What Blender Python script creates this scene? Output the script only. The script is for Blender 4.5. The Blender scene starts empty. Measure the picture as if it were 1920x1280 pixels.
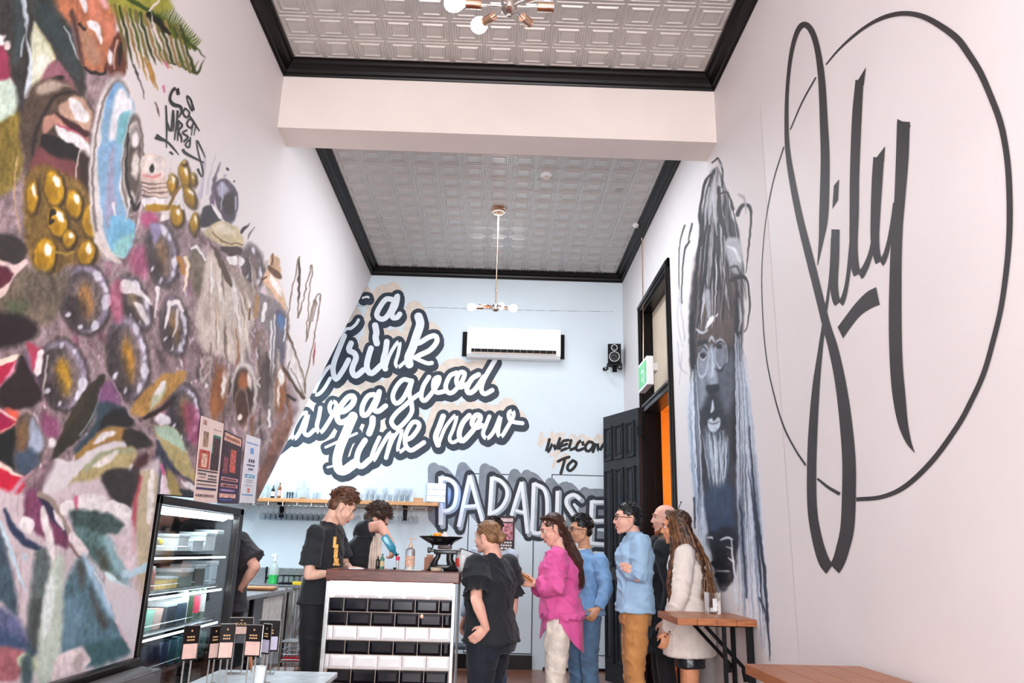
import bpy, bmesh, math, random
import numpy as np
from mathutils import Vector, Matrix
random.seed(7); np.random.seed(7)
PI = math.pi
SC = bpy.context.scene
# ------------------------------------------------------------------ camera
FPX, PITCH, YAW, ROLL = 1424.8, 0.2701, 0.0169, 0.0256
CH = 1.35
cF = np.array([math.sin(YAW)*math.cos(PITCH), math.cos(YAW)*math.cos(PITCH), math.sin(PITCH)])
cR0 = np.array([math.cos(YAW), -math.sin(YAW), 0.0]); cU0 = np.cross(cR0, cF)
cR = cR0*math.cos(ROLL)+cU0*math.sin(ROLL); cU = -cR0*math.sin(ROLL)+cU0*math.cos(ROLL)
cam_d = bpy.data.cameras.new('camera'); cam = bpy.data.objects.new('camera', cam_d)
SC.collection.objects.link(cam); SC.camera = cam
cam_d.sensor_width = 36.0; cam_d.lens = FPX/1920*36.0; cam_d.clip_start = 0.05
M4 = Matrix.Identity(4)
for i in range(3):
    M4[i][0] = cR[i]; M4[i][1] = cU[i]; M4[i][2] = -cF[i]
M4[0][3], M4[1][3], M4[2][3] = 0, 0, CH
cam.matrix_world = M4
# ------------------------------------------------------------------ world, lights, exposure
SC.view_settings.view_transform = 'Standard'; SC.view_settings.look = 'None'
SC.view_settings.gamma = 1.0; SC.view_settings.use_curve_mapping = False
SC.view_settings.exposure = -0.14
W = bpy.data.worlds.new('sky'); SC.world = W; W.use_nodes = True
W.node_tree.nodes['Background'].inputs[0].default_value = (0.78, 0.88, 1.0, 1)
W.node_tree.nodes['Background'].inputs[1].default_value = 1.2
def area(name, loc, rot, sx, sy, power, col):
    d = bpy.data.lights.new(name, 'AREA'); d.shape = 'RECTANGLE'; d.size = sx; d.size_y = sy
    d.energy = power; d.color = col
    o = bpy.data.objects.new(name, d); o.location = loc; o.rotation_euler = rot
    SC.collection.objects.link(o); return o
def point(name, loc, power, col, r=0.04):
    d = bpy.data.lights.new(name, 'POINT'); d.energy = power; d.color = col; d.shadow_soft_size = r
    o = bpy.data.objects.new(name, d); o.location = loc; SC.collection.objects.link(o); return o
# daylight through the shop front behind the camera
area('shopfront_daylight', (0.0, -2.55, 2.1), (PI/2, 0, 0), 3.0, 3.4, 520, (0.98, 0.98, 1.0))
# unseen fill light added over the kitchen to brighten the back wall
area('kitchen_fill_light', (-2.6, 7.9, 3.6), (0, math.radians(12), 0), 1.0, 2.4, 130, (0.76, 0.90, 1.0))
# unseen fill light added behind the beam to brighten the far bay
area('far_bay_fill', (0.0, 7.0, 5.0), (0, 0, 0), 0.9, 2.6, 115, (0.84, 0.93, 1.0))
# warm lamp in the room beyond the doorway
point('warm_room_lamp', (2.5, 8.6, 2.3), 60, (1.0, 0.86, 0.66), 0.15)

# ------------------------------------------------------------------ room numbers
XL, XR, H, D = -1.779, 1.659, 4.945, 9.809
YB1, YB2, ZB = 5.30, 5.60, 4.489
def ray(u, v): return cF + cR*(u-960)/FPX - cU*(v-640)/FPX
def at(u, v, x=None, y=None, z=None):
    d = ray(u, v)
    if x is not None: t = x/d[0]
    elif y is not None: t = y/d[1]
    else: t = (z-CH)/d[2]
    return Vector((t*d[0], t*d[1], CH+t*d[2]))
def projv(P):
    P = np.asarray(P, float)-np.array([0, 0, CH]); dd = P@cF
    return 960+FPX*(P@cR)/dd, 640-FPX*(P@cU)/dd
def lin(c):
    c = np.asarray(c, float)/255.0
    return np.where(c <= 0.04045, c/12.92, ((c+0.055)/1.055)**2.4)
def L3(r, g, b): return tuple(float(x) for x in lin((r, g, b)))+(1.0,)
# ------------------------------------------------------------------ materials
MATS = {}
def mat(name, rgb=None, rough=0.6, metal=0.0, var=0.06, scale=12.0, bump=0.0, emit=None, estr=0.0, trans=0.0, ior=1.45,
        alpha=1.0, vcol=None, stretch=None, coat=0.0, sheen=0.0, rgb2=None, spec=0.5):
    if name in MATS: return MATS[name]
    m = bpy.data.materials.new(name); m.use_nodes = True; nt = m.node_tree; N = nt.nodes; Lk = nt.links
    b = N['Principled BSDF']
    b.inputs['Roughness'].default_value = rough; b.inputs['Metallic'].default_value = metal
    b.inputs['IOR'].default_value = ior; b.inputs['Alpha'].default_value = alpha
    b.inputs['Specular IOR Level'].default_value = spec
    if trans: b.inputs['Transmission Weight'].default_value = trans
    if coat: b.inputs['Coat Weight'].default_value = coat
    if sheen: b.inputs['Sheen Weight'].default_value = sheen
    if emit is not None:
        b.inputs['Emission Color'].default_value = L3(*emit); b.inputs['Emission Strength'].default_value = estr
    if vcol:
        a = N.new('ShaderNodeAttribute'); a.attribute_name = vcol
        Lk.new(a.outputs['Color'], b.inputs['Base Color'])
    elif rgb is not None:
        tc = N.new('ShaderNodeTexCoord'); mp = N.new('ShaderNodeMapping')
        nz = N.new('ShaderNodeTexNoise'); nz.inputs['Scale'].default_value = scale; nz.inputs['Detail'].default_value = 5
        cr = N.new('ShaderNodeValToRGB')
        Lk.new(tc.outputs['Object'], mp.inputs[0]); Lk.new(mp.outputs[0], nz.inputs[0]); Lk.new(nz.outputs[0], cr.inputs[0])
        if stretch: mp.inputs['Scale'].default_value = stretch
        c = np.array(rgb, float); c2 = np.array(rgb2, float) if rgb2 else c*(1+var)
        c1 = c*(1-var) if not rgb2 else c
        cr.color_ramp.elements[0].position = 0.35; cr.color_ramp.elements[1].position = 0.65
        cr.color_ramp.elements[0].color = L3(*np.clip(c1, 0, 255)); cr.color_ramp.elements[1].color = L3(*np.clip(c2, 0, 255))
        Lk.new(cr.outputs[0], b.inputs['Base Color'])
        if bump:
            bp = N.new('ShaderNodeBump'); bp.inputs['Strength'].default_value = bump; bp.inputs['Distance'].default_value = 0.01
            Lk.new(nz.outputs[0], bp.inputs['Height']); Lk.new(bp.outputs[0], b.inputs['Normal'])
    MATS[name] = m; return m
WALLC = (226, 219, 219)
m_wall = mat('wall_paint', WALLC, 0.55, var=0.012, scale=1.3)
m_wallb = mat('wall_paint_back', (214, 224, 230), 0.6, var=0.012, scale=1.3)
m_mural = mat('mural_paint', vcol='paint', rough=0.6, spec=.22)
m_black = mat('black_gloss_paint', (16, 12, 12), 0.30, spec=.22, var=0.15, scale=6, bump=0.05)
m_tin = mat('pressed_tin', (190, 185, 181), 0.30, metal=0.3, var=0.03, scale=5)
m_beam = mat('beam_paint', (222, 210, 204), 0.6, var=0.012, scale=2)
m_floor = mat('floor_boards', (120, 74, 56), 0.25, var=0.25, scale=8, stretch=(1, 8, 1))
m_brass = mat('brushed_rose_brass', (214, 176, 150), 0.22, metal=1.0, var=0.05)
m_nickel = mat('brushed_nickel', (200, 192, 186), 0.25, metal=1.0, var=0.05)
m_bulb = mat('lit_bulb_glass', (255, 255, 255), 0.3, emit=(238, 244, 255), estr=14)
m_steel = mat('stainless_steel', (188, 190, 190), 0.3, metal=0.9, var=0.05, scale=20)
m_chrome = mat('chrome', (215, 215, 215), 0.12, metal=1.0, var=0.02)
m_blackm = mat('matt_black', (14, 14, 16), 0.6, spec=.2, var=0.2)
m_whitep = mat('white_plastic', (238, 238, 238), 0.35, var=0.01)
m_glass = mat('clear_glass', (255, 255, 255), 0.02, var=0.0, trans=1.0, ior=1.3)
m_wood = mat('oak_top', (176, 108, 62), 0.36, scale=9, stretch=(1, 14, 6), rgb2=(136, 78, 44), bump=0.03)
m_dwood = mat('redwood_counter', (110, 56, 44), 0.3, scale=10, stretch=(1.2, 12, 12), rgb2=(72, 34, 28), bump=0.03)
m_shelfw = mat('pine_shelf', (214, 160, 112), 0.45, scale=7, stretch=(1, 10, 10), rgb2=(196, 138, 90))
m_orange = mat('orange_wall', (224, 140, 34), 0.7, var=0.03)
m_cream = mat('cream_panel', (206, 186, 164), 0.5, var=0.03, scale=2)
# ------------------------------------------------------------------ mesh builder
class MB:
    def __init__(s): s.v = []; s.f = []; s.m = []; s.mi = 0
    def add(s, vs, fs):
        o = len(s.v); s.v += [tuple(p) for p in vs]; s.f += [tuple(i+o for i in f) for f in fs]; s.m += [s.mi]*len(fs); return s
    def box(s, a, b, M=None):
        x0, y0, z0 = a; x1, y1, z1 = b
        vs = [Vector(p) for p in ((x0,y0,z0),(x1,y0,z0),(x1,y1,z0),(x0,y1,z0),(x0,y0,z1),(x1,y0,z1),(x1,y1,z1),(x0,y1,z1))]
        if M is not None: vs = [M@p for p in vs]
        return s.add(vs, [(0,3,2,1),(4,5,6,7),(0,1,5,4),(1,2,6,5),(2,3,7,6),(3,0,4,7)])
    def rbox(s, a, b, r=0.01, M=None):   # bevelled box: chamfered on all edges
        x0, y0, z0 = a; x1, y1, z1 = b; r = min(r, (x1-x0)*.45, (y1-y0)*.45, (z1-z0)*.45)
        bm = bmesh.new(); bmesh.ops.create_cube(bm, size=1)
        for v in bm.verts: v.co = Vector(((x0+x1)/2+v.co.x*(x1-x0), (y0+y1)/2+v.co.y*(y1-y0), (z0+z1)/2+v.co.z*(z1-z0)))
        bmesh.ops.bevel(bm, geom=bm.edges[:], offset=r, segments=2, affect='EDGES', profile=0.6)
        bm.verts.index_update()
        vs = [v.co.copy() for v in bm.verts]; fs = [[v.index for v in f.verts] for f in bm.faces]; bm.free()
        if M is not None: vs = [M@p for p in vs]
        return s.add(vs, fs)
    def tube(s, pts, rad, n=10, caps=True, M=None, flat=None):
        pts = [Vector(p) for p in pts]; k = len(pts)
        rad = [rad]*k if not hasattr(rad, '__len__') else rad
        vs = []; fs = []; up = None
        for i, p in enumerate(pts):
            t = (pts[min(i+1, k-1)]-pts[max(i-1, 0)]).normalized()
            if up is None:
                up = Vector((0, 0, 1)) if abs(t.z) < .9 else Vector((0, 1, 0))
            a = t.cross(up)
            if a.length < 1e-5: a = t.cross(Vector((1, 0, 0)))
            a.normalize(); b = a.cross(t).normalized(); up = b
            r = rad[i]; ra, rb = (r if hasattr(r, '__len__') else (r, r))
            for j in range(n):
                q = 2*PI*j/n; vs.append(p+a*math.cos(q)*ra+b*math.sin(q)*rb)
        for i in range(k-1):
            for j in range(n):
                fs.append((i*n+j, i*n+(j+1)%n, (i+1)*n+(j+1)%n, (i+1)*n+j))
        if caps: fs.append(tuple(range(n))[::-1]); fs.append(tuple((k-1)*n+j for j in range(n)))
        if M is not None: vs = [M@p for p in vs]
        return s.add(vs, fs)
    def lathe(s, prof, c=(0, 0, 0), n=20, M=None, sy=1.0):   # prof [(r, z)]
        vs = []; fs = []; c = Vector(c); k = len(prof)
        for r, z in prof:
            for j in range(n):
                q = 2*PI*j/n; vs.append(c+Vector((max(r, 1e-4)*math.cos(q), max(r, 1e-4)*math.sin(q)*sy, z)))
        for i in range(k-1):
            for j in range(n): fs.append((i*n+j, i*n+(j+1)%n, (i+1)*n+(j+1)%n, (i+1)*n+j))
        if M is not None: vs = [M@p for p in vs]
        return s.add(vs, fs)
    def sph(s, c, r, n=16, m=10, M=None):
        r = r if hasattr(r, '__len__') else (r, r, r); vs = []; fs = []
        for i in range(m+1):
            a = PI*i/m
            for j in range(n):
                q = 2*PI*j/n; vs.append(Vector((c[0]+r[0]*math.sin(a)*math.cos(q), c[1]+r[1]*math.sin(a)*math.sin(q), c[2]-r[2]*math.cos(a))))
        for i in range(m):
            for j in range(n): fs.append((i*n+j, i*n+(j+1)%n, (i+1)*n+(j+1)%n, (i+1)*n+j))
        if M is not None: vs = [M@p for p in vs]
        return s.add(vs, fs)
    def prism(s, poly, d):      # 3D planar polygon extruded by vector d
        poly = [Vector(p) for p in poly]; n = len(poly); d = Vector(d)
        fs = [tuple(range(n)), tuple(range(n, 2*n))[::-1]]+[(i, i+n, (i+1)%n+n, (i+1)%n) for i in range(n)]
        return s.add(poly+[p+d for p in poly], fs)
    def build(s, name, mats, parent=None, smooth=False, kind=None, weld=False):
        me = bpy.data.meshes.new(name); me.from_pydata(s.v, [], s.f); me.validate()
        mats = mats if isinstance(mats, (list, tuple)) else [mats]
        for m in mats: me.materials.append(m)
        if len(mats) > 1 and len(me.polygons) == len(s.m): me.polygons.foreach_set('material_index', s.m)
        bm = bmesh.new(); bm.from_mesh(me)
        if weld: bmesh.ops.remove_doubles(bm, verts=bm.verts[:], dist=1e-5)
        bmesh.ops.recalc_face_normals(bm, faces=bm.faces[:]); bm.to_mesh(me); bm.free()
        if smooth:
            me.polygons.foreach_set('use_smooth', [True]*len(me.polygons))
            try: me.set_sharp_from_angle(angle=math.radians(40))
            except Exception: pass
        o = bpy.data.objects.new(name, me); SC.collection.objects.link(o)
        if parent is not None: o.parent = parent
        if kind: o['kind'] = kind
        return o
def tag(o, label, cat, group=None):
    o['label'] = label; o['category'] = cat
    if group: o['group'] = group
    return o
def empty(name, loc=(0, 0, 0), rz=0.0, label=None, cat=None, group=None, parent=None):
    o = bpy.data.objects.new(name, None); o.location = loc; o.rotation_euler = (0, 0, rz); o.empty_display_size = 0.05
    SC.collection.objects.link(o)
    if label: tag(o, label, cat, group)
    if parent: o.parent = parent
    return o
def kids(o): return [c for c in bpy.data.objects if c.parent == o]
def copy_tree(o, parent=None, KID=None):
    c = o.copy(); SC.collection.objects.link(c); c.parent = parent
    for ch in list(o.children): copy_tree(ch, c)
    return c
def dup(root, loc, rz=0.0, label=None):
    r = copy_tree(root); r.location = loc; r.rotation_euler = (0, 0, rz)
    if label: r['label'] = label
    return r
def catmull(P, n=8, closed=False):
    P = [np.asarray(p, float) for p in P]; out = []; k = len(P)
    if k < 3: return P
    rng = range(k) if closed else range(k-1)
    for i in rng:
        p0 = P[(i-1) % k] if (closed or i > 0) else 2*P[0]-P[1]
        p1 = P[i]; p2 = P[(i+1) % k]
        p3 = P[(i+2) % k] if (closed or i+2 < k) else 2*P[-1]-P[-2]
        for t in np.linspace(0, 1, n, endpoint=False):
            out.append(0.5*((2*p1)+(-p0+p2)*t+(2*p0-5*p1+4*p2-p3)*t*t+(-p0+3*p1-3*p2+p3)*t**3))
    if not closed: out.append(P[-1])
    return out
# ribbons of paint on a wall: traced stroke (u, v, width) -> points on the wall plane
def ribbon(mb, pts, w=None, plane=None, off=(0, 0), n=6, cap=True, lift=0.0, smooth=True):
    P = [(p[0], p[1], (p[2] if len(p) > 2 else w)) for p in pts]
    S = catmull(P, n) if smooth else [np.asarray(p, float) for p in P]
    S = np.array(S); k = len(S)
    T = np.gradient(S[:, :2], axis=0); T /= np.maximum(np.linalg.norm(T, axis=1, keepdims=True), 1e-6)
    Nn = np.stack([-T[:, 1], T[:, 0]], 1); hw = np.maximum(S[:, 2:3], .3)/2
    A = S[:, :2]+Nn*hw; B = S[:, :2]-Nn*hw; o = np.array(off)
    def PP(q):
        p = at(q[0]+o[0], q[1]+o[1], **plane); ax = 0 if 'x' in plane else 1
        p[ax] += lift; return p
    vs = [PP(q) for q in A]+[PP(q) for q in B]
    mb.add(vs, [(i, i+1, k+i+1, k+i) for i in range(k-1)])
    if cap:
        for e in (0, k-1):
            c = S[e, :2]; r = hw[e, 0]
            if r > 1: mb.add([PP(c+r*np.array([math.cos(a), math.sin(a)])) for a in np.linspace(0, 2*PI, 13)[:-1]], [tuple(range(12))])
# ================================================================== SETTING
def struct(mb, name, m, parent=None, **k):
    o = mb.build(name, m, parent, **k)
    if parent is None: o['kind'] = 'structure'
    return o
XK = -3.55            # far side of the kitchen under the stairs
HC = H+0.10
# floor
o = struct(MB().box((XK-.15, -2.7, -.1), (XR+.3, D+.15, 0)), 'floor', m_floor)
struct(MB().box((XR+.3, 5.8, -.1), (4.2, 10.2, 0)), 'floor', m_floor)
# left wall with the sloping cut above the kitchen
G0, G1 = 4.12, 5.84
lw = [(-2.7, 0), (G0, 0), (G0, 1.60), (G1, 1.665), (D, 4.93), (D, HC+.1), (-2.7, HC+.1)]
mb = MB(); mb.prism([(XL-.002, y, z) for y, z in lw], (-.14, 0, 0))
wall_left = struct(mb, 'wall_left', m_wall)
# right wall with doorway
DY0, DY1, DZ = 7.10, 8.47, 4.10
mb = MB(); X0, X1 = XR+.001, XR+.18
mb.box((X0, -2.7, 0), (X1, DY0, HC+.1)); mb.box((X0, DY1, 0), (X1, D+.1, HC+.1)); mb.box((X0, DY0, DZ), (X1, DY1, HC+.1))
wall_right = struct(mb, 'wall_right', m_wall)
# back wall (spans behind the kitchen too)
wall_back = struct(MB().box((XK-.15, D+.001, 0), (XR+.25, D+.15, HC+.1)), 'wall_back', m_wallb)
# kitchen side wall, sloping soffit, and front wall with shop window
struct(MB().box((XK-.15, 2.2, 0), (XK, D, HC)), 'wall_kitchen_side', m_wallb)
struct(MB().box((XK, 2.2, 0), (XL-.142, 2.35, HC)), 'wall_kitchen_front', m_wall)
struct(MB().box((XK-.15, 2.2, HC), (XL-.15, D, HC+.1)), 'ceiling_kitchen', m_wall)
mb = MB(); mb.box((XL, -2.85, 0), (XR, -2.7, .5)); mb.box((XL, -2.85, 3.95), (XR, -2.7, HC+.1))
mb.box((XL-.14, -2.85, 0), (XL+.16, -2.7, HC+.1)); mb.box((XR-.16, -2.85, 0), (XR+.25, -2.7, HC+.1))
struct(mb, 'wall_front', m_wall)
mb = MB()
for x in (-1.6, -.55, .5, 1.5): mb.box((x-.03, -2.8, .5), (x+.03, -2.74, 3.95))
for z in (.53, 2.9, 3.92): mb.box((XL+.16, -2.8, z-.03), (XR-.16, -2.74, z+.03))
struct(mb, 'window_1', m_black)
# ceiling with pressed tin tiles, each its own piece
ceiling = struct(MB().box((XL-.14, -2.7, HC+.012), (XR+.25, D+.1, HC+.12)), 'ceiling', m_tin)
T = 0.2495
def tin_tile():
    mb = MB(); rings = [(0, 0), (.008, -.001), (.014, -.0075), (.024, -.0075), (.030, -.001), (.046, -.001), (.054, -.011), (.064, -.011), (.070, -.004)]
    vs = []; fs = []
    for ins, z in rings:
        a = T/2-ins
        vs += [(-a, -a, z), (a, -a, z), (a, a, z), (-a, a, z)]
    for i in range(len(rings)-1):
        for j in range(4): fs.append((i*4+j, i*4+(j+1) % 4, i*4+4+(j+1) % 4, i*4+4+j))
    k = 4*(len(rings)-1); fs.append((k, k+1, k+2, k+3))
    mb.add(vs, fs); return mb
tile0 = tin_tile().build('ceiling_tile', m_tin, ceiling)
first = True
for y0, ny in ((5.2-6*T, 6), (YB2, 17)):
    for j in range(ny):
        for i in range(13):
            x = (XL+XR)/2+(i-6)*T; y = y0+(j+.5)*T
            t = tile0 if first else tile0.copy()
            if not first: SC.collection.objects.link(t)
            first = False
            t.location = (x, y, HC+.010+random.uniform(-.0012, .0012))
            t.rotation_euler = (random.uniform(-.006, .006), random.uniform(-.006, .006), 0)
# plain tin border behind the cornice
# cornices
def cornice(P, name):
    # P: closed rectangle loop seen from inside; profile swept with mitred corners
    prof = [(0, 0), (.012, 0), (.018, .012), (.030, .022), (.038, .044), (.056, .066), (.078, .076), (.088, .090), (.100, .094), (.100, .115), (0, .115)]
    n = len(P); mb = MB(); vs = []; fs = []
    for i, (x, y) in enumerate(P):
        sx = 1 if x < 0 else -1; sy = 1 if i in (0, 1) else -1
        for a, b in prof: vs.append((x+sx*a, y+sy*a, H+b))
    m = len(prof)
    for i in range(4):
        for j in range(m-1):
            a = i*m+j; b = ((i+1) % 4)*m+j; fs.append((a, b, b+1, a+1))
    mb.add(vs, fs); return struct(mb, name, m_black)
cornice([(XL, YB2), (XR, YB2), (XR, D), (XL, D)], 'trim_1')
cornice([(XL, -2.7), (XR, -2.7), (XR, YB1), (XL, YB1)], 'trim_2')
# beam with splayed haunches at the walls
mb = MB(); mb.box((XL, YB1, ZB), (XR, YB2, HC+.05)); struct(mb, 'beam', m_beam)
# skirting
mb = MB(); mb.box((-1.0, D-.025, 0), (at(998, 1200, y=D).x, D, .16)); mb.box((at(1018, 1200, y=D).x, D-.02, 0), (XR, D, .03)); struct(mb, 'baseboard_back', m_black)
struct(MB().box((XR-.02, 5.2, 0), (XR, 6.95, .14)), 'baseboard_right', m_black)
# ---- door_1: casing, jambs, transom, leaf
CW = .10
mb = MB(); xc = XR-.028
for y0, y1 in ((DY0-CW, DY0), (DY1, DY1+CW)):
    mb.rbox((xc, y0, 0), (XR, y1, DZ+CW), .006); mb.rbox((xc-.016, y0+.02, 0), (xc+.01, y1-.045, DZ+.06), .006)
mb.rbox((xc, DY0-CW, DZ), (XR, DY1+CW, DZ+CW), .006); mb.rbox((xc-.016, DY0-CW+.02, DZ+.035), (xc+.01, DY1+CW-.02, DZ+CW-.02), .006)
door1 = mb.build('door_1', m_black); door1['kind'] = 'structure'
mb = MB()
mb.box((XR-.005, DY1-.035, 0), (XR+.178, DY1, DZ)); mb.box((XR-.005, DY0, 0), (XR+.178, DY0+.03, DZ)); mb.box((XR-.005, DY0, DZ-.03), (XR+.178, DY1, DZ))
mb.box((XR+.10, DY1-.055, 0), (XR+.178, DY1-.03, DZ))
mb.build('jamb', m_black, door1)
mb = MB(); mb.rbox((XR-.015, DY0+.02, 2.90), (XR+.17, DY1-.02, 3.0), .012); mb.rbox((XR-.03, DY0+.02, 2.955), (XR+.03, DY1-.02, 2.985), .008)
mb.build('transom_bar', m_black, door1)
MB().box((XR+.11, DY0+.03, 2.99), (XR+.125, DY1-.06, DZ-.02)).build('transom_panel', m_cream, door1)
# room beyond
mb = MB(); mb.box((3.6, 5.9, 0), (3.7, 10.1, 3.2)); mb.box((X1, 10.0, 0), (3.6, 10.1, 3.2)); mb.box((X1, 5.9, 0), (3.6, 6.0, 3.2)); mb.box((X1, 5.9, 3.2), (3.7, 10.1, 3.3))
struct(mb, 'wall_beyond_door', m_orange)
# the open leaf
hx, hy, fx, fy = 1.575, 8.30, 1.285, 9.00
ang = math.atan2(fy-hy, fx-hx); wl = math.hypot(fx-hx, fy-hy)
leaf = empty('panelled_door', (hx, hy, 0), ang, 'tall black six-panel wooden door standing open beside the welcome lettering', 'door')
mb = MB(); mb.box((0, -.025, .02), (wl, .018, 2.93)); mb.build('leaf', m_blackd := mat('black_satin_paint', (36, 38, 42), .38, spec=.35, var=.1, scale=7), leaf)
for z0, z1 in ((2.40, 2.80), (1.22, 2.30), (.22, 1.08)):
    for k in range(3):
        x0 = .08+k*.235; x1 = x0+.18; mb = MB(); yF = .018
        # raised bolection frame and a recessed then raised field
        for (a, b, c, d) in ((x0, z0, x0+.022, z1), (x1-.022, z0, x1, z1), (x0, z0, x1, z0+.022), (x0, z1-.022, x1, z1)):
            mb.rbox((a, yF-.004, b), (c, yF+.020, d), .006)
        for (a, b, c, d) in ((x0+.022, z0+.022, x0+.034, z1-.022), (x1-.034, z0+.022, x1-.022, z1-.022), (x0+.03, z0+.022, x1-.03, z0+.034), (x0+.03, z1-.034, x1-.03, z1-.022)):
            mb.rbox((a, yF-.004, b), (c, yF+.010, d), .004)
        mb.rbox((x0+.055, yF-.004, z0+.06), (x1-.055, yF+.009, z1-.06), .006)
        mb.build('panel', m_blackd, leaf)
for z in (.3, 1.4, 2.62): MB().box((-.075, -.02, z), (.01, .03, z+.10)).build('hinge', m_blackm, leaf)
# ---- flush cupboard doors in the back wall with gap shade drawn as thin dark strips
def flush(name, u0, u1, vt, ub=None):
    a = at(u0, vt, y=D); b = at(u1, vt, y=D); z1 = (a.z+b.z)/2; x0, x1 = a.x, b.x
    g = MB().box((x0-.012, D-.0020, .17), (x1+.012, D+.01, z1+.012)).build(name, mat('drawn_gap_shade', (60, 62, 66), .8)); g['kind'] = 'structure'
    MB().box((x0, D-.0045, .18), (x1, D+.01, z1)).build('door_leaf', m_wallb, g)
flush('door_3', 883, 1001, 890); flush('door_4', 1036, 1150, 892)
# ================================================================== PAINTED LETTERING
PB = dict(y=D); PR = dict(x=XR)
m_ink = mat('lettering_ink', (46, 56, 68), .6, var=.08, scale=9)  # slight teal tint puts the kitchen glare into the ink colour
m_beige = mat('lettering_beige', (222, 206, 192), .6, var=.03)
m_white = mat('lettering_white', (236, 238, 242), .6, var=.01)
m_char = mat('welcome_black', (22, 24, 27), .6, var=.05)
m_logo = mat('logo_charcoal', (52, 48, 49), .6, var=.06, scale=5)
def cs(s, o): return lambda pts: [(o[0]+p[0]/s, o[1]+p[1]/s)+((p[2]/s,) if len(p) > 2 else ()) for p in pts]
c1 = cs(6.4, (580, 520)); c2 = cs(5.565, (510, 680)); c3 = cs(5.818, (720, 660)); c4 = cs(5.647, (800, 860)); c5 = cs(11.636, (1000, 790))
def stroke_polys(pts, w=None, off=(0, 0), n=5, cap=True, step=1):
    P = [(p[0], p[1], (p[2] if len(p) > 2 else w)) for p in pts]
    S = np.array(catmull(P, n))
    T_ = np.gradient(S[:, :2], axis=0); T_ /= np.maximum(np.linalg.norm(T_, axis=1, keepdims=True), 1e-6)
    Nn = np.stack([-T_[:, 1], T_[:, 0]], 1); hw = np.maximum(S[:, 2:3], .3)/2; o = np.array(off)
    A = S[:, :2]+Nn*hw+o; B = S[:, :2]-Nn*hw+o; out = [[A[i], A[i+1], B[i+1], B[i]] for i in range(len(S)-1)]
    if cap:
        ends = range(len(S)) if hw.max() > 4 else (0, len(S)-1)
        for e in ends:
            if e not in (0, len(S)-1) and e % 2: continue
            c = S[e, :2]+o; r = hw[e, 0]
            if r > 1: out.append([c+r*np.array([math.cos(a), math.sin(a)]) for a in np.linspace(0, 2*PI, 15)[:-1]])
    return out
def area2(q):
    q = np.array(q); return .5*np.sum(q[:, 0]*np.roll(q[:, 1], -1)-np.roll(q[:, 0], -1)*q[:, 1])
def paint(name, layers, plane, lift, parent, g=0.4):
    """layers: [(material, [convex polygon, ...]), ...] bottom to top; filled into ONE flat sheet of paint, cut in thin non-overlapping strips"""
    allp = np.concatenate([np.asarray(q, float) for _, ps in layers for q in ps]); lo = allp.min(0)-1; hi = allp.max(0)+1
    gx = g/2; Wd, Hd = int((hi[0]-lo[0])/gx)+1, int((hi[1]-lo[1])/g)+1
    idx = np.zeros((Hd, Wd), np.int8)
    for li, (m, polys) in enumerate(layers):
        for q in polys:
            q = np.asarray(q, float)
            if area2(q) < 0: q = q[::-1]
            x0 = int((q[:, 0].min()-lo[0])/gx); x1 = int((q[:, 0].max()-lo[0])/gx)+1
            y0 = int((q[:, 1].min()-lo[1])/g); y1 = int((q[:, 1].max()-lo[1])/g)+1
            X = lo[0]+(np.arange(x0, x1+1)+.5)*gx; Y = (lo[1]+(np.arange(y0, y1+1)+.5)*g)[:, None]
            ok = np.ones((len(Y), len(X)), bool)
            for i in range(len(q)):
                a = q[i]; b = q[(i+1) % len(q)]
                ok &= (b[0]-a[0])*(Y-a[1])-(b[1]-a[1])*(X-a[0]) >= -.02
            sub = idx[y0:y1+1, x0:x1+1]; ok = ok[:sub.shape[0], :sub.shape[1]]; sub[ok] = li+1
    r, c = np.nonzero(np.diff(np.pad(idx, ((0, 0), (1, 1))).astype(int), axis=1))
    pad = np.pad(idx, ((0, 0), (0, 1))); R = []; k = len(r)
    for i in range(k-1):
        if r[i+1] == r[i] and pad[r[i], c[i]] > 0: R.append((r[i], c[i], c[i+1], pad[r[i], c[i]]))
    R = np.array(R, float); u0 = lo[0]+R[:, 1]*gx; u1 = lo[0]+R[:, 2]*gx; v0 = lo[1]+R[:, 0]*g; v1 = v0+g
    U = np.stack([u0, u1, u1, u0], 1).ravel(); V = np.stack([v0, v0, v1, v1], 1).ravel()
    dr = cF[None]+cR[None]*((U-960)/FPX)[:, None]-cU[None]*((V-640)/FPX)[:, None]
    ax = 0 if 'x' in plane else 1; t = list(plane.values())[0]/dr[:, ax]
    P = dr*t[:, None]; P[:, 2] += CH; P[:, ax] += lift
    me = bpy.data.meshes.new(name); n = len(R)
    me.vertices.add(4*n); me.vertices.foreach_set('co', P.ravel())
    me.loops.add(4*n); me.loops.foreach_set('vertex_index', np.arange(4*n))
    me.polygons.add(n); me.polygons.foreach_set('loop_start', np.arange(n)*4); me.polygons.foreach_set('loop_total', np.full(n, 4))
    for m, _ in layers: me.materials.append(m)
    me.polygons.foreach_set('material_index', (R[:, 3]-1).astype(int)); me.update(calc_edges=True)
    o = bpy.data.objects.new(name, me); SC.collection.objects.link(o); o.parent = parent; print(name, n, 'strips')
    return o
def SP(strokes, extra=0, off=((0, 0),), **k):
    out = []
    for p, w in strokes:
        for o in off: out += stroke_polys(p, w+extra, o, **k)
    return out
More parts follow.
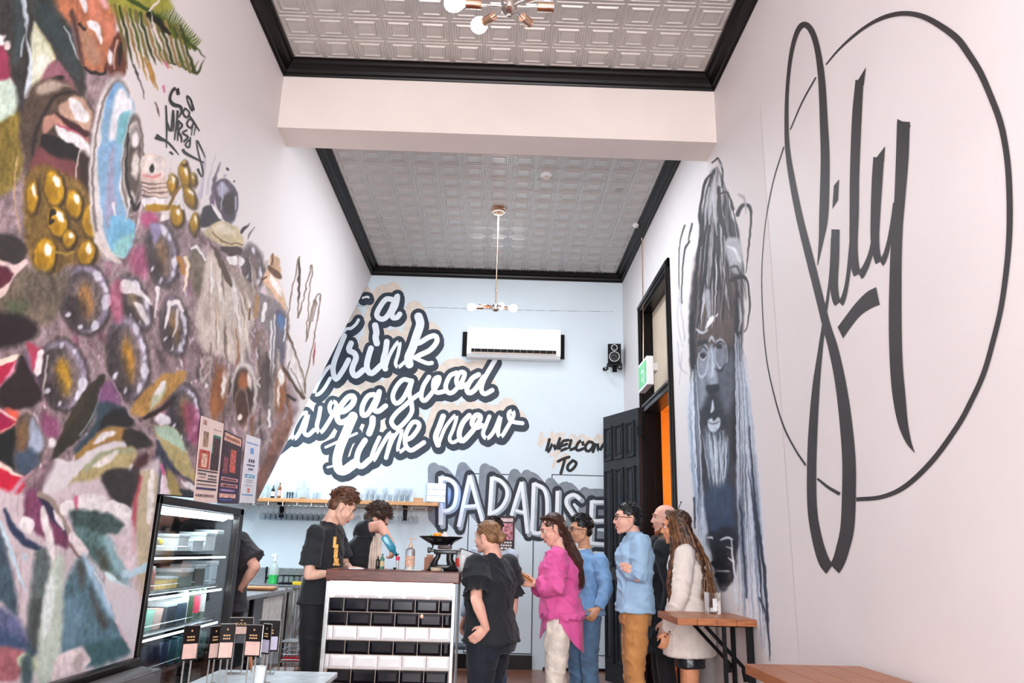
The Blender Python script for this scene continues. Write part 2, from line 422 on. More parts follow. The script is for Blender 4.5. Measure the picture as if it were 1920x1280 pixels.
SCR = [  # (points in wall pixels, brush width px)
 (c1([(640,245),(690,232),(712,240)]), 5), (c1([(380,690),(440,620),(500,610),(560,560),(590,510)]), 7),
 (c1([(985,262),(920,262),(850,350),(808,450),(860,500),(920,480),(975,400),(1020,290),(1058,225),(1040,330),(995,420),(1000,480),(1050,480),(1085,440)]), 11),
 (c1([(420,700),(360,850),(300,1010),(285,1120),(320,1220),(400,1120),(470,990)]), 11),
 (c1([(290,1060),(230,1080),(150,1190),(95,1290),(60,1390),(110,1400),(180,1330),(250,1210)]), 8),
 (c1([(500,790),(475,870),(540,910),(560,970),(525,1060),(515,1130),(560,1180),(650,1110)]), 12),
 (c1([(740,850),(715,930),(690,1040),(700,1110),(750,1150),(865,1050)]), 12), (c1([(790,575),(805,660),(795,720),(810,790)]), 13),
 (c1([(930,770),(915,880),(885,1010),(912,1095)]), 12), (c1([(915,1080),(965,930),(1050,790),(1085,790),(1065,920),(1035,1030),(1070,1075),(1150,1010)]), 8),
 (c1([(1310,470),(1330,560),(1290,690),(1240,840),(1190,960),(1200,1040)]), 17), (c1([(1240,800),(1330,780),(1430,720),(1510,700),(1530,770),(1450,870),(1330,930),(1270,965)]), 11),
 (c1([(1260,960),(1340,1000),(1420,1030),(1470,1025)]), 9),
 (c2([(355,520),(300,540),(235,640),(205,740),(235,790),(290,720),(350,580),(375,540),(355,640),(335,720),(375,755),(440,700)]), 9),
 (c2([(200,770),(140,815),(60,880)]), 6),
 (c2([(505,470),(490,560),(468,660),(490,725),(535,700),(600,600),(655,500),(670,430),(630,405),(600,460),(620,525),(670,530)]), 9),
 (c2([(690,510),(760,500),(840,430),(855,360),(800,355),(720,450),(680,560),(710,620),(780,600),(850,540)]), 12),
 (c2([(1060,330),(1000,350),(945,450),(945,540),(1000,530),(1070,410),(1120,300),(1100,390),(1065,480),(1110,505),(1185,450)]), 11),
 (c3([(280,310),(210,300),(140,370),(95,480),(130,560),(205,510),(270,390),(305,310),(275,440),(300,560),(300,660),(220,770),(140,830),(80,760),(130,670),(230,580),(310,510),(410,440)]), 10),
 (c3([(490,270),(430,370),(405,480),(440,530),(510,460),(590,340),(600,275),(550,300),(540,390),(580,440),(665,425)]), 10),
 (c3([(790,225),(720,260),(672,370),(700,440),(760,430),(850,320),(878,230),(825,225),(790,310),(825,385),(900,350)]), 10),
 (c3([(1030,245),(960,290),(905,390),(930,445),(1000,400),(1090,270)]), 11), (c3([(1210,90),(1150,190),(1085,310),(1062,410),(1100,455),(1180,415)]), 10),
 (c3([(645,700),(605,810),(565,920),(590,1010)]), 12), (c3([(600,990),(670,820),(770,695),(790,720),(755,840),(715,940),(750,985),(830,945)]), 8),
 (c3([(930,690),(860,770),(820,890),(850,970),(930,900),(1030,770),(1050,700),(1000,690),(960,770),(1000,820),(1070,800)]), 11),
 (c3([(1150,700),(1110,800),(1080,890),(1125,940),(1200,860),(1270,700),(1250,820),(1245,890),(1280,920),(1340,830),(1410,700),(1400,640),(1360,670),(1375,740),(1430,765),(1510,775)]), 9),
 (c2([(845,560),(810,640),(760,760),(710,880),(680,1010),(700,1110),(760,1120),(860,1050)]), 19), (c2([(885,735),(760,790),(650,840),(560,880)]), 6), (c2([(700,1060),(580,1090)]), 5),
 (c2([(970,810),(905,920),(885,1030),(930,1080),(1020,1010)]), 12), (c2([(1050,580),(1045,650),(1015,735)]), 13),
 (c2([(1120,780),(1070,890),(1035,1000),(1065,1010),(1130,890),(1210,760),(1255,735),(1220,870),(1190,990)]), 9),
 (c2([(1200,960),(1260,800),(1340,690),(1350,740),(1315,880),(1330,930),(1400,880)]), 8),
 (c3([(240,960),(310,920),(380,820),(370,770),(310,770),(240,890),(235,1010),(290,1070),(370,1030),(435,985)]), 10)]
paint('painted_lettering', [(m_beige, SP(SCR, 15, ((-4, -9), (-8, -14)), n=3)), (m_ink, SP(SCR, 14, ((0, 0), (1.5, 5)), n=4)), (m_white, SP(SCR, -1.2, n=5))], PB, -.0015, wall_back)
# block word
BLK = [([(148,185),(150,700)],55),([(150,212),(235,215),(305,290),(312,400),(285,500),(225,545),(150,550)],46),
 ([(455,175),(400,420),(338,720)],46),([(455,175),(520,420),(590,660)],46),([(395,505),(530,495)],42),
 ([(692,190),(665,600)],50),([(690,205),(770,225),(842,310),(848,400),(800,500),(725,560),(665,575)],44),
 ([(1005,245),(950,420),(895,600)],44),([(1005,245),(1035,520),(1065,790)],44),([(940,545),(1040,570)],38),
 ([(1133,255),(1115,770)],46),([(1130,265),(1220,300),(1268,400),(1272,600),(1248,730),(1190,785),(1115,775)],44),
 ([(1385,340),(1372,760)],46),
 ([(1625,430),(1560,380),(1490,410),(1480,480),(1540,580),(1600,680),(1590,790),(1500,800)],46),
 ([(1748,440),(1725,905)],48),([(1740,455),(1920,455)],42),([(1735,655),(1910,650)],40),([(1725,890),(1920,905)],42)]
BLK = [(c4(p), w/5.647) for p, w in BLK]
m_g1 = mat('block_grey', (128, 134, 142), .6, var=.06); m_g2 = mat('block_light_grey', (160, 168, 176), .6, var=.05); m_dk = mat('block_ink', (38, 42, 52), .6, var=.06)
paint('painted_word', [(m_g1, SP(BLK, 12, [(-13*t, -15*t) for t in (.33, .66, 1)], n=3)), (m_dk, SP(BLK, 12, ((0, 0), (2.5, 5)), n=3)), (m_g2, SP(BLK, 1, ((3.6, 2.5),), n=4)), (m_white, SP(BLK, -1.2, n=4, cap=False))], PB, -.006, wall_back)
WEL = [[(350,390),(330,480),(285,650),(340,640),(430,480),(490,620),(535,500),(580,370)],[(760,405),(650,430),(585,540),(590,630),(720,590)],[(600,540),(730,492)],
 [(825,410),(780,600),(860,600),(930,560)],[(1085,500),(1060,420),(985,460),(930,580),(980,630),(1090,590)],[(1210,440),(1140,530),(1150,625),(1220,640),(1300,540),(1290,460),(1210,440)],
 [(1300,660),(1385,450),(1430,640),(1530,500),(1610,430),(1600,660)],[(1700,420),(1640,640),(1740,640)],[(540,870),(650,815),(780,775)],[(690,810),(650,960),(600,1130)],[(860,850),(760,950),(750,1040),(810,1070),(900,990),(935,900),(860,850)]]
WEL = [c5(p) for p in WEL]
paint('painted_welcome', [(m_beige, SP([(p, 5.6) for p in WEL], 0, ((-14.5, -11.5),), n=4)), (m_char, SP([(p, 5.6) for p in WEL], 0, n=4))], PB, -.0015, wall_back)
# circle and script emblem on the right wall
EMB = [
 [(1549,121,2.5),(1572,94,3.5),(1600,68,5),(1630,46,6),(1662,31,8),(1695,25,9),(1728,30,10),(1760,46,11.5),(1795,72,13),(1818,103,13),(1838,135,12.5),(1856,175,12),(1875,225,12),(1886,275,11.5),(1892,330,11.5),(1894,400,11.5),(1892,460,11),(1886,520,10.5),(1877,580,10),(1863,638,10),(1845,700,10),(1820,755,10),(1795,800,10),(1750,862,10),(1700,910,9.5),(1655,931,8),(1606,936,7.5)],
 [(1575,926,6.5),(1553,913,5.5),(1533,897,4)],
 [(1511,872,4),(1490,840,3.3),(1468,795,3),(1448,725,2.6),(1436,660,2.2),(1430,580,2),(1429,500,1.8),(1436,415,1.8),(1450,340,2),(1470,275,2.2)],
 [(1482,243,2.2),(1505,190,2.6),(1530,145,2.8)],
 [(1533,497,1),(1540,450,9),(1545,400,17),(1547.5,300,16.5),(1545,230,15),(1541,150,13),(1533,92,11),(1522,58,11),(1508,46,11),(1495,60,9),(1484,100,7.5),(1477,160,6.5),(1475,220,7.5),(1477,280,9),(1486,340,11.5),(1500,410,13),(1520,490,14.5),(1535,550,14.5),(1550,610,15.5),(1562,650,18),(1575,710,20),(1585,780,23),(1592,860,25),(1592,930,26),(1589,990,26),(1580,1030,25),(1573,1052,24),(1563,1067,24),(1553,1063,22),(1543,1046,21),(1532,1008,19),(1524,960,18),(1522,900,17.5),(1524,820,17),(1530,730,14),(1538,660,9),(1546,600,6),(1552,560,5),(1558,510,5),(1563,445,9)],
 [(1567,430,15),(1566,480,15.5),(1564,530,15),(1568,562,14),(1575,570,12),(1583,555,9),(1590,520,7),(1598,450,9)],
 [(1612,150,15),(1607,220,18),(1603,320,17.5),(1602,400,17),(1601,460,15),(1604,500,15),(1611,517,15),(1622,503,12),(1632,478,9),(1639,450,9)],
 [(1648,295,20),(1645,340,20),(1642,400,18),(1641,450,16),(1645,480,14),(1651,493,14),(1660,480,10),(1668,450,8),(1675,410,8),(1679,380,8)],
 [(1694.5,228,24),(1692,300,23.5),(1687,380,20),(1683,430,20),(1680,500,22),(1679,600,24),(1681,680,24),(1686,740,24),(1693,790,19),(1703,825,11),(1715,848,1)]]
EP = []
for p in EMB: EP += stroke_polys(p, None, n=6, cap=False)
EP += [np.array(P, float) for P in ([(1564,348),(1573.5,336),(1571.5,375),(1561,391)], [(1605,157),(1624,126),(1620,160),(1604,162)], [(1638,303),(1660,274),(1658,303),(1637,310)], [(1683,223),(1708,235),(1706,240),(1683,240)])]
A = catmull([(1643,538),(1625,548),(1605,568),(1588,590),(1571,613)], 5); B = catmull([(1650,571),(1635,577),(1615,590),(1598,610),(1581,634)], 5)
EP += [[A[i], A[i+1], B[i+1], B[i]] for i in range(len(A)-1)]
paint('painted_emblem', [(m_logo, EP)], PR, -.0015, wall_right)
# signature on the left wall, beside the mural
s1 = cs(4.129, (240, 150))
SIG = [[(385,115,26),(372,60,26),(335,90,20),(320,150,22),(350,190,30),(400,205,24),(410,245,18),(385,290,10)],[(450,120,16),(480,150,14),(503,235,20),(485,225,14),(458,165,10),(450,125,10)],
 [(440,215,14),(422,255,14),(450,290,14),(472,255,12),(440,215,10)],[(470,300,14),(452,340,14),(480,372,14),(503,325,12),(470,300,10)],[(462,265,12),(505,325,16),(550,395,8)],[(500,330,10),(485,430,6)],[(522,350,10),(505,430,5)],
 [(289,195,12),(294,300,14),(295,400,12),(293,525,6)],[(290,300,12),(326,398,16),(345,230,12),(350,330,12),(345,400,8)],[(380,235,16),(375,300,14),(355,465,10)],[(360,380,10),(385,370,10)],[(388,310,14),(382,400,12),(380,470,10)],[(390,320,14),(415,350,16),(388,395,14),(408,440,16),(410,485,8)],
 [(455,385,14),(418,410,14),(460,440,16),(425,478,14)],[(470,460,12),(440,500,12),(470,520,14),(480,440,10)],[(418,535,20),(450,570,22),(585,640,10)],[(595,600,5),(560,520,12),(528,465,10),(540,560,10),(575,690,12),(568,750,8),(535,685,18)],[(210,435,46),(250,455,30),(300,478,16),(350,530,14),(390,580,4)],[(318,555,16),(345,575,14)]]
SG = []
for p in SIG: SG += stroke_polys(s1(p), None, n=4, cap=False)
paint('painted_signature', [(m_char, SG)], dict(x=XL), .004, wall_left)
paint('hairline_crack', [(mat('crack_grey', (150, 150, 154), .8), stroke_polys([(600, 571, .9), (700, 574, .9), (870, 578, .9), (1010, 582, .8), (1150, 584, .7)], None, n=6, cap=False))], PB, -.0008, wall_back, g=.5)
# ================================================================== MURALS (painted walls: colour laid on a fine grid of the wall itself)
class Canvas:
    def __init__(s, u0, v0, u1, v1, base, seed=1, warp=1.6):
        s.u0, s.v0, s.w, s.h = u0, v0, u1-u0, v1-v0
        s.rs = np.random.RandomState(seed)
        s.im = np.empty((s.h, s.w, 3)); s.im[:] = base
        s.U = u0+np.arange(s.w)[None, :]+warp*(s.noise(9)+.6*s.noise(25)); s.V = v0+np.arange(s.h)[:, None]+warp*1.5*(s.noise(11)+.6*s.noise(30))
        s.N = .55*s.noise(5, 9)+.45*s.noise(18, 30)+.35*s.noise(2, 3)
    def noise(s, a, b=None):
        b = b or a; g = s.rs.rand(int(s.h/b)+3, int(s.w/a)+3)*2-1
        y = np.arange(s.h)/b; x = np.arange(s.w)/a; yi = y.astype(int); xi = x.astype(int); fy = (y-yi)[:, None]; fx = (x-xi)[None]
        fy = fy*fy*(3-2*fy); fx = fx*fx*(3-2*fx)
        return (g[yi][:, xi]*(1-fx)+g[yi][:, xi+1]*fx)*(1-fy)+(g[yi+1][:, xi]*(1-fx)+g[yi+1][:, xi+1]*fx)*fy
    def box(s, lo, hi, m):
        x0 = max(int(lo[0]-m-s.u0), 0); x1 = min(int(hi[0]+m-s.u0)+1, s.w); y0 = max(int(lo[1]-m-s.v0), 0); y1 = min(int(hi[1]+m-s.v0)+1, s.h)
        return (slice(y0, y1), slice(x0, x1)) if x1 > x0 and y1 > y0 else None
    def put(s, sl, mask, col, a, j):
        if sl is None: return
        c = np.asarray(col, float)
        t = np.clip(mask, 0, 1)[..., None]*a
        cc = c[None, None]*(1+j*s.N[sl][..., None])
        s.im[sl] = s.im[sl]*(1-t)+np.clip(cc, 0, 255)*t
    def poly(s, pts, col, f=1.5, a=1.0, j=.13, sm=True):
        P = np.array(catmull(pts, 5, True) if sm and len(pts) > 3 else pts, float)
        sl = s.box(P.min(0), P.max(0), f+5)
        if sl is None: return
        U = s.U[sl]; V = s.V[sl]; ins = np.zeros(U.shape, bool); dmin = np.full(U.shape, 1e9)
        for i in range(len(P)):
            x0, y0 = P[i]; x1, y1 = P[(i+1) % len(P)]
            if abs(y1-y0) > 1e-9:
                c = ((V >= y0) != (V >= y1)) & (U < (x1-x0)*(V-y0)/(y1-y0)+x0); ins ^= c
            dx, dy = x1-x0, y1-y0; L = dx*dx+dy*dy+1e-9
            t = np.clip(((U-x0)*dx+(V-y0)*dy)/L, 0, 1); dmin = np.minimum(dmin, (U-x0-t*dx)**2+(V-y0-t*dy)**2)
        d = np.sqrt(dmin)*np.where(ins, 1, -1); s.put(sl, d/(2*f)+.5, col, a, j)
    def line(s, pts, w, col, f=1.0, a=1.0, j=.1):
        P = [(p[0], p[1], p[2] if len(p) > 2 else w) for p in pts]; P = np.array(catmull(P, 5), float)
        sl = s.box(P[:, :2].min(0), P[:, :2].max(0), f+P[:, 2].max()+4)
        if sl is None: return
        U = s.U[sl]; V = s.V[sl]; best = np.full(U.shape, -1e9)
        for i in range(len(P)-1):
            x0, y0, w0 = P[i]; x1, y1, w1 = P[i+1]; dx, dy = x1-x0, y1-y0; L = dx*dx+dy*dy+1e-9
            t = np.clip(((U-x0)*dx+(V-y0)*dy)/L, 0, 1)
            best = np.maximum(best, (w0+(w1-w0)*t)/2-np.hypot(U-x0-t*dx, V-y0-t*dy))
        s.put(sl, best/(2*f)+.5, col, a, j)
    def ell(s, cx, cy, rx, ry, rot, col, f=2.0, a=1.0, j=.13, r0=None):
        R = max(rx, ry); sl = s.box((cx-R, cy-R), (cx+R, cy+R), f+4)
        if sl is None: return
        c, q = math.cos(math.radians(rot)), math.sin(math.radians(rot)); X = s.U[sl]-cx; Y = s.V[sl]-cy
        x = (X*c+Y*q)/rx; y = (-X*q+Y*c)/ry; d = (1-np.hypot(x, y))*min(rx, ry)
        m = d/(2*f)+.5
        if r0: m = np.clip(m, 0, 1)*np.clip(.5-((r0-np.hypot(x, y))*min(rx, ry))/(2*f), 0, 1)
        s.put(sl, m, col, a, j)
    def sample(s, u, v):
        x = np.clip(u-s.u0, 0, s.w-1.001); y = np.clip(v-s.v0, 0, s.h-1.001); xi = x.astype(int); yi = y.astype(int); fx = (x-xi)[..., None]; fy = (y-yi)[..., None]
        I = s.im; xi1 = np.minimum(xi+1, s.w-1); yi1 = np.minimum(yi+1, s.h-1)
        return (I[yi, xi]*(1-fx)+I[yi, xi1]*fx)*(1-fy)+(I[yi1, xi]*(1-fx)+I[yi1, xi1]*fx)*fy
def grid_wall(name, X, Y, Z, m, cv, parent, fade=None):
    """X,Y,Z: (rows, cols) arrays of points on the wall; colour from the painting"""
    r, c = X.shape; P = np.stack([X, Y, Z], -1).reshape(-1, 3); u, v = projv(P)
    col = lin(np.clip(cv.sample(u, v), 0, 255)); rgba = np.concatenate([col, np.ones((len(col), 1))], 1).astype(np.float32)
    i = np.arange(r*c).reshape(r, c); q = np.stack([i[:-1, :-1], i[:-1, 1:], i[1:, 1:], i[1:, :-1]], -1).reshape(-1, 4); n = len(q)
    me = bpy.data.meshes.new(name); me.vertices.add(r*c); me.vertices.foreach_set('co', P.ravel())
    me.loops.add(4*n); me.loops.foreach_set('vertex_index', q.ravel()); me.polygons.add(n)
    me.polygons.foreach_set('loop_start', np.arange(n)*4); me.polygons.foreach_set('loop_total', np.full(n, 4)); me.update(calc_edges=True)
    at_ = me.color_attributes.new('paint', 'FLOAT_COLOR', 'POINT'); at_.data.foreach_set('color', rgba.ravel())
    me.materials.append(m); o = bpy.data.objects.new(name, me); SC.collection.objects.link(o); o.parent = parent; return o
BASE = WALLC
C = Canvas(-260, -160, 720, 1420, BASE, 3)
def k(s, ox, oy): return lambda *a: [(ox+p[0]/s, oy+p[1]/s)+tuple(q/s for q in p[2:]) for p in a]
k1 = k(4, 0, 0); k2 = k(4, 0, 300); k3 = k(4, 0, 600); k4 = k(3.37, 0, 900); k5 = k(4.129, 240, 150); k6 = k(4, 240, 440); k7 = k(4.572, 240, 680)
WH = (236, 230, 232); DK = (48, 40, 40); BR = (112, 92, 84); PL = (122, 92, 108); MV = (158, 140, 160); MG = (176, 70, 116); OCH = (196, 150, 30); GR = (104, 96, 90)
# --- ground tone of the painting
C.poly([(-260,-160),(212,-160),(214,60),(226,150),(236,215),(268,300),(300,400),(345,410),(395,440),(430,450),(470,480),(492,560),(520,560),(540,590),(536,680),(560,760),(545,800),(520,870),(480,960),(300,1300),(-260,1420)], (150, 130, 134), 4, j=.3)
for _ in range(260):   # loose background brushwork in the colours seen between the shells
    u = C.rs.uniform(-40, 520); v = C.rs.uniform(430, 900)
    if u > 250 and v < 470: continue
    col = [(140, 112, 122), (96, 78, 78), (158, 96, 128), (120, 104, 100), (84, 70, 72), (150, 138, 142), (128, 84, 104)][C.rs.randint(7)]
    if u > 380: col = [(128, 108, 98), (110, 90, 82), (158, 140, 130), (120, 84, 66)][C.rs.randint(4)]
    an = C.rs.uniform(-.6, .9); L = C.rs.uniform(12, 40)
    C.line([(u, v), (u+L*math.sin(an)*.5, v+L*.6), (u+L*math.sin(an), v+L*1.3)], C.rs.uniform(5, 13), col, 3, .5, .3)
for _ in range(90):
    u = C.rs.uniform(60, 500); v = C.rs.uniform(480, 880); an = C.rs.uniform(-.5, .8); L = C.rs.uniform(6, 20)
    C.line([(u, v, 1), (u+L*math.sin(an)*.6, v+L*.6, C.rs.uniform(2, 6)), (u+L*math.sin(an), v+L*1.2, 1)], 3, [(232, 226, 232), (206, 196, 214), (224, 190, 206)][C.rs.randint(3)], 1.2, .85)
# --- upper left: dark stems, pale leaves
C.poly(k1((-900,-500),(700,-500),(560,60),(540,250),(600,440),(640,560),(620,760),(420,700),(100,1000),(-900,1000)), (62, 60, 58), 4, j=.25)
C.poly(k1((-700,700),(-40,640),(120,820),(150,960),(100,1400),(-700,1700)), (128, 110, 50), 6, j=.25)
C.poly(k1((-500,330),(-60,300),(30,330),(80,560),(60,640),(-500,640)), (150, 60, 84), 4)
C.poly(k1((-400,640),(0,600),(90,590),(130,800),(0,915),(-400,1100)), (196, 214, 200), 4)
C.poly(k1((-500,250),(-10,250),(30,300),(20,330),(-500,400)), WH, 3)
C.ell(15, 85, 6, 7, 20, (226,210,206), 2)
C.poly(k1((245,190),(290,200),(420,440),(330,560),(240,660),(235,420)), (214, 216, 190), 3)
C.poly(k1((300,420),(370,440),(330,520),(260,560)), (240, 238, 232), 5, .8)
C.line(k1((250,190,10),(300,240,10),(410,420,12),(350,540,10),(240,665,8)), 3, (200, 178, 120), 1.5, .8)
C.poly(k1((140,-60),(175,-60),(210,120),(200,250),(240,420),(235,700),(210,745),(185,720),(215,450),(195,250),(180,120)), (206, 216, 226), 2)
C.poly(k1((185,250),(180,330),(165,420),(152,420),(160,320)), (206, 216, 226), 1.5)
C.poly(k1((60,-60),(140,-60),(180,200),(170,330),(110,480),(110,100)), (66, 84, 88), 8, .7)
C.poly(k1((250,40),(390,40),(560,380),(600,560),(520,500),(330,230)), (58, 76, 80), 12, .7)
C.line(k1((480,195,10),(530,300,12),(592,445,8)), 3, (170, 186, 190), 1)
C.poly(k1((380,470),(450,470),(560,640),(570,690),(480,640),(400,590),(300,600)), (150, 100, 112), 3)
C.poly(k1((400,580),(460,555),(490,590),(430,600)), DK, 2)
# reddish shell above
C.poly(k1((420,-120),(880,-120),(870,120),(850,330),(800,520),(700,545),(620,490),(590,380),(560,220),(470,120)), (184, 116, 86), 5, j=.2)
C.poly(k1((590,200),(700,280),(760,420),(700,500),(620,380)), (176, 134, 110), 7)
C.poly(k1((640,-60),(770,-60),(740,60),(860,200),(820,330),(760,200),(680,120)), (214, 134, 112), 6, .8)
C.poly(k1((740,-60),(830,-60),(800,60),(760,20)), (222, 168, 172), 4)
C.poly(k1((590,-40),(640,0),(650,90),(625,90)), WH, 1.5)
C.poly(k1((655,170),(740,175),(765,310),(740,300),(710,240),(670,220)), WH, 1.5)
C.line(k1((600,190,30),(635,220,20)), 6, DK, 2); C.line(k1((540,100,40),(580,300,34),(620,480,20)), 6, (78, 58, 56), 4)
C.line(k1((630,510,16),(690,545,26),(780,545,22),(800,480,10)), 4, DK, 1.5)
C.poly(k1((860,260),(900,240),(950,330),(940,560),(880,590),(820,560),(800,460)), (104, 62, 52), 3)
C.line(k1((915,320,30),(900,400,34),(895,500,12)), 6, DK, 1.5); C.line(k1((880,300,12),(860,420,12),(860,520,10)), 3, (222, 180, 160), 1.5)
C.ell(207, 108, 5, 14, -4, WH, 1.5)
# fern
for i in range(46):
    t = i/45; x = 215+150*t; y = -30+118*t**1.3; L = 62*(1-t)+10; a = math.radians(64+18*math.sin(i*1.7)); col = [(66, 84, 34), (120, 132, 50), (92, 104, 36), (150, 148, 60), (58, 66, 34)][i % 5]
    C.line([(x, y, 6), (x+L*.35*math.cos(a), y+L*.5, 7), (x+L*.62*math.cos(a), y+L, 1.2)], 5, col, 1)
    if t > .35: C.line([(x, y, 4), (x+8, y-L*.35-4, 3), (x+12, y-L*.6-6, 1)], 3, [(74, 94, 44), (110, 122, 56)][i % 2], 1)
C.poly(k1((820,-60),(1180,-60),(1300,60),(1120,110),(980,90),(880,130)), (152, 150, 66), 5)
C.line([(215,-20,10),(262,10,9),(300,36,7),(350,76,5),(384,106,2)], 6, (58, 78, 34), 1)
for i in range(14):
    x = 215+i*9.5; C.line([(x, 10+i*3, 5), (x+14+i, 70+i*5, 6), (x+24+i*1.5, 130-i*1.5, 1)], 5, [(118, 108, 62), (60, 66, 30), (150, 124, 80), (86, 96, 42)][i % 4], 1.2)
C.line(k1((1120,120,50),(1180,160,44),(1270,250,20)), 10, (34, 34, 26), 1)
C.line(k1((1190,0,16),(1150,50,22),(1120,90,12)), 4, (226, 214, 206), 1)
C.poly([(283,22),(292,58),(298,66),(288,60)], (222, 214, 200), 1); C.line([(286,45,6),(300,84,5),(306,92,1)], 4, (226, 210, 208), 1)
for a in (((272,108,4),(282,138,5),(291,165,1)), ((262,96,3),(270,128,4),(277,150,1)), ((281,120,5),(290,150,5),(297,170,1)), ((300,98,3),(310,118,3),(324,130,1))): C.line(a, 3, (176, 132, 70), 1)
C.line([(251,122,3),(261,150,3),(272,186,1)], 3, DK, .8); C.line([(292,190,2),(296,206,3),(299,218,1)], 3, (80, 40, 34), .8)
C.line([(307,163,4),(309,175,2)], 3, (204, 92, 140), 1); C.line([(310,116,4),(316,128,2)], 3, (214, 120, 150), 1)
# --- goblet: dark stem curves and pale cup
C.poly(k1((240,640),(330,590),(480,600),(580,690),(690,820),(680,1000),(650,1280),(640,1500),(300,1500),(200,1300),(150,1000),(190,760)), (84, 70, 60), 5, j=.25)
C.poly(k1((280,640),(380,600),(520,640),(470,650),(300,710)), (176, 158, 146), 4)
C.line(k1((560,690,14),(420,720,26),(330,860,24),(260,1040,24),(240,1300,16)), 6, DK, 3)
C.poly(k1((440,800),(560,720),(640,760),(690,860),(660,1000),(560,900),(470,880)), (196, 160, 140), 3)
C.poly(k1((515,740),(600,770),(665,860),(655,910),(560,880)), WH, 2)
C.poly(k1((330,880),(430,870),(640,1000),(660,1070),(560,1000),(430,940),(330,1000)), (190, 140, 124), 3)
C.poly(k1((410,850),(520,900),(660,980),(650,1030),(520,960)), (70, 40, 44), 2)
C.poly(k1((430,940),(560,1000),(660,1070),(665,1180),(560,1110),(430,1010)), WH, 2)
C.line(k1((430,930,8),(560,985,8),(660,1050,6)), 2, (190, 70, 110), 1)
C.poly(k1((320,1000),(430,1030),(590,1110),(580,1220),(420,1180),(310,1090)), (40, 34, 34), 2)
C.poly(k1((280,1110),(420,1180),(570,1220),(560,1400),(300,1500),(220,1350)), (124, 70, 72), 5)
C.line(k1((595,1130,14),(575,1260,12),(562,1390,10)), 3, (226, 206, 198), 1)
C.poly(k1((600,1150),(670,1190),(680,1500),(600,1500)), (60, 44, 40), 4)
C.line(k1((130,1180,10),(110,1400,10),(120,1560,8),(150,1740,6)), 2.2, (196, 162, 120), 1)
# fruit (golden) clusters
def fruit(cx, cy, rx, ry, rot, c=OCH):
    C.ell(cx+2, cy+3, rx+3.5, ry+4, rot, (62, 46, 26), 2.5); C.ell(cx, cy, rx, ry, rot, c, 2.5, j=.2); C.ell(cx-rx*.25, cy+ry*.3, rx*.55, ry*.5, rot, (142, 104, 18), 4, .7)
    C.ell(cx+rx*.3, cy-ry*.35, rx*.33, ry*.38, rot-12, (252, 246, 232), 1.3)
C.poly(k2((200,100),(330,30),(500,100),(640,200),(750,420),(730,760),(520,780),(400,860),(250,800),(190,560),(180,260)), (120, 94, 48), 5, j=.3)
for a in ((61,368,10,30,4),(101,352,18,34,-8),(138,381,14,26,-6),(171,412,16,32,-3),(108,417,18,30,-14),(130,447,11,16,10),(84,478,20,32,4),(162,474,15,24,6)): fruit(*a)
C.line(k2((400,690,20),(480,700,20),(560,690,14)), 5, (170, 140, 60), 2); C.poly([(94,392),(108,398),(96,408),(104,416),(92,422)], (48,36,22), 1)
# eye-like blue dish
C.ell(211, 312, 44, 172, 3, (226, 220, 220), 2.5); C.ell(213, 316, 40, 166, 3, (96, 80, 76), 2, r0=.93)
C.poly(k1((890,620),(960,700),(1010,860),(900,1300),(860,1700),(780,1500),(740,1300),(760,1000),(800,760)), (136, 174, 206), 3)
C.poly(k1((890,670),(980,740),(1000,860),(960,860),(890,900),(860,1280),(810,1290),(830,900)), (232, 232, 240), 3)
C.poly(k1((900,870),(980,830),(1010,900),(940,1000),(910,1280),(860,1290),(880,1000)), (126, 188, 200), 3)
C.poly(k1((880,620),(850,700),(790,850),(780,900),(810,760),(850,640)), (118, 168, 220), 3)
C.poly(k2((740,-100),(920,-100),(900,200),(960,420),(1010,500),(980,660),(900,735),(820,660),(770,500),(750,300)), (140, 180, 214), 3)
C.poly(k2((830,-60),(860,-60),(850,100),(870,400),(800,500),(790,300)), (170, 160, 190), 4, .8)
C.poly(k2((840,420),(960,450),(1010,490),(970,660),(900,730),(820,640)), (124, 186, 220), 3)
C.poly(k2((880,600),(1000,560),(960,680),(900,735),(840,690)), (150, 206, 208), 4)
C.line(k2((850,330,20),(870,410,10)), 3, WH, 1); C.line(k2((760,360,10),(770,560,10),(850,700,10),(920,735,6)), 2, (226, 222, 220), 1)
# iris / bolt
C.ell(248, 306, 20, 92, 3, (214, 206, 202), 2.5); C.ell(249, 306, 19, 90, 3, (66, 54, 50), 1.6, r0=.9); C.ell(251, 312, 14, 72, 3, (92, 80, 74), 3); C.ell(253, 262, 7, 16, 2, WH, 2); C.ell(254, 310, 7, 24, 2, (222,214,208), 2); C.ell(245, 372, 7, 14, 2, (220,212,208), 2)
C.line([(240,250,5),(237,300,5),(241,350,5),(252,392,8),(262,380,4)], 4, (44, 38, 38), 1.5); C.line([(243,372,2),(238,400,3),(233,414,1)], 2.5, (214,214,214), .8)
C.line([(269,300,3),(268,350,3),(262,400,3),(256,430,3)], 3, (216, 206, 204), 1)
C.line([(200,452,3),(183,440,8),(190,462,12),(214,486,10)], 6, (226,218,216), 2)
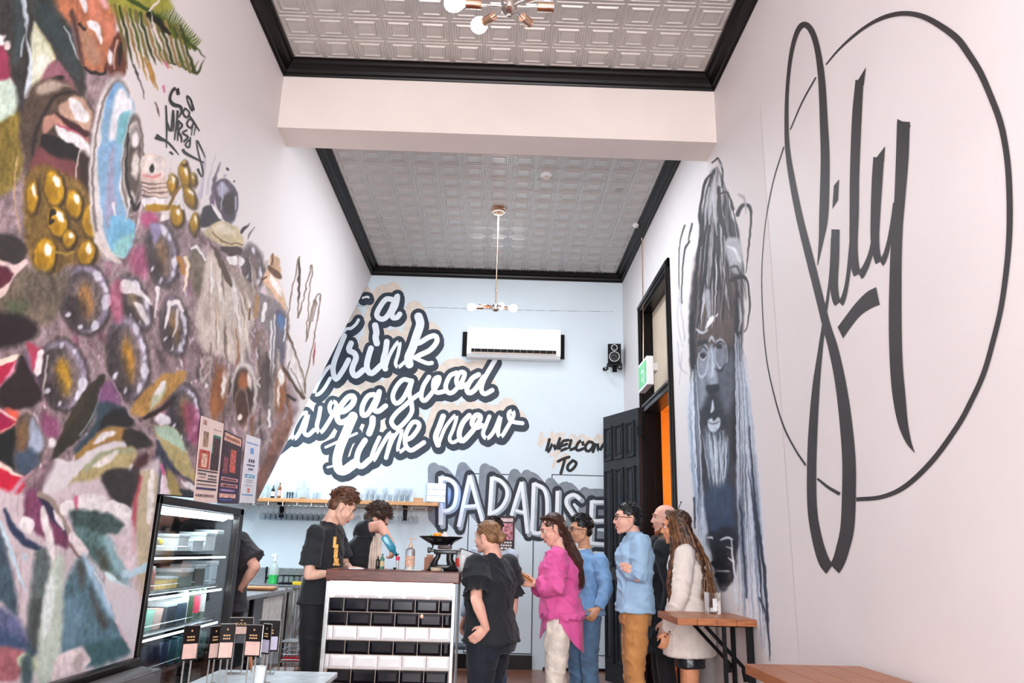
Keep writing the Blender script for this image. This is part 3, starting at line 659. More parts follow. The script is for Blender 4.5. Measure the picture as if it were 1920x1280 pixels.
# pale block beside it
C.poly([(266,292),(306,296),(310,330),(312,366),(270,362)], (222, 198, 186), 2); C.poly([(268,292),(306,296),(308,328),(290,324),(268,320)], (230, 218, 212), 2)
C.ell(285.5, 315, 4.5, 7.5, -4, (36, 28, 28), 1); C.line([(268,328,4),(286,332,5),(300,326,3)], 4, (222, 130, 140), 2)
for y in (342, 350, 358, 366): C.line([(266, y, 2.5), (290, y+4, 2), (313, y+3, 1)], 2, (92, 70, 62), .8)
C.poly([(268,372),(308,372),(306,384),(270,386)], WH, 1.5)
C.line([(276,388,12),(300,390,12),(328,388,9)], 10, (176, 134, 26), 1.5)
for a in ((322,344,7,17,0),(346,330,9,22,-8),(356,368,9,20,-20),(331,405,11,19,0),(364,418,7,17,0),(345,306,3,4,0),(362,336,3.5,9,-6)): fruit(*a)
C.line([(314,390,6),(326,366,7),(340,348,4)], 5, (134, 100, 46), 1.5)
C.poly([(325,378),(338,360),(343,366),(332,386)], WH, 1); C.ell(342, 386, 5, 7, 0, WH, 1); C.ell(308, 408, 8, 7, 0, (240,232,228), 1.5); C.ell(352, 400, 4, 6, 0, WH, 1)
C.poly([(318,300),(322,300),(322,340),(318,340)], (214,200,196), 1, .5)
# purple spiky grape and greys near top right
C.line([(386,276,1),(382,320,5),(375,370,8)], 6, (196, 190, 204), 1.5); C.line([(414,303,1),(402,340,6),(396,388,10)], 6, (112, 96, 116), 1.5); C.line([(404,290,1),(394,330,4),(388,360,8)], 4, (206, 202, 214), 1.5)
C.poly([(404,345),(424,336),(440,352),(446,380),(440,412),(430,420),(414,404),(402,372)], (84, 72, 86), 2, j=.3)
C.poly([(408,350),(420,342),(428,360),(420,372),(410,368)], (160, 156, 176), 3); C.poly([(420,366),(438,364),(440,392),(430,406),(420,392)], (62, 48, 50), 2.5); C.line([(418,345,2),(416,372,2),(414,395,2)], 2, (190,190,206), 1); C.line([(440,368,3),(440,392,3)], 2, (176,170,190), 1)
C.ell(427.5, 317.5, 2.6, 3, 0, (50,36,40), .8); C.ell(440,341,1.4,1.8,0,(50,36,40),.7); C.ell(422,331,2.6,3,0,(170,164,180),1)
C.poly([(376,400),(390,384),(412,408),(412,416),(378,424)], (60, 54, 58), 2); C.poly([(396,382),(414,404),(412,412),(398,392)], WH, 1)
C.poly([(383,436),(398,420),(420,416),(444,428),(458,452),(452,462),(430,464),(404,452)], (198, 182, 148), 2); C.poly([(400,424),(420,420),(440,434),(430,440),(404,434)], (216, 204, 186), 3, .8); C.line([(398,436,2),(420,452,3),(454,458,3)], 2.4, (120, 96, 70), 1)
C.line([(468,418,1),(456,430,8),(452,437,3)], 5, (60,48,52), 1); C.line([(478,428,1),(470,438,3),(465,448,1)], 3, (110,92,90), 1); C.line([(370,430,3),(378,448,4),(388,460,2)], 3, (112,86,78), 1)
# --- shells
def shell(cx, cy, rx, ry, rot, core=(150, 112, 62), rim=(150, 140, 160), dark=(62, 54, 54)):
    C.ell(cx+1, cy+2, rx+5, ry+6, rot, dark, 4, .9, .25); C.ell(cx, cy, rx, ry, rot, rim, 3, j=.28)
    C.ell(cx-rx*.22, cy+ry*.06, rx*.82, ry*.9, rot, dark, 4, .85, .35); C.ell(cx+rx*.1, cy+ry*.02, rx*.62, ry*.74, rot, (124, 108, 104), 5, .8, .35)
    C.ell(cx+rx*.02, cy+ry*.05, rx*.3, ry*.5, rot, core, 4, .9, .3); C.ell(cx-rx*.3, cy+ry*.35, rx*.4, ry*.4, rot, dark, 6, .7, .3)
    c, q = math.cos(math.radians(rot)), math.sin(math.radians(rot))
    for th, s_ in [(C.rs.uniform(-85, 75), C.rs.uniform(.08, .28)) for _ in range(7)]+[(150, .13), (110, .1)]:
        x = math.cos(math.radians(th))*rx*.86; y = math.sin(math.radians(th))*ry*.86
        C.ell(cx+x*c-y*q, cy+x*q+y*c, rx*s_*.8, ry*s_*.75, rot+th*.2, (222, 220, 234), 1.6, .9)
shell(160, 560, 46, 62, -4, (168, 122, 72)); shell(303, 478, 28, 56, -8, (150, 116, 86)); shell(252, 566, 24, 50, -24, (140, 120, 96)); shell(326, 610, 24, 52, -6, (158, 122, 80))
shell(240, 670, 36, 76, -6, (178, 128, 46)); shell(118, 702, 44, 64, -8, (190, 146, 44)); shell(345, 775, 28, 52, -4, (140, 104, 64), dark=(52, 46, 50)); shell(474, 500, 16, 38, -8, (130, 108, 104), (120, 106, 110), (86, 72, 74))
C.poly(k2((-100,900),(200,800),(420,850),(520,860),(440,1150),(300,1250),(-100,1200)), (104, 94, 78), 8, .85, .3); C.poly(k2((50,1080),(200,1050),(180,1150),(90,1150)), (82, 96, 70), 8, .8)
C.poly(k2((-300,560),(60,560),(190,620),(190,740),(120,790),(0,760),(-300,700)), (58, 52, 50), 4)
C.poly(k2((-300,640),(0,745),(100,790),(190,745),(200,790),(120,860),(60,960),(0,1040),(-300,1200),(-300,1100),(0,960),(95,860),(60,820),(0,790),(-300,720)), (226, 200, 196), 2)
C.poly(k2((-300,760),(0,800),(95,860),(0,960),(-300,1050)), (92, 40, 54), 3)
C.poly(k2((-100,1180),(150,1150),(300,1290),(100,1400),(-100,1400)), (44, 36, 38), 6)
C.poly(k2((905,910),(960,900),(1100,1010),(1140,1090),(1040,1010),(920,1000)), WH, 2); C.poly(k2((740,560),(780,640),(900,760),(880,780),(790,720),(730,600)), (214,204,200), 2)
C.poly(k2((1000,1060),(1080,1100),(1100,1230),(1060,1180)), WH, 2); C.poly(k2((840,1020),(900,1060),(900,1110),(860,1090)), (206, 180, 190), 2); C.line(k2((1185,960,40),(1180,1040,14),(1160,1180,8)), 3, WH, 1)
C.poly(k2((1060,400),(1160,390),(1180,480),(1080,500)), MG, 5, .8); C.poly(k2((960,720),(1080,640),(1100,860),(1000,850)), MG, 7, .6); C.poly(k2((820,980),(900,900),(920,1180),(850,1200)), (190, 100, 130), 5, .7)
C.poly(k2((1120,480),(1200,480),(1200,560),(1160,620)), (150, 140, 176), 3)
# middle band (right) glassy pale streaks and brown forms
C.poly(k6((560,200),(640,130),(760,300),(860,420),(940,600),(900,760),(860,960),(760,940),(680,900),(560,860),(500,640),(540,420)), (206, 192, 184), 5, j=.12)
for i in range(46):
    x = 380+C.rs.uniform(0, 96); y = C.rs.uniform(482, 610); L = C.rs.uniform(40, 90); w = C.rs.uniform(2, 6); dx = (x-396)*.22
    C.line([(x, y, 1), (x+dx*.5, y+L/2, w), (x+dx, y+L, 1)], w, [(238, 230, 226), (180, 160, 148), (226, 212, 200), (142, 122, 112), (246, 242, 240), (200, 176, 152)][i % 6], 1.2, .8)
C.poly([(392,448),(400,460),(424,500),(436,536),(426,530),(406,488)], (92, 76, 64), 1.5); C.poly([(412,462),(450,464),(452,478),(430,480)], (74, 58, 54), 1.5); C.poly([(424,482),(444,482),(444,496),(430,496)], (236,230,230), 1); C.ell(453,490,5,9,0,(230,226,230),1)
C.poly([(358,474),(372,464),(384,480),(384,500),(372,560),(360,540),(352,505)], (122, 110, 98), 3, j=.25); C.line([(360,466,4),(372,464,6),(384,488,5)], 4, (232,228,228), 1); C.line([(348,484,8),(352,500,7),(346,545,3)], 6, (244, 226, 200), 1.2); C.line([(336,484,9),(344,510,8)], 8, (180,126,60), 2)
C.line([(318,565,7),(312,600,6),(309,615,2)], 5, WH, 1); C.line([(318,568,8),(334,566,8),(344,582,6)], 6, WH, 1); C.line([(334,580,6),(330,610,5),(323,632,2)], 5, (214,204,204), 1)
C.poly([(430,500),(470,530),(500,560),(537,588),(530,640),(500,600),(460,560)], (176, 158, 146), 3, .7)
C.poly([(486,560),(490,548),(540,590),(538,640),(530,700),(520,760),(500,760),(506,640),(486,600)], (136, 126, 128), 2.5); C.poly([(514,592),(536,594),(534,660),(528,720),(510,720)], (108, 102, 116), 2); C.poly([(520,590),(532,592),(530,616),(521,612)], (96,120,160), 2)
for x, y0, y1, w, col in ((515,590,720,3,(220,214,212)),(509,600,760,3,(230,226,226)),(496,570,600,8,(236,230,230)),(482,556,592,8,(176,138,100)),(470,580,600,4,(120,90,70)),(536,596,640,3,(210,210,216))): C.line([(x, y0), (x-3, y1)], w, col, 1)
C.poly([(500,505),(508,510),(524,530),(536,580),(520,562),(494,528)], (222, 180, 150), 2); C.poly([(506,512),(522,530),(528,556),(512,540)], (238, 226, 220), 1.5)
C.poly([(510,475),(524,484),(525,512),(508,500)], (196, 160, 128), 1.5); C.line([(512,474,3),(511,495,3)], 3, (110,70,44), 1); C.poly([(506,496),(526,512),(525,522),(503,506)], (104,72,52), 1.5); C.line([(493,524,4),(500,520,3)], 3, (90,60,44), 1)
for i in range(30):
    x = C.rs.uniform(382, 545); y = C.rs.uniform(610, 800); L = C.rs.uniform(30, 90); w = C.rs.uniform(3, 10)
    C.line([(x, y, 2), (x+C.rs.uniform(-3, 3), y+L/2, w), (x+C.rs.uniform(-8, 6), y+L, 2)], w, [(92, 74, 64), (132, 84, 56), (168, 150, 138), (110, 100, 98), (74, 60, 54), (196, 180, 168)][i % 6], 1.8, .75, .25)
C.ell(458, 730, 24, 52, -2, (216,208,204), 2, r0=.8); C.ell(456, 738, 20, 46, -2, (70, 56, 50), 2.5); C.ell(456, 716, 10, 18, 0, (160, 98, 62), 3); C.ell(468,714,4,16,-6,(230,216,208),1.5); C.ell(454, 765, 13, 38, -2, (186,160,146), 1.6, r0=.86); C.ell(453, 765, 10, 34, -2, (86, 60, 52), 3); C.ell(450, 780, 4, 6, 0, (240,228,220), 1.2)
C.ell(410, 735, 15, 48, 6, (146, 92, 60), 3); C.ell(419, 722, 5, 24, 2, (240, 232, 228), 1.5); C.ell(402, 760, 6, 26, 4, (170, 110, 70), 3); C.ell(386, 692, 9, 24, 20, (206,194,190), 1.5, r0=.75); C.ell(387,722,3,6,0,WH,1)
C.ell(526, 735, 10, 46, 2, (150, 96, 66), 3); C.ell(527, 706, 6, 16, 2, (236, 230, 226), 1.5); C.ell(522, 740, 3, 22, 0, (222,206,196), 1); C.ell(498, 716, 12, 50, 0, (84,72,68), 3, .8); C.line([(488,706,2),(482,716,5),(486,724,3)], 4, (206,200,198), 1)
C.line([(536,785,10),(534,800,10),(514,826,6),(508,826,3)], 6, (226,218,216), 1.5); C.ell(490, 820, 14, 26, 14, (176,164,160), 2, r0=.78); C.line([(504,770,5),(506,800,6)], 5, WH, 1.2); C.poly([(520,800),(548,770),(544,800),(500,900),(486,935),(482,900),(500,850)], (126, 84, 70), 3, .8, .3)
# zigzag line drawing
ZZ = (112, 88, 72)
for pts in ([(561,480),(545,560),(540,608),(536,618)],[(561,480),(563,500),(560,560),(559,595)],[(559,595),(573,545),(582,500),(584,510),(582,540),(576,600),(573,640)],[(573,640),(585,590),(597,552),(601,562),(592,620),(575,700),(572,740)],[(579,600),(590,565),(594,570),(586,600)],[(536,618),(552,660),(568,700),(572,735)],[(536,625),(548,665),(540,690)],[(545,690),(556,710),(568,738)],[(530,695),(548,718),(568,745)]):
    C.line([(p[0], p[1]) for p in pts], 2.0, ZZ, .7)
C.poly([(561,478),(564,495),(562,560),(558,570),(558,520)], (78, 60, 50), .8, sm=False); C.line([(537,618,3),(556,668,5),(572,738,2)], 4, (96, 74, 60), .8); C.line([(532,690,6),(552,722,5),(568,746,8)], 5, (86, 66, 54), 1); C.line([(591,640,1),(588,668,2.6),(586,686,1)], 2, (140, 40, 44), .8); C.line([(540,742,6),(552,748,5)], 4, DK, 1)
C.poly([(540,640),(550,652),(566,700),(570,730),(556,708),(545,680)], (226,216,214), 1.5, .9)
# leaves in the lower middle
C.poly([(235,790),(262,742),(300,706),(336,698),(350,700),(336,724),(300,760),(262,782)], (178, 136, 76), 2.5, j=.2); C.poly([(280,768),(290,735),(308,716),(312,726),(296,756)], (196, 202, 176), 3); C.poly([(288,740),(304,716),(312,718),(300,738)], WH, 1.5); C.line([(262,786,6),(300,770,9),(330,744,4)], 6, (50,38,34), 2)
C.poly(k3((770,400),(780,480),(700,740),(600,880),(480,980),(380,1060),(440,880),(540,680),(640,520)), (56, 52, 46), 2.5); C.line(k3((760,520,10),(710,690,12),(600,860,8)), 3, (142, 162, 168), 1.5); C.line(k3((440,880,10),(560,700,30),(700,480,10)), 6, (78,70,50), 5, .7)
C.poly(k3((780,480),(860,480),(900,640),(840,680),(760,640),(740,560)), (136, 84, 134), 5, .8)
C.poly(k3((740,620),(900,640),(980,760),(860,800),(700,880),(600,1010),(560,960),(700,780)), (52, 72, 84), 5, .9)
C.poly(k3((780,720),(900,660),(1010,760),(960,810),(820,800),(740,860)), (40, 40, 42), 4)
C.line(k3((640,180,8),(760,330,12),(880,520,12),(960,690,16),(1060,790,20),(1160,920,20)), 4, (172, 150, 160), 1.5); C.line(k3((1160,920,16),(1120,1000,14),(1080,1130,16)), 4, (150,130,120), 1.5)
C.line(k3((980,700,8),(1100,760,14),(1200,820,20)), 4, (150, 136, 126), 1.5)
C.poly(k3((560,1040),(620,960),(740,840),(860,800),(960,820),(940,900),(800,920),(700,960),(640,1040)), (166, 128, 72), 3); C.poly(k3((700,920),(760,850),(850,830),(850,860),(760,910)), WH, 2)
C.poly(k3((930,820),(1060,830),(1140,930),(1080,960),(940,940)), (52, 48, 44), 3)
C.poly(k3((560,1060),(680,970),(880,900),(940,920),(920,970),(760,1010),(640,1110),(560,1200),(500,1280),(330,1400),(330,1190),(410,1040)), (222, 216, 220), 2.5, j=.05)
C.poly(k3((500,1280),(640,1100),(800,980),(1000,950),(1010,1060),(880,1180),(700,1260)), (178, 164, 118), 3, j=.15); C.poly(k3((640,1090),(760,990),(1000,960),(980,990),(800,1010),(660,1130)), (158, 168, 140), 3, .8); C.poly(k3((700,1080),(860,980),(880,1010),(760,1090)), WH, 2.5, .9)
C.poly(k3((990,1080),(1030,1160),(1010,1230),(950,1150)), WH, 2); C.poly(k3((1010,1060),(1110,1000),(1080,1180),(1040,1300),(1000,1250)), (76, 48, 52), 4)
# left edge reds and dark form
C.poly(k3((-300,330),(0,310),(120,290),(90,400),(0,500),(-300,620)), (186, 44, 76), 3); C.line(k3((-200,330,50),(20,310,50),(160,255,30)), 10, (240, 222, 206), 1.5); C.line(k3((120,310,10),(70,420,34),(0,490,26),(-200,600,20)), 8, (226, 150, 176), 2)
C.poly(k3((170,240),(300,470),(310,600),(200,660),(0,660),(0,500),(110,380)), (48, 38, 38), 4); C.poly(k3((180,210),(230,300),(310,520),(330,600),(300,500),(200,300)), (130,104,130), 3)
C.poly(k3((200,170),(310,230),(320,290),(270,400),(240,330)), (184, 70, 96), 3); C.line(k3((300,250,50),(285,390,50)), 10, WH, 1.5); C.line(k3((360,270,16),(330,480,14),(330,560,10)), 3, (176,168,164), 1.2)
C.poly(k3((-200,670),(30,690),(130,740),(90,800),(0,850),(-200,900)), (158, 34, 74), 4); C.poly(k3((40,680),(120,680),(140,740),(110,770)), (238, 96, 76), 5); C.line(k3((-60,650,20),(60,720,20),(130,760,10)), 4, (240,196,196), 1.5); C.line(k3((-100,900,20),(40,820,20),(110,780,10)), 4, (234, 150, 140), 1.5)
C.poly(k3((-200,900),(0,850),(110,800),(130,900),(120,1130),(0,1060),(-200,1000)), (34, 38, 38), 4); C.poly(k3((120,780),(200,700),(290,780),(330,940),(300,1080),(180,1170),(110,1130)), (96, 82, 74), 4, j=.3); C.poly(k3((230,750),(290,800),(330,940),(290,1010),(220,960)), (170, 182, 204), 5); C.poly(k3((120,1000),(220,960),(300,1040),(220,1160),(130,1130)), (66, 84, 106), 6, .9)
C.poly(k3((130,800),(200,760),(190,960),(140,960)), (128, 96, 66), 5, .8); C.poly(k3((320,700),(440,760),(430,880),(330,860)), (138, 70, 110), 5, .8); C.ell(97, 830, 8, 11, 0, WH, 2)
C.poly(k3((-200,1020),(0,1070),(100,1150),(190,1180),(150,1280),(60,1400),(-200,1600)), (206, 40, 66), 3); C.line(k3((-200,980,36),(0,1085,36),(100,1150,34),(190,1185,10)), 8, (242, 216, 204), 1.5); C.line(k3((250,1140,20),(160,1210,30),(80,1300,34),(-20,1400,30)), 8, (196, 150, 164), 3)
C.poly(k3((380,1030),(300,1180),(180,1280),(300,1280),(400,1100)), (110,88,100), 5, .8)
# right of middle: leaf near posters, white patch, magenta
C.ell(306, 788, 14, 11, 12, (232,226,232), 2); C.poly([(344,760),(372,770),(370,830),(352,820)], MG, 5, .6); C.poly([(292,800),(330,806),(346,840),(372,900),(366,905),(330,880),(300,830)], (180, 166, 116), 2.5); C.poly([(292,800),(330,806),(348,846),(330,836),(300,818)], (176, 202, 180), 3)
C.poly([(296,826),(330,880),(366,908),(370,918),(350,900),(320,880),(300,850)], (56, 62, 84), 3); C.poly([(340,900),(370,912),(368,922),(352,916)], (236,230,232), 2); C.poly([(338,916),(364,924),(366,940),(350,940)], (50,56,66), 2)
C.poly([(292,830),(304,850),(322,900),(326,940),(292,940)], (56,60,74), 3); C.poly([(304,884),(312,890),(324,945),(300,945)], (232,214,222), 1.5); C.line([(302,872,6),(308,888,4)], 5, (206,80,140), 1.5); C.poly([(312,880),(330,900),(346,945),(326,945)], (170,150,96), 3)
# --- lower band
C.poly([(-260,900),(60,930),(140,905),(260,880),(300,860),(292,940),(264,1210),(230,1240),(100,1290),(-260,1420)], (208, 194, 200), 5, j=.07)
for i in range(70):
    x = C.rs.uniform(-30, 262); y = C.rs.uniform(920, 1060); C.line([(x, y), (x-3, y+C.rs.uniform(30, 110))], C.rs.uniform(1.5, 4), [(186, 168, 176), (224, 214, 216), (170, 150, 156)][i % 3], 1.2, .5)
C.poly(k4((860,-40),(990,-40),(985,120),(960,240),(940,560),(880,760),(860,700),(870,460),(850,200)), (192, 178, 150), 2.5, j=.12); C.line(k4((880,-20,30),(850,200,26),(840,460,24)), 8, (186, 60, 84), 3, .8); C.poly(k4((945,-40),(975,-40),(960,240),(925,240)), (236,230,226), 2)
C.poly(k4((820,-60),(880,-60),(830,190),(800,160)), (70,56,60), 3); C.poly(k4((640,-40),(830,-60),(820,160),(700,110)), (56, 52, 54), 4)
C.poly(k4((170,80),(240,70),(420,290),(430,420),(340,400),(220,330),(150,220)), (120, 66, 96), 4, j=.25); C.poly(k4((240,90),(340,160),(440,320),(400,320),(300,220)), (52, 50, 76), 3); C.line(k4((250,80,40),(340,150,36),(400,260,30),(520,480,16)), 9, (156, 140, 130), 2)
C.line(k4((30,190,20),(90,320,50),(170,400,50),(250,430,30)), 14, (50, 62, 90), 2.5); C.poly(k4((150,230),(215,270),(190,350),(120,290)), WH, 2); C.poly(k4((255,180),(290,190),(350,420),(330,520),(270,320)), (232,224,224), 2); C.line(k4((340,190,10),(370,250,30),(400,310,12)), 6, WH, 1.2)
C.poly(k4((390,150),(480,120),(475,190),(395,220)), WH, 1.5); C.poly(k4((480,110),(600,85),(680,120),(670,200),(500,190)), WH, 1.5); C.poly(k4((685,125),(825,180),(820,260),(800,300),(760,240),(680,205)), WH, 1.5); C.line(k4((480,110,24),(490,180,20)), 6, (206,110,140), 2)
C.poly(k4((440,200),(560,185),(720,225),(805,310),(760,350),(680,340),(640,420),(560,430),(470,300)), (62, 82, 80), 4, j=.3)
C.poly(k4((470,300),(640,340),(720,420),(810,640),(780,640),(680,600),(600,520),(520,420)), (92, 122, 122), 5, j=.3); C.poly(k4((620,440),(680,500),(690,580),(640,540)), (66,62,48), 6, .8); C.poly(k4((650,350),(740,420),(830,680),(780,650),(700,520)), (150, 186, 196), 5, .9); C.poly(k4((660,580),(760,640),(825,680),(700,640)), (212,236,244), 2)
C.poly(k4((460,320),(560,440),(520,490),(440,370)), (228,218,220), 1.5); C.line(k4((430,390,16),(510,490,16)), 4, (130,100,100), 1.5)
C.line(k4((790,595,50),(860,570,50),(935,540,54)), 14, (184, 212, 226), 2); C.poly(k4((720,380),(840,260),(850,540),(790,540)), (222,206,212), 3, .8)
C.poly(k4((490,500),(560,520),(640,640),(700,780),(740,900),(800,1010),(830,1080),(560,1180),(530,1050),(380,1080),(390,720)), (92, 124, 138), 6, j=.28)
C.poly(k4((530,470),(600,560),(670,700),(720,850),(690,850),(620,720),(560,600)), (168, 200, 224), 4); C.line(k4((600,580,12),(660,690,12),(690,790,6)), 3, WH, 1.2); C.poly(k4((560,680),(620,780),(680,900),(640,940),(590,800)), (70,66,62), 6, .85); C.poly(k4((490,520),(540,540),(530,680),(500,660)), (74,70,66), 5, .8)
C.poly(k4((530,1050),(700,1000),(800,1010),(830,1080),(560,1180)), (58, 92, 96), 6, .8); C.poly(k4((390,780),(500,740),(500,1000),(400,1040)), (112,146,166), 8, .8)
C.poly(k4((220,470),(300,440),(330,600),(280,800),(240,1100),(160,1080),(180,800)), (96, 108, 108), 5, j=.25); C.poly(k4((200,800),(260,760),(240,1040),(180,1040)), (62,66,64), 8, .7)
C.poly(k4((350,490),(400,480),(400,700),(390,1000),(330,1250),(230,1250),(260,900),(300,640)), (188, 202, 190), 5, j=.1); C.poly(k4((300,640),(345,620),(320,900),(270,1000),(270,800)), (222,232,232), 4, .9)
C.poly(k4((-100,300),(0,320),(60,520),(110,760),(100,860),(0,760),(-100,700)), (70, 90, 104), 5, j=.25); C.line(k4((0,270,24),(60,430,26),(120,600,20),(165,700,8)), 6, (196, 222, 236), 1.5); C.ell(46, 1043, 5, 9, -20, (206,224,238), 2)
C.poly(k4((-200,760),(0,800),(100,860),(160,960),(150,1060),(-200,1060)), (84, 92, 132), 7, .9, .3); C.poly(k4((-200,880),(60,960),(200,1060),(200,1100),(-200,1100)), (48,72,100), 8, .7)
C.poly(k4((-200,1060),(100,1060),(150,1100),(120,1250),(0,1280),(-200,1300)), (168, 104, 112), 5, j=.2); C.ell(46, 1238, 13, 16, 0, (206, 218, 186), 3); C.ell(62,1245,8,14,0,(190,200,170),3); C.poly(k4((140,1120),(200,1100),(200,1280),(140,1280)), (72,92,96), 5)
C.poly(k4((360,1120),(480,1050),(530,1060),(570,1160),(420,1230),(330,1260)), (226, 212, 214), 2.5); C.poly(k4((480,1110),(520,1100),(520,1190),(470,1200)), (176,160,160), 3, .8)
C.poly(k4((720,860),(800,960),(860,1080),(840,1100),(760,960)), (222,212,218), 2); C.line(k4((740,900,8),(790,1000,10),(850,1085,8)), 3, (206,150,170), 1.5); C.poly(k4((660,640),(840,690),(880,760),(860,1090),(730,860)), (214,206,212), 2.5, j=.03)
C.line(k4((800,660,10),(880,650,30),(870,740,20)), 8, (214, 190, 206), 4, .6)
# lay the painting on the wall: a fine strip near the camera, a second beyond the fridge line
def cols(y0, y1, n): return 1/np.linspace(1/y0, 1/y1, n)
def wallgrid(name, ys, zb, zt, nz, x, m, cv, parent):
    Yc = np.repeat(ys[None], nz, 0); t = np.linspace(0, 1, nz)[:, None]; Zc = zb[None]+(zt-zb)[None]*t
    return grid_wall(name, np.full(Yc.shape, x), Yc, Zc, m, cv, parent)
ys = cols(2.05, G0, 380); wallgrid('mural', ys, np.full(380, .70), 3.3+(ys-2.28)*.88, 760, XL, m_mural, C, wall_left)
ys = cols(G0, 8.6, 400); zb = np.where(ys < G1, 1.60+(ys-G0)*.065/(G1-G0), 1.665+(ys-G1)*(4.93-1.665)/(D-G1))
wallgrid('mural', ys, zb, np.maximum(np.minimum(4.9, 4.92+0*ys), zb+.02), 600, XL+.0006, m_mural, C, wall_left)
# ------------------------------------------------------------------ portrait on the right wall
Q = Canvas(1235, 270, 1490, 1275, BASE, 9, 1.0)
kp = k(2.56, 1230, 290); kq = k(2.285, 1080, 400); kr = k(2.56, 1230, 760); S1 = (44, 42, 46); S2 = (110, 104, 106); S3 = (172, 168, 172); LT = (222, 226, 234)
def strands(n, p0, p1, bend, w, cols_, a=.8, sp=0):
    for i in range(n):
        t = Q.rs.rand(); x0 = p0[0][0]+(p0[1][0]-p0[0][0])*t; y0 = p0[0][1]+(p0[1][1]-p0[0][1])*t+Q.rs.uniform(-sp, sp); x1 = p1[0][0]+(p1[1][0]-p1[0][0])*t; y1 = p1[0][1]+(p1[1][1]-p1[0][1])*t+Q.rs.uniform(-sp, sp)
        b = Q.rs.uniform(*bend); ww = Q.rs.uniform(*w)
        Q.line([(x0, y0, .8), ((x0+x1)/2+b, (y0+y1)/2, ww), (x1, y1, .6)], ww, cols_[Q.rs.randint(len(cols_))], .8, a)
# soft pale robe/hair shape, low
Q.poly([(1290,720),(1300,860),(1300,1000),(1316,1100),(1330,1140),(1360,1150),(1400,1160),(1440,1235),(1446,1200),(1440,1080),(1425,900),(1405,780),(1380,700)], (206, 216, 230), 8, .35, .04)
strands(56, ((1376,650),(1402,700)), ((1384,1120),(1444,1210)), (-6, 8), (1.5, 5), [(150,164,186),(232,238,246),(176,190,210),(104,116,136),(214,222,236)], .8, 30)
strands(34, ((1290,740),(1304,760)), ((1296,900),(1322,1040)), (-3, 3), (1.5, 4), [(150,164,186),(232,238,246),(90,100,120),(206,216,232)], .8, 30)
for p in ([(1404,800,2),(1418,960,5),(1434,1080,6),(1444,1230,1)],[(1384,870,2),(1392,1000,4),(1400,1120,3)],[(1398,850,1),(1412,940,3),(1424,1060,5),(1430,1150,1)],[(1301,932,3),(1302,960,4),(1303,990,2)],[(1424,1120,3),(1438,1160,4),(1444,1240,1)]): Q.line(p, 3, (52,60,76), 1)
# dark mass of head, face and beard
Q.poly([(1335,320),(1352,330),(1368,400),(1384,430),(1392,520),(1394,620),(1384,760),(1380,900),(1384,1000),(1378,1080),(1352,1104),(1338,1060),(1326,980),(1316,900),(1306,800),(1296,700),(1292,620),(1296,540),(1310,450),(1318,380)], (62, 60, 66), 2.5, j=.2)
Q.poly([(1310,470),(1372,450),(1386,560),(1382,640),(1350,650),(1320,690),(1300,640),(1300,560)], (98, 82, 78), 7, .85); Q.poly([(1318,420),(1352,440),(1350,500),(1330,540),(1314,500)], (58,54,58), 6, .7)
# hair strands up top
strands(60, ((1328,352),(1366,360)), ((1288,640),(1400,560)), (-12, 12), (1.5, 5), [S1, S3, S2, (206,204,210), S1], .85, 18)
strands(26, ((1335,325),(1350,318)), ((1314,400),(1362,420)), (-14, 12), (2, 6), [S3, (206,204,208), S2, (226,224,228)], .8, 10)
for p in ([(1336,305),(1346,298),(1354,318),(1354,350)],[(1318,360,4),(1312,400,6),(1318,440,6),(1316,460,3)],[(1316,372,4),(1322,340,6),(1334,326,3)],[(1352,362,3),(1362,360,4),(1370,374,4),(1374,392,6)],[(1382,402,8),(1392,384,7),(1404,386,7),(1408,410,4),(1404,460,3),(1398,512,1)],[(1370,526,6),(1390,518,8),(1402,530,4),(1405,580,3),(1402,610,2),(1396,622,2)],[(1284,424,3),(1276,450,2),(1273,500,1.5),(1274,540,1)],[(1292,452,4),(1284,470,3),(1279,520,2),(1278,570,2)],[(1298,420,3),(1290,450,2)],[(1348,352,7),(1350,400,9),(1360,440,6)],[(1344,420,3),(1340,460,4),(1348,478,2)]): Q.line(p, 3, (54, 48, 50), .9)
for p in ([(1346,300,2),(1352,312,4)],[(1338,345,4),(1332,380,6),(1330,420,3)],[(1342,358,5),(1340,400,6),(1344,440,2)],[(1330,352,3),(1324,384,5),(1322,420,2)],[(1386,364,6),(1396,372,5),(1398,400,2)],[(1284,640,2),(1280,600,2),(1274,560,1.4)],[(1276,690,2),(1280,660,2)],[(1275,540,1.2),(1270,600,1.4),(1280,650,1.4)],[(1270,640,1.4),(1276,690,2),(1288,700,2)],[(1274,720,1),(1276,690,1)]): Q.line(p, 3, (176,172,178), 1, .9)
Q.poly([(1360,452),(1376,444),(1388,450),(1392,480),(1388,510),(1374,510),(1362,480)], (178,178,184), 3); Q.line([(1364,462,3),(1378,468,5),(1386,490,3)], 3, (226,226,230), 1.5); Q.line([(1366,504,3),(1380,500,5),(1388,514,3)], 3, (90,86,90), 1.2); Q.line([(1384,560,4),(1388,590,6),(1386,620,4)], 4, (214,216,222), 1.5)
Q.poly([(1322,548),(1330,546),(1332,590),(1326,594)], (160,160,166), 2); Q.poly([(1322,614),(1330,596),(1338,592),(1336,602),(1324,616)], (236,238,242), 1.2); Q.line([(1306,618,3),(1314,624,4),(1326,618,3)], 3, (206,208,214), 1.2); Q.line([(1342,592,3),(1346,588,2)], 3, (214,216,222), 1)
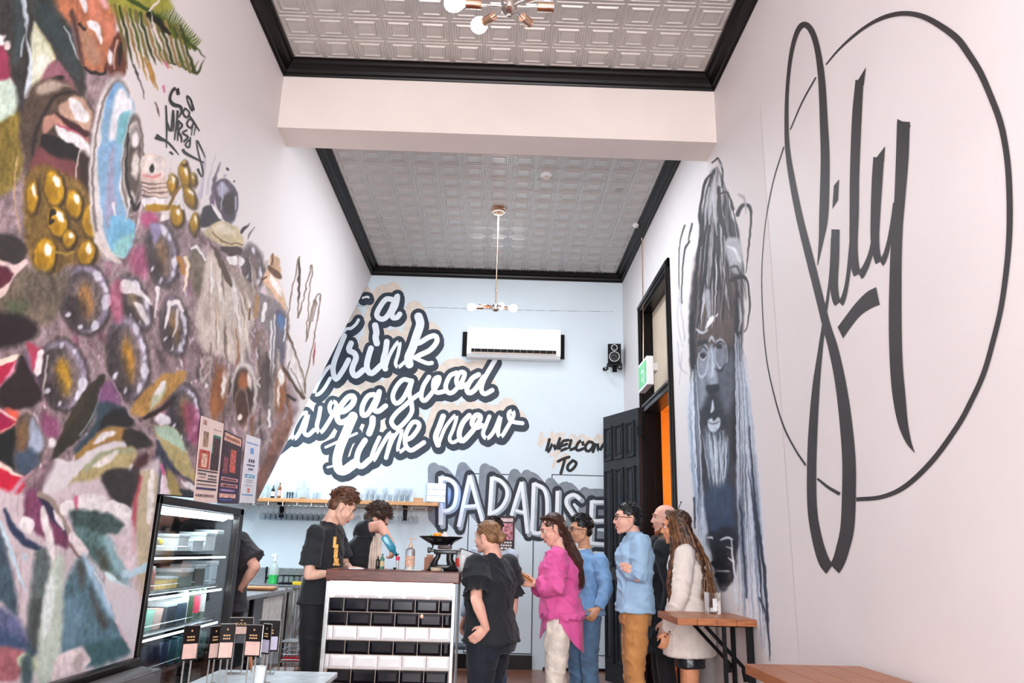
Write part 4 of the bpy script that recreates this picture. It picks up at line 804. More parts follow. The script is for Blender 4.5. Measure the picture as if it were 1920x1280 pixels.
# face: nose, cheeks, glasses, mouth
Q.poly([(1306,690),(1318,680),(1326,720),(1322,760),(1308,760)], (146,154,168), 6, .9); Q.poly([(1294,600),(1303,600),(1306,760),(1316,860),(1306,850),(1296,720)], (34,34,40), 3, .8); Q.poly([(1378,560),(1386,560),(1386,700),(1380,860),(1372,840),(1376,700)], (34,34,40), 3, .8); Q.poly([(1350,690),(1372,660),(1378,700),(1372,760),(1356,780),(1346,740)], (104,110,124), 6, .7)
Q.poly([(1330,650),(1338,652),(1344,690),(1346,718),(1332,722),(1324,700)], (150,158,172), 3); Q.line([(1335,656,3),(1337,690,5),(1334,706,4)], 4, (196,204,216), 2); Q.poly([(1326,722),(1346,720),(1346,732),(1334,738),(1326,734)], (40,42,50), 2)
Q.ell(1318, 676, 9.5, 30, 4, (140,146,160), 2.5, .8); Q.ell(1318, 676, 10.5, 31, 4, (214,220,230), .9, r0=.88); Q.ell(1318, 667, 5, 6, 0, (46,46,54), 1.5); Q.line([(1310,660,2),(1318,650,3),(1326,658,2)], 3, (44,44,52), 1); Q.line([(1311,668,1.5),(1318,674,2),(1324,668,1)], 2, (214,218,226), .8)
Q.ell(1351, 664, 11, 27, -4, (144,150,164), 2.5, .8); Q.ell(1352, 664, 12, 28, -4, (214,220,230), .9, r0=.9); Q.ell(1348, 650, 6, 5, 0, (52,52,58), 1.5); Q.line([(1338,650,2),(1350,641,3),(1358,646,2)], 3, (40,40,46), 1); Q.line([(1340,690,1),(1352,694,5),(1362,680,2)], 4, (60,62,72), 1.2); Q.line([(1330,640,3),(1334,632,5),(1340,640,3)], 4, (190,194,202), 1.5)
Q.poly([(1308,640),(1324,636),(1326,644),(1310,650)], (50,48,52), 2)
Q.poly([(1316,770),(1332,740),(1346,745),(1362,780),(1360,800),(1318,800)], (50,54,62), 5, .85); Q.line([(1336,750,2),(1337,765,6),(1334,772,3)], 4, (206,214,226), 1.2)
Q.poly([(1327,790),(1334,785),(1338,790),(1346,782),(1351,790),(1346,804),(1338,812),(1329,804)], (196,204,214), 1.3); Q.line([(1328,792,1),(1338,794,2),(1350,789,1)], 2, (90,94,104), .8); Q.poly([(1326,812),(1352,812),(1344,822),(1334,822)], (44,46,54), 2)
strands(70, ((1316,812),(1366,818)), ((1330,915),(1362,905)), (-4, 4), (1, 2.6), [(196,208,222),(226,232,240),(150,162,180),(90,102,120)], .8, 14)
Q.poly([(1322,930),(1370,910),(1380,1010),(1376,1020),(1340,1010),(1326,980)], (56,74,104), 7, .85); Q.poly([(1330,900),(1340,920),(1352,930),(1366,900),(1372,960),(1326,960)], (62,76,100), 6, .7)
Q.poly([(1326,1000),(1378,990),(1380,1030),(1330,1030)], (42,46,56), 4, .9)
for x, y, rx, ry in ((1350,1032,14,8),(1358,1046,16,8),(1346,1056,14,8),(1360,1064,12,8),(1352,1078,12,7),(1358,1088,9,5),(1332,1010,8,4),(1362,1008,10,4)): Q.ell(x, y, rx, ry, 0, (34,38,46), 1.5)
for p in ([(1326,1009,2),(1334,1007,4),(1336,1011,1)],[(1350,1012,1),(1364,1008,4),(1374,1011,2)],[(1362,1024,1),(1372,1029,3)],[(1366,1044,2),(1375,1054,4)],[(1344,1069,1),(1366,1070,2.5)],[(1328,1074,2),(1334,1092,4)],[(1370,1010,2),(1376,1060,4),(1380,1130,4)]): Q.line(p, 3, (222,228,238), 1)
Q.poly([(1316,1000),(1328,1010),(1332,1110),(1322,1140),(1318,1080)], (214,208,212), 4, .6); Q.line([(1312,892,1.5),(1318,960,3),(1324,1050,2)], 3, (196,206,222), 1); Q.ell(1356,1103,7,5,0,(96,98,108),2); Q.line([(1300,700,5),(1302,800,7),(1312,900,4)], 4, (62,64,74), 2, .8)
strands(40, ((1296,700),(1306,704)), ((1300,850),(1320,960)), (-3, 3), (1, 3), [(196,204,218),(60,64,76),(222,228,238)], .8, 20); strands(40, ((1378,640),(1392,660)), ((1382,900),(1404,980)), (-3, 3), (1, 3), [(196,204,218),(54,58,70),(222,228,238),(120,130,148)], .8, 30)
ys = cols(4.35, 7.0, 300); wallgrid('portrait', ys[::-1], np.full(300, .62), np.minimum(4.75, 2.2+(ys[::-1])*.46), 640, XR-.0006, m_mural, Q, wall_right)
# ================================================================== CEILING AND WALL FITTINGS
HCT = HC+.004
def frame_to(dirv, loc):     # matrix whose +Z runs along dirv
    z = Vector(dirv).normalized(); x = z.cross(Vector((0, 0, 1)))
    if x.length < 1e-3: x = Vector((1, 0, 0))
    x.normalize(); y = z.cross(x); M = Matrix((x, y, z)).transposed().to_4x4(); M.translation = Vector(loc); return M
def pendant(x, y, hubz, arms, label):
    root = empty('pendant_light', (x, y, HCT), 0, label, 'pendant light')
    zz = hubz-HCT
    mb = MB(); mb.lathe([(0, 0), (.085, 0), (.088, -.012), (.070, -.020), (.068, -.055), (.045, -.062), (.0, -.064)], n=8); mb.build('canopy', m_brass, root, smooth=False)
    mb = MB(); mb.tube([(0, 0, -.06), (0, 0, zz+.045)], .0075, 10); 
    for t in (.28, .55, .82): mb.tube([(0, 0, zz*t-.012), (0, 0, zz*t+.012)], .0115, 10)
    mb.build('rod', m_brass, root, smooth=True)
    mb = MB(); mb.lathe([(0, -.045), (.018, -.044), (.038, -.026), (.040, .02), (.03, .036), (0, .045)], (0, 0, zz), 16); mb.lathe([(0, -.058), (.009, -.056), (.011, -.048), (0, -.044)], (0, 0, zz), 10); mb.build('hub', m_nickel, root, smooth=True)
    for az, tilt, lit in arms:
        a = math.radians(az); t = math.radians(tilt); d = Vector((math.cos(a)*math.cos(t), math.sin(a)*math.cos(t), math.sin(t))); M = frame_to(d, (0, 0, zz))
        arm = MB().tube([(0, 0, .03), (0, 0, .15)], .0055, 8, M=M).build('arm', m_nickel, root, smooth=True)
        MB().lathe([(0, .13), (.020, .131), (.0215, .135), (.0215, .198), (.0235, .200), (.0235, .207), (.019, .207), (.018, .17), (0, .168)], (0, 0, 0), 18, M=M).build('socket', m_brass, arm, smooth=True)
        if lit:
            b = MB(); b.lathe([(0, .200), (.014, .200), (.015, .212), (.026, .222), (.036, .238), (.0405, .258), (.038, .278), (.028, .294), (.012, .302), (0, .303)], n=20, M=M)
            b.build('bulb', m_bulb, arm, smooth=True)
            p = Vector((x, y, HCT))+Vector((0, 0, zz))+d*.258
            point('bulb_light', p, 30 if y > 5 else 12, (.90, .95, 1.0), .045)
    return root
pz = at(934, 577, y=7.8).z; nz = at(955, 12, y=3.0).z
pendant(-.055, 7.8, pz, [(180, 0, 1), (150, 14, 0), (246, -14, 0), (318, -12, 1), (2, 3, 0), (75, 22, 1)], 'far pendant light on its long brass rod, in front of the lettered back wall')
pendant(at(955, 12, y=3.0).x, 3.0, nz, [(184, -2, 1), (243, -14, 0), (312, -14, 1), (4, 4, 0), (60, 14, 0), (125, 12, 1)], 'near pendant light cut by the top of the photo, with brass sockets and round bulbs')
# smoke detector
p = at(1024, 326, z=HCT); r = empty('smoke_detector', p, 0, 'round white smoke detector on the tin ceiling ahead of the far pendant', 'detector')
MB().lathe([(0, 0), (.056, 0), (.057, -.012), (.050, -.020), (.047, -.030), (.030, -.040), (0, -.042)], n=24).build('housing', m_whitep, r, smooth=True)
MB().lathe([(.0, -.030), (.036, -.030), (.034, -.048), (.016, -.052), (0, -.052)], n=16).build('sensor_cage', mat('warm_plastic', (206, 190, 176), .4), r, smooth=True)
p = at(1161, 356, z=HCT); tag(MB().lathe([(0, .0), (.038, 0), (.036, -.006), (0, -.008)], p, 20).build('blanking_plate', mat('tin_plate', (170, 164, 158), .4, metal=.4)), 'small round blanking plate on the tin ceiling near the right cornice', 'plate')
# sensor with conduit running down to the exit sign
p = at(1192, 420, z=HCT); r = empty('ceiling_sensor', p, 0, 'small white ceiling sensor with a thin conduit running down the wall', 'sensor')
MB().lathe([(0, 0), (.036, 0), (.038, -.02), (.030, -.034), (0, -.036)], n=18).build('housing', m_whitep, r, smooth=True)
q = [Vector((0, 0, -.02)), Vector((.03, .0, -.05)), at(1203, 440, x=XR-.02)-p, at(1205, 520, x=XR-.014)-p, at(1206, 600, x=XR-.036)-p, at(1206, 682, x=XR-.036)-p]
MB().tube(catmull(q, 5), .006, 8).build('conduit', m_brass, r, smooth=True)
# air conditioner on a black backing board
A = at(877, 611, y=D-.2); B = at(1051, 672, y=D-.2); x0, x1, z0, z1 = A.x, B.x, B.z, A.z-.0
ac = empty('air_conditioner', (0, 0, 0), 0, 'white split air conditioner on the back wall under the far pendant', 'air conditioner')
yb = D-.03
def extr(prof, xa, xb, mb):    # profile in (y, z) swept along x
    n = len(prof); vs = [(xa, y, z) for y, z in prof]+[(xb, y, z) for y, z in prof]
    return mb.add(vs, [tuple(range(n))[::-1], tuple(range(n, 2*n))]+[(i, (i+1) % n, (i+1) % n+n, i+n) for i in range(n)])
h = z1-z0
prof = [(yb, z0), (yb-.12, z0), (yb-.165, z0+.035), (yb-.180, z0+.10), (yb-.178, z1-.05), (yb-.160, z1-.01), (yb-.12, z1), (yb, z1)]
extr(prof, x0, x1, MB()).build('casing', m_whitep, ac)
xa, xb = x0+.06, x1-.06; MB().box((xa, yb-.186, z0+.045), (xb, yb-.168, z0+.098)).build('outlet', m_blackm, ac)
MB().rbox((xa, yb-.196, z0+.040), (xb, yb-.180, z0+.052), .003).build('louvre', mat('louvre', (206, 176, 158), .4), ac)
for i in range(13):
    x = xa+(i+.5)*(xb-xa)/13; MB().box((x-.003, yb-.188, z0+.052), (x+.003, yb-.182, z0+.096)).build('vane', mat('vane_grey', (120, 112, 108), .5), ac)
MB().rbox((x0+.015, yb-.186, z0+.105), (x1-.015, yb-.176, z1-.03), .006).build('front_panel', m_whitep, ac)
p = at(1032, 636, y=yb-.186); MB().box((p.x-.014, yb-.1885, p.z-.014), (p.x-.005, yb-.186, p.z+.014)).box((p.x+.005, yb-.1885, p.z-.014), (p.x+.014, yb-.186, p.z+.014)).box((p.x-.014, yb-.1885, p.z+.008), (p.x+.014, yb-.186, p.z+.016)).build('emblem', mat('emblem_light', (255, 255, 255), .3, emit=(255, 255, 255), estr=1.2), ac)
a = at(868, 622, y=D-.02); b = at(1058, 673, y=D-.02)
MB().box((a.x, D-.03, b.z), (b.x, D-.004, a.z)).build('backing_board', m_blackm, ac)
# loudspeaker with two little lamps/cameras under it
p = at(1152, 662, y=D-.20); sp = empty('wall_speaker', (p.x, D-.20, p.z), math.radians(-9), 'small black wall speaker with white-ringed cones in the far right corner', 'speaker')
MB().rbox((-.085, 0, -.13), (.085, .16, .13), .006).build('cabinet', m_blackm, sp)
for z, r_ in ((.075, .038), (-.045, .064)):
    MB().tube([(r_*math.cos(t), -.006, z+r_*math.sin(t)) for t in np.linspace(0, 2*PI, 33)], .0042, 6).build('cone_ring', m_whitep, sp, smooth=True)
    MB().lathe([(0, -.012), (r_*.3, -.002), (r_*.9, -.010), (r_, 0)], n=20, M=Matrix.Translation((0, -.008, z))@Matrix.Rotation(PI/2, 4, 'X')).build('cone', mat('cone_black', (12, 12, 14), .4), sp, smooth=True)
mb = MB(); mb.rbox((-.10, .0, -.150), (.10, .15, -.135), .004); mb.tube([(0, .08, -.14), (0, .10, -.19), (.0, .185, -.17)], .014, 8); mb.box((-.03, .175, -.21), (.03, .19, -.10)); mb.build('bracket', m_blackm, sp)
for i, (u, v) in enumerate(((1136, 691), (1162, 689))):
    p = at(u, v, y=D-.22); r = empty('security_camera', p, 0, ['left small security camera under the wall speaker', 'right small security camera under the wall speaker'][i], 'camera')
    MB().lathe([(0, -.03), (.020, -.03), (.026, -.024), (.026, .03), (.02, .045), (0, .045)], n=18, M=Matrix.Rotation(PI/2, 4, 'X')@Matrix.Rotation([.5, -.5][i], 4, 'Y')@Matrix.Rotation(PI, 4, 'X')).build('body', m_blackm, r, smooth=True)
    MB().tube([(.013*math.cos(t), -.033, .013*math.sin(t)-.0) for t in np.linspace(0, 2*PI, 21)], .0025, 5).build('lens_ring', m_chrome, r, smooth=True)
    MB().tube([(0, .02, .01), (0, .06, .045), (0, .20, .05)], .007, 6).build('stalk', m_whitep, r, smooth=True)
# green running-man exit sign beside the transom
ex = empty('exit_sign', (0, 0, 0), 0, 'green running-man exit sign box beside the door transom', 'exit sign')
a = at(1197, 705, x=1.505); b = at(1213, 700, x=1.505); ya, yb_ = a.y, b.y; zc = (a.z+b.z)/2; hz = .150
MB().rbox((1.505, yb_, zc-hz), (1.575, ya, zc+hz), .008).build('housing', m_whitep, ex)
MB().box((1.575, yb_+.1, zc+.02), (XR-.02, ya-.1, zc+.10)).build('mounting_arm', m_whitep, ex)
MB().box((1.5035, yb_+.025, zc-hz+.03), (1.507, ya-.02, zc+hz-.03)).build('face', mat('exit_green', (88, 186, 120), .35, emit=(60, 200, 110), estr=.25), ex)
ym = (ya+yb_)/2; mb = MB(); F = lambda pts: [(1.5028, ym+a*.9, zc+b*.9) for a, b in pts]
for P in ([(.03,.085),(.055,.085),(.06,.11),(.045,.125),(.028,.11)], [(.05,.075),(.0,.07),(-.01,.0),(.03,-.005)], [(.0,-.0),(.035,0),(.075,-.06),(.06,-.075),(.02,-.04)], [(.0,.0),(-.015,-.09),(.01,-.09),(.03,0)], [(.05,.07),(.085,.03),(.075,.02),(.04,.05)], [(0,.065),(-.05,.03),(-.045,.015),(.0,.04)], [(-.10,.12),(-.065,.12),(-.065,-.12),(-.10,-.12)]): mb.add(F(P), [tuple(range(len(P)))])
mb.build('running_man', m_white, ex)
# ------------------------------------------------------------------ tables fixed to the right wall
def wall_table(x0, x1, y0, y1, z, th, label, seams):
    r = empty('wall_table', ((x0+x1)/2, (y0+y1)/2, z), 0, label, 'table'); cx, cy = (x0+x1)/2, (y0+y1)/2
    w = (x1-x0); n = seams
    for i in range(n):
        a = -w/2+w*i/n; MB().rbox((a+.001, y0-cy, -th), (a+w/n-.001, y1-cy, 0), .003).build('board', m_wood, r)
    for yy in (y0+.10-cy, y1-.12-cy):
        mb = MB(); mb.box((x1-cx-.022, yy-.02, -th-.42), (x1-cx, yy+.02, -th)); mb.box((x0-cx+.14, yy-.02, -th-.012), (x1-cx, yy+.02, -th))
        mb.tube([(x0-cx+.20, yy, -th-.01), (x1-cx-.02, yy, -th-.30)], .013, 6); mb.tube([(x1-cx-.06, yy, -th-.26), (x1-cx-.05, yy, -th-.33)], .022, 6)
        mb.build('bracket', m_blackm, r)
    for yy in (y0+.03-cy,):
        for xx in (w/2-.05, w/2-.20): MB().box((xx-.011, yy-.011, -z+.001), (xx+.011, yy+.011, -th)).build('leg', m_blackm, r)
    return r
wall_table(1.16, XR-.002, 5.00, 5.60, .98, .042, 'small wooden table fixed to the right wall beside the long-haired woman', 4)
wall_table(1.115, XR-.03, 2.75, 3.56, .905, .042, 'nearer wooden table at the bottom right edge of the photo', 4)
# candle in a square glass
p = at(1383, 1150, y=5.45); r = empty('candle_holder', (1.50, 5.42, .9815), .1, 'square clear glass candle holder standing on the wall table', 'candle holder')
mb = MB(); mb.rbox((-.042, -.042, 0), (.042, .042, .14), .005); mb.build('glass', m_glass, r)
MB().lathe([(0, .012), (.022, .012), (.022, .035), (.018, .038), (0, .034)], n=16).build('tealight', m_whitep, r, smooth=True)
MB().box((-.015, -.043, .02), (.015, -.0425, .10)).build('label', mat('frost', (220, 222, 224), .6), r)
# ================================================================== DISPLAY FRIDGE
FX = XL+.012; FY0, FY1, FZ = 4.14, 5.54, 1.595; FB = -2.42
fr = empty('display_fridge', (0, 0, 0), 0, 'tall black-framed glass display fridge set into the mural wall', 'fridge')
mb = MB(); mb.box((FB, FY0, .0), (FB+.03, FY1, FZ)); mb.box((FB, FY0, 0), (FX-.05, FY0+.03, FZ)); mb.box((FB, FY1-.03, 0), (FX-.05, FY1, FZ)); mb.box((FB, FY0, FZ-.03), (FX-.05, FY1, FZ)); mb.box((FB, FY0, 0), (FX-.05, FY1, .40))
mb.build('cabinet', m_blackm, fr)
mb = MB(); mb.box((FB+.032, FY0+.032, .402), (FB+.04, FY1-.032, FZ-.032)); mb.build('liner', mat('fridge_liner', (120, 130, 138), .3), fr)
mb = MB(); a = .032
for y0, y1, z0, z1 in ((FY0, FY1, FZ-.045, FZ), (FY0, FY1, .38, .44), (FY0, FY0+a, .38, FZ), (FY1-.075, FY1, .38, FZ)): mb.rbox((FX-.05, y0, z0), (FX, y1, z1), .005)
mb.build('door_frame', m_black, fr)
MB().box((FX-.03, FY0+a, .44), (FX-.024, FY1-.07, FZ-.045)).build('glass_pane', mat('fridge_glass', (240, 250, 252), .03, var=0, trans=1.0, ior=1.35), fr)
MB().rbox((FX-.06, FY0+.05, FZ-.075), (FX-.045, FY1-.09, FZ-.05), .003).build('light_strip', mat('fridge_led', (255, 255, 255), .4, emit=(236, 246, 255), estr=5), fr)
area('fridge_lamp', (FX-.09, (FY0+FY1)/2, FZ-.08), (0, math.radians(-30), 0), .04, 1.2, 16, (.92, .97, 1.0))
for z_ in (1.27, 1.06, .85): MB().rbox((FX-.075, FY0+.05, z_-.008), (FX-.066, FY1-.09, z_+.004), .002).build('added_shelf_glow', mat('fridge_led', (255, 255, 255), .4), fr)  # glowing bars added under the shelves to brighten the fridge
area('fridge_lamp', (FX-.06, (FY0+FY1)/2, 1.06), (0, math.radians(60), 0), .04, 1.2, 7, (.85, .95, 1.0))  # extra unseen lamp added to lift the fridge interior
SHZ = [.44, .66, .88, 1.09, 1.30]; xf, xb = FX-.09, FB+.06
for z in SHZ[1:]:
    mb = MB()
    for i in range(9): x = xb+(xf-xb)*i/8; mb.tube([(x, FY0+.035, z-.006), (x, FY1-.035, z-.006)], .0028, 5)
    for i in range(24): y = FY0+.06+(FY1-FY0-.12)*i/23; mb.tube([(xb, y, z-.003), (xf, y, z-.003)], .0022, 4)
    mb.tube([(xf, FY0+.035, z+.035), (xf, FY1-.035, z+.035)], .003, 5)
    mb.build('wire_shelf', m_chrome, fr); MB().rbox((xf+.002, FY0+.035, z-.012), (xf+.008, FY1-.035, z+.010), .002).build('price_rail', m_chrome, fr)
SMALL = []
def bottle(loc, h, r, col, label, cap=(30, 30, 30), lab=None, group=None, glass=True, neck=.36, lie=None, name='bottle', fill=None):
    m = mat('bottle_%d_%d_%d' % col, col, .08, var=.02, trans=.75 if glass else 0, ior=1.4)
    o = empty(name, loc, 0, label, 'bottle', group)
    R = Matrix.Identity(4) if lie is None else Matrix.Translation((0, 0, r))@Matrix.Rotation(lie, 4, 'Z')@Matrix.Rotation(PI/2, 4, 'Y')
    rn = max(r*.32, .006)
    MB().lathe([(0, .002), (r*.92, 0), (r, .006), (r, h*(1-neck)), (r*.85, h*(1-neck*.8)), (rn, h*(1-neck*.5)), (rn, h*.96), (0, h*.96)], n=16, M=R).build('body', m, o, smooth=True)
    MB().lathe([(0, h*.93), (rn*1.25, h*.93), (rn*1.25, h), (0, h)], n=12, M=R).build('cap', mat('cap_%d_%d_%d' % cap, cap, .4), o, smooth=True)
    if lab: MB().lathe([(r*1.015, h*.16), (r*1.015, h*(1-neck)*.82)], n=16, M=R).build('label', mat('lab_%d_%d_%d' % lab, lab, .6), o, smooth=True)
    return o
gb = 'bottles and jars in the display fridge'
# upright bottles on the right side of the middle shelf
for i, (y, h, r, c, cp, lb, tx) in enumerate(((5.30, .30, .036, (150, 190, 160), (60, 90, 70), (222, 226, 220), 'tall pale green bottle with a white label near the fridge hinge side'),
     (5.20, .29, .036, (176, 206, 190), (40, 70, 50), (190, 60, 80), 'pale bottle with a red label in the display fridge'),
     (5.10, .28, .034, (120, 150, 120), (40, 70, 50), None, 'plain green bottle standing in the display fridge'),
     (5.01, .26, .034, (230, 230, 226), (206, 40, 44), None, 'white squeeze bottle with a red pointed cap in the fridge'))):
    bottle((FX-.15, y, .88), h, r, c, tx, cp, lb, glass=i != 3)
bottle((FX-.16, 4.22, 1.305), .36, .050, (206, 186, 40), 'large yellow-green bottle lying on the top fridge shelf', (220, 190, 40), None, lie=PI/2)
def jar(loc, h, r, col, label, lid=(190, 190, 190), name='jar', cat='jar', group=None):
    o = empty(name, loc, 0, label, cat, group)
    MB().lathe([(0, .002), (r*.9, 0), (r, .008), (r, h*.8), (r*.86, h*.87), (0, h*.87)], n=16).build('body', mat('jar_%d_%d_%d' % col, col, .15, var=.1, trans=.3), o, smooth=True)
    MB().lathe([(0, h*.86), (r*.92, h*.86), (r*.92, h), (0, h)], n=16).build('lid', mat('lid_%d_%d_%d' % lid, lid, .35), o, smooth=True); return o
jar((FX-.15, 4.28, 1.095), .15, .062, (206, 70, 64), 'red jar with a pale lid, nearest on the second fridge shelf', (226, 190, 170)); jar((FX-.15, 4.42, 1.095), .13, .055, (224, 150, 140), 'pink jar behind the red jar on the second fridge shelf', (236, 220, 210))
def tub(loc, s, col, label, name='food_tub', cat='tub', group=None):
    o = empty(name, loc, 0, label, cat, group); a, b, h = s
    MB().rbox((-a/2, -b/2, 0), (a/2, b/2, h*.82), .008).build('box', mat('tub_%d_%d_%d' % col, col, .4, var=.05), o)
    MB().rbox((-a/2-.004, -b/2-.004, h*.80), (a/2+.004, b/2+.004, h), .006).build('lid', mat('tub_lid', (206, 212, 216), .3), o); return o
for y, z, s, c, tx in ((4.66, 1.095, (.16, .15, .07), (236, 200, 120), 'yellow-striped tub on the second fridge shelf'), (4.86, 1.095, (.17, .18, .11), (120, 128, 124), 'grey tub in the middle of the second fridge shelf'), (5.08, 1.095, (.17, .14, .13), (96, 90, 86), 'dark brown box on the second fridge shelf'), (5.29, 1.095, (.16, .20, .15), (196, 214, 224), 'pale blue tub at the far end of the second fridge shelf'),
     (4.75, 1.305, (.16, .16, .10), (224, 226, 228), 'white tub on the top fridge shelf'), (4.96, 1.305, (.18, .18, .07), (200, 204, 208), 'low grey tub on the top fridge shelf'), (5.18, 1.305, (.17, .18, .12), (232, 234, 236), 'tall white tub on the top fridge shelf'), (5.37, 1.305, (.15, .12, .14), (52, 50, 52), 'black box at the far end of the top fridge shelf'),
     (4.86, .885, (.16, .16, .15), (44, 60, 76), 'dark blue tub on the middle fridge shelf'), (4.70, .885, (.16, .14, .14), (40, 46, 56), 'black tub on the middle fridge shelf')):
    tub((FX-.17, y, z), s, c, tx)
def cup(loc, h, r, col, label, group=None, name='cup'):
    o = MB().lathe([(0, .002), (r*.7, 0), (r*.8, .006), (r, h), (r*.93, h), (r*.72, .01), (0, .01)], n=16).build(name, mat('cup_%d_%d_%d' % col, col, .4), None, smooth=True); o.location = loc; return tag(o, label, 'cup', group)
for y, c, tx in ((4.24, (60, 70, 74), 'dark cup nearest on the middle fridge shelf'), (4.35, (150, 214, 190), 'mint green cup on the middle fridge shelf'), (4.46, (176, 224, 206), 'paler mint cup on the middle fridge shelf'), (4.57, (232, 196, 184), 'peach cup on the middle fridge shelf')): cup((FX-.13, y, .885), .11, .045, c, tx)
def can(loc, col, label, group, h=.12, r=.033):
    o = MB().lathe([(0, 0), (r*.9, 0), (r, .006), (r, h-.01), (r*.88, h), (r*.8, h-.004), (0, h-.004)], n=14).build('drink_can', mat('can_%d_%d_%d' % col, col, .3, metal=.4), None, smooth=True); o.location = loc; return tag(o, label, 'can', group)
cc = [(40, 46, 54), (206, 110, 90), (34, 44, 66), (30, 38, 60), (40, 60, 90), (36, 80, 96), (60, 110, 120), (40, 70, 84), (60, 96, 90), (70, 110, 100)]
for i in range(10): can((FX-.13, 4.23+i*.122, .665), cc[i], ['charcoal', 'salmon', 'navy', 'dark navy', 'blue', 'teal', 'pale teal', 'dark teal', 'grey green', 'light grey green'][i]+' drink can in the row on the fourth fridge shelf down', 'drink cans on the fourth fridge shelf', .14, .042)
for i in range(7): jar((FX-.13, 4.26+i*.17, .445), .14, .05, [(176, 130, 96), (190, 140, 104), (30, 28, 30), (34, 32, 34), (60, 46, 42), (44, 60, 60), (56, 76, 74)][i], ['tan jar nearest on the bottom fridge shelf', 'second tan jar on the bottom fridge shelf', 'black jar beside the tan jars on the bottom fridge shelf', 'second black jar on the bottom fridge shelf', 'brown jar on the bottom fridge shelf', 'dark green jar on the bottom fridge shelf', 'grey green jar farthest on the bottom fridge shelf'][i], (40, 38, 40), group='jars on the bottom fridge shelf')
bc = [(60, 90, 70), (40, 50, 60), (150, 170, 160), (90, 60, 40), (30, 40, 60), (170, 120, 60), (200, 210, 210), (60, 110, 120), (120, 40, 44)]
for si, (z, hh_, nm) in enumerate(((1.305, .22, 'top'), (1.095, .18, 'second'), (.885, .18, 'middle'), (.665, .19, 'fourth'))):
    pr0 = None
    for i in range(9):
        c = bc[(i*5+si*2) % 9]; bottle((FB+.14+(i % 2)*.06, 4.26+i*.135, z), hh_*(.8+.2*((i*7+si) % 3)/2), .032, c, 'bottle in the back row of the %s fridge shelf' % nm, (40, 40, 44), [(220, 216, 206), None, (190, 60, 60)][(i+si) % 3], group='back row bottles of the %s fridge shelf' % nm)
# posters on the mural above the fridge (sheets with their print as flat shapes)
def quad(u0, v0, u1, v1, u2, v2, u3, v3, lift): return [at(u, v, x=XL+lift) for u, v in ((u0, v0), (u1, v1), (u2, v2), (u3, v3))]
def poster(c, col, items, label):
    TL, TR, BR_, BL = [np.array(p, float) for p in c]
    def P(s, t, l):
        q = (TL*(1-s)+TR*s)*(1-t)+(BL*(1-s)+BR_*s)*t; return at(q[0], q[1], x=XL+l)
    o = empty('poster', P(.5, 1, .004), 0, label, 'poster'); w = o.location.copy()
    MB().prism([P(s, t, .004)-w for s, t in ((0, 0), (1, 0), (1, 1), (0, 1))], (.003, 0, 0)).build('sheet', mat('sheet_%d_%d_%d' % col, col, .6, var=.02), o)
    by = {}
    for s0, t0, s1, t1, cc_ in items: by.setdefault(cc_, []).append((s0, t0, s1, t1))
    for kx, (cc_, L) in enumerate(by.items()):
        mb = MB()
        for s0, t0, s1, t1 in L: mb.add([P(s, t, .0076+kx*.0003)-w for s, t in ((s0, t0), (s1, t0), (s1, t1), (s0, t1))], [(0, 1, 2, 3)])
        mb.build('print', mat('print_%d_%d_%d' % cc_, cc_, .6, var=.22, scale=40), o)
def textrow(t, h, s0, s1, n, col): 
    w = (s1-s0)/n; return [(s0+i*w+.1*w, t, s0+i*w+w*(.8 if i % 3 else .66), t+h, col) for i in range(n)]
ink = (44, 36, 52)
poster([(377, 779), (419, 794), (405, 943), (362, 941)], (232, 206, 198), [(.12, .03, .30, .09, (180, 140, 130)), (.60, .10, .95, .115, (180, 150, 140)), (.20, .16, .42, .34, (150, 120, 100)), (.62, .17, .96, .56, (60, 120, 110)), (.66, .20, .93, .56, (70, 40, 44)), (.08, .38, .54, .60, (176, 70, 56)), (.18, .42, .44, .58, (224, 170, 150)), (.60, .40, .95, .60, (60, 40, 48)),
   (.08, .615, .95, .63, ink), (.08, .735, .95, .75, ink), (.08, .82, .95, .845, (50, 46, 90)), (.08, .78, .95, .79, ink)]+textrow(.65, .022, .1, .48, 6, ink)+textrow(.69, .018, .15, .45, 5, (150, 110, 110))+textrow(.66, .022, .55, .93, 5, ink)+textrow(.70, .022, .55, .93, 6, ink)+textrow(.90, .03, .08, .9, 9, (120, 90, 90)), 'pale pink event poster with two photos, leftmost of three above the fridge')
poster([(421, 806), (454, 822), (446, 944), (407, 943)], (58, 46, 74), [(.04, .02, .96, .13, (226, 168, 144)), (.04, .15, .98, .60, (60, 40, 50)), (.45, .22, .75, .55, (190, 90, 80)), (.12, .35, .35, .58, (140, 70, 84)), (.08, .63, .92, .68, (206, 140, 140)), (.08, .72, .92, .77, (206, 140, 140)), (.08, .80, .8, .83, (150, 120, 170)), (.06, .86, .86, .92, (214, 160, 150)), (.1, .94, .7, .96, (70, 90, 160))]+textrow(.055, .035, .1, .9, 8, (150, 90, 80))+textrow(.643, .025, .14, .86, 9, ink)+textrow(.733, .025, .14, .86, 9, ink), 'dark purple event poster in the middle of three above the fridge')
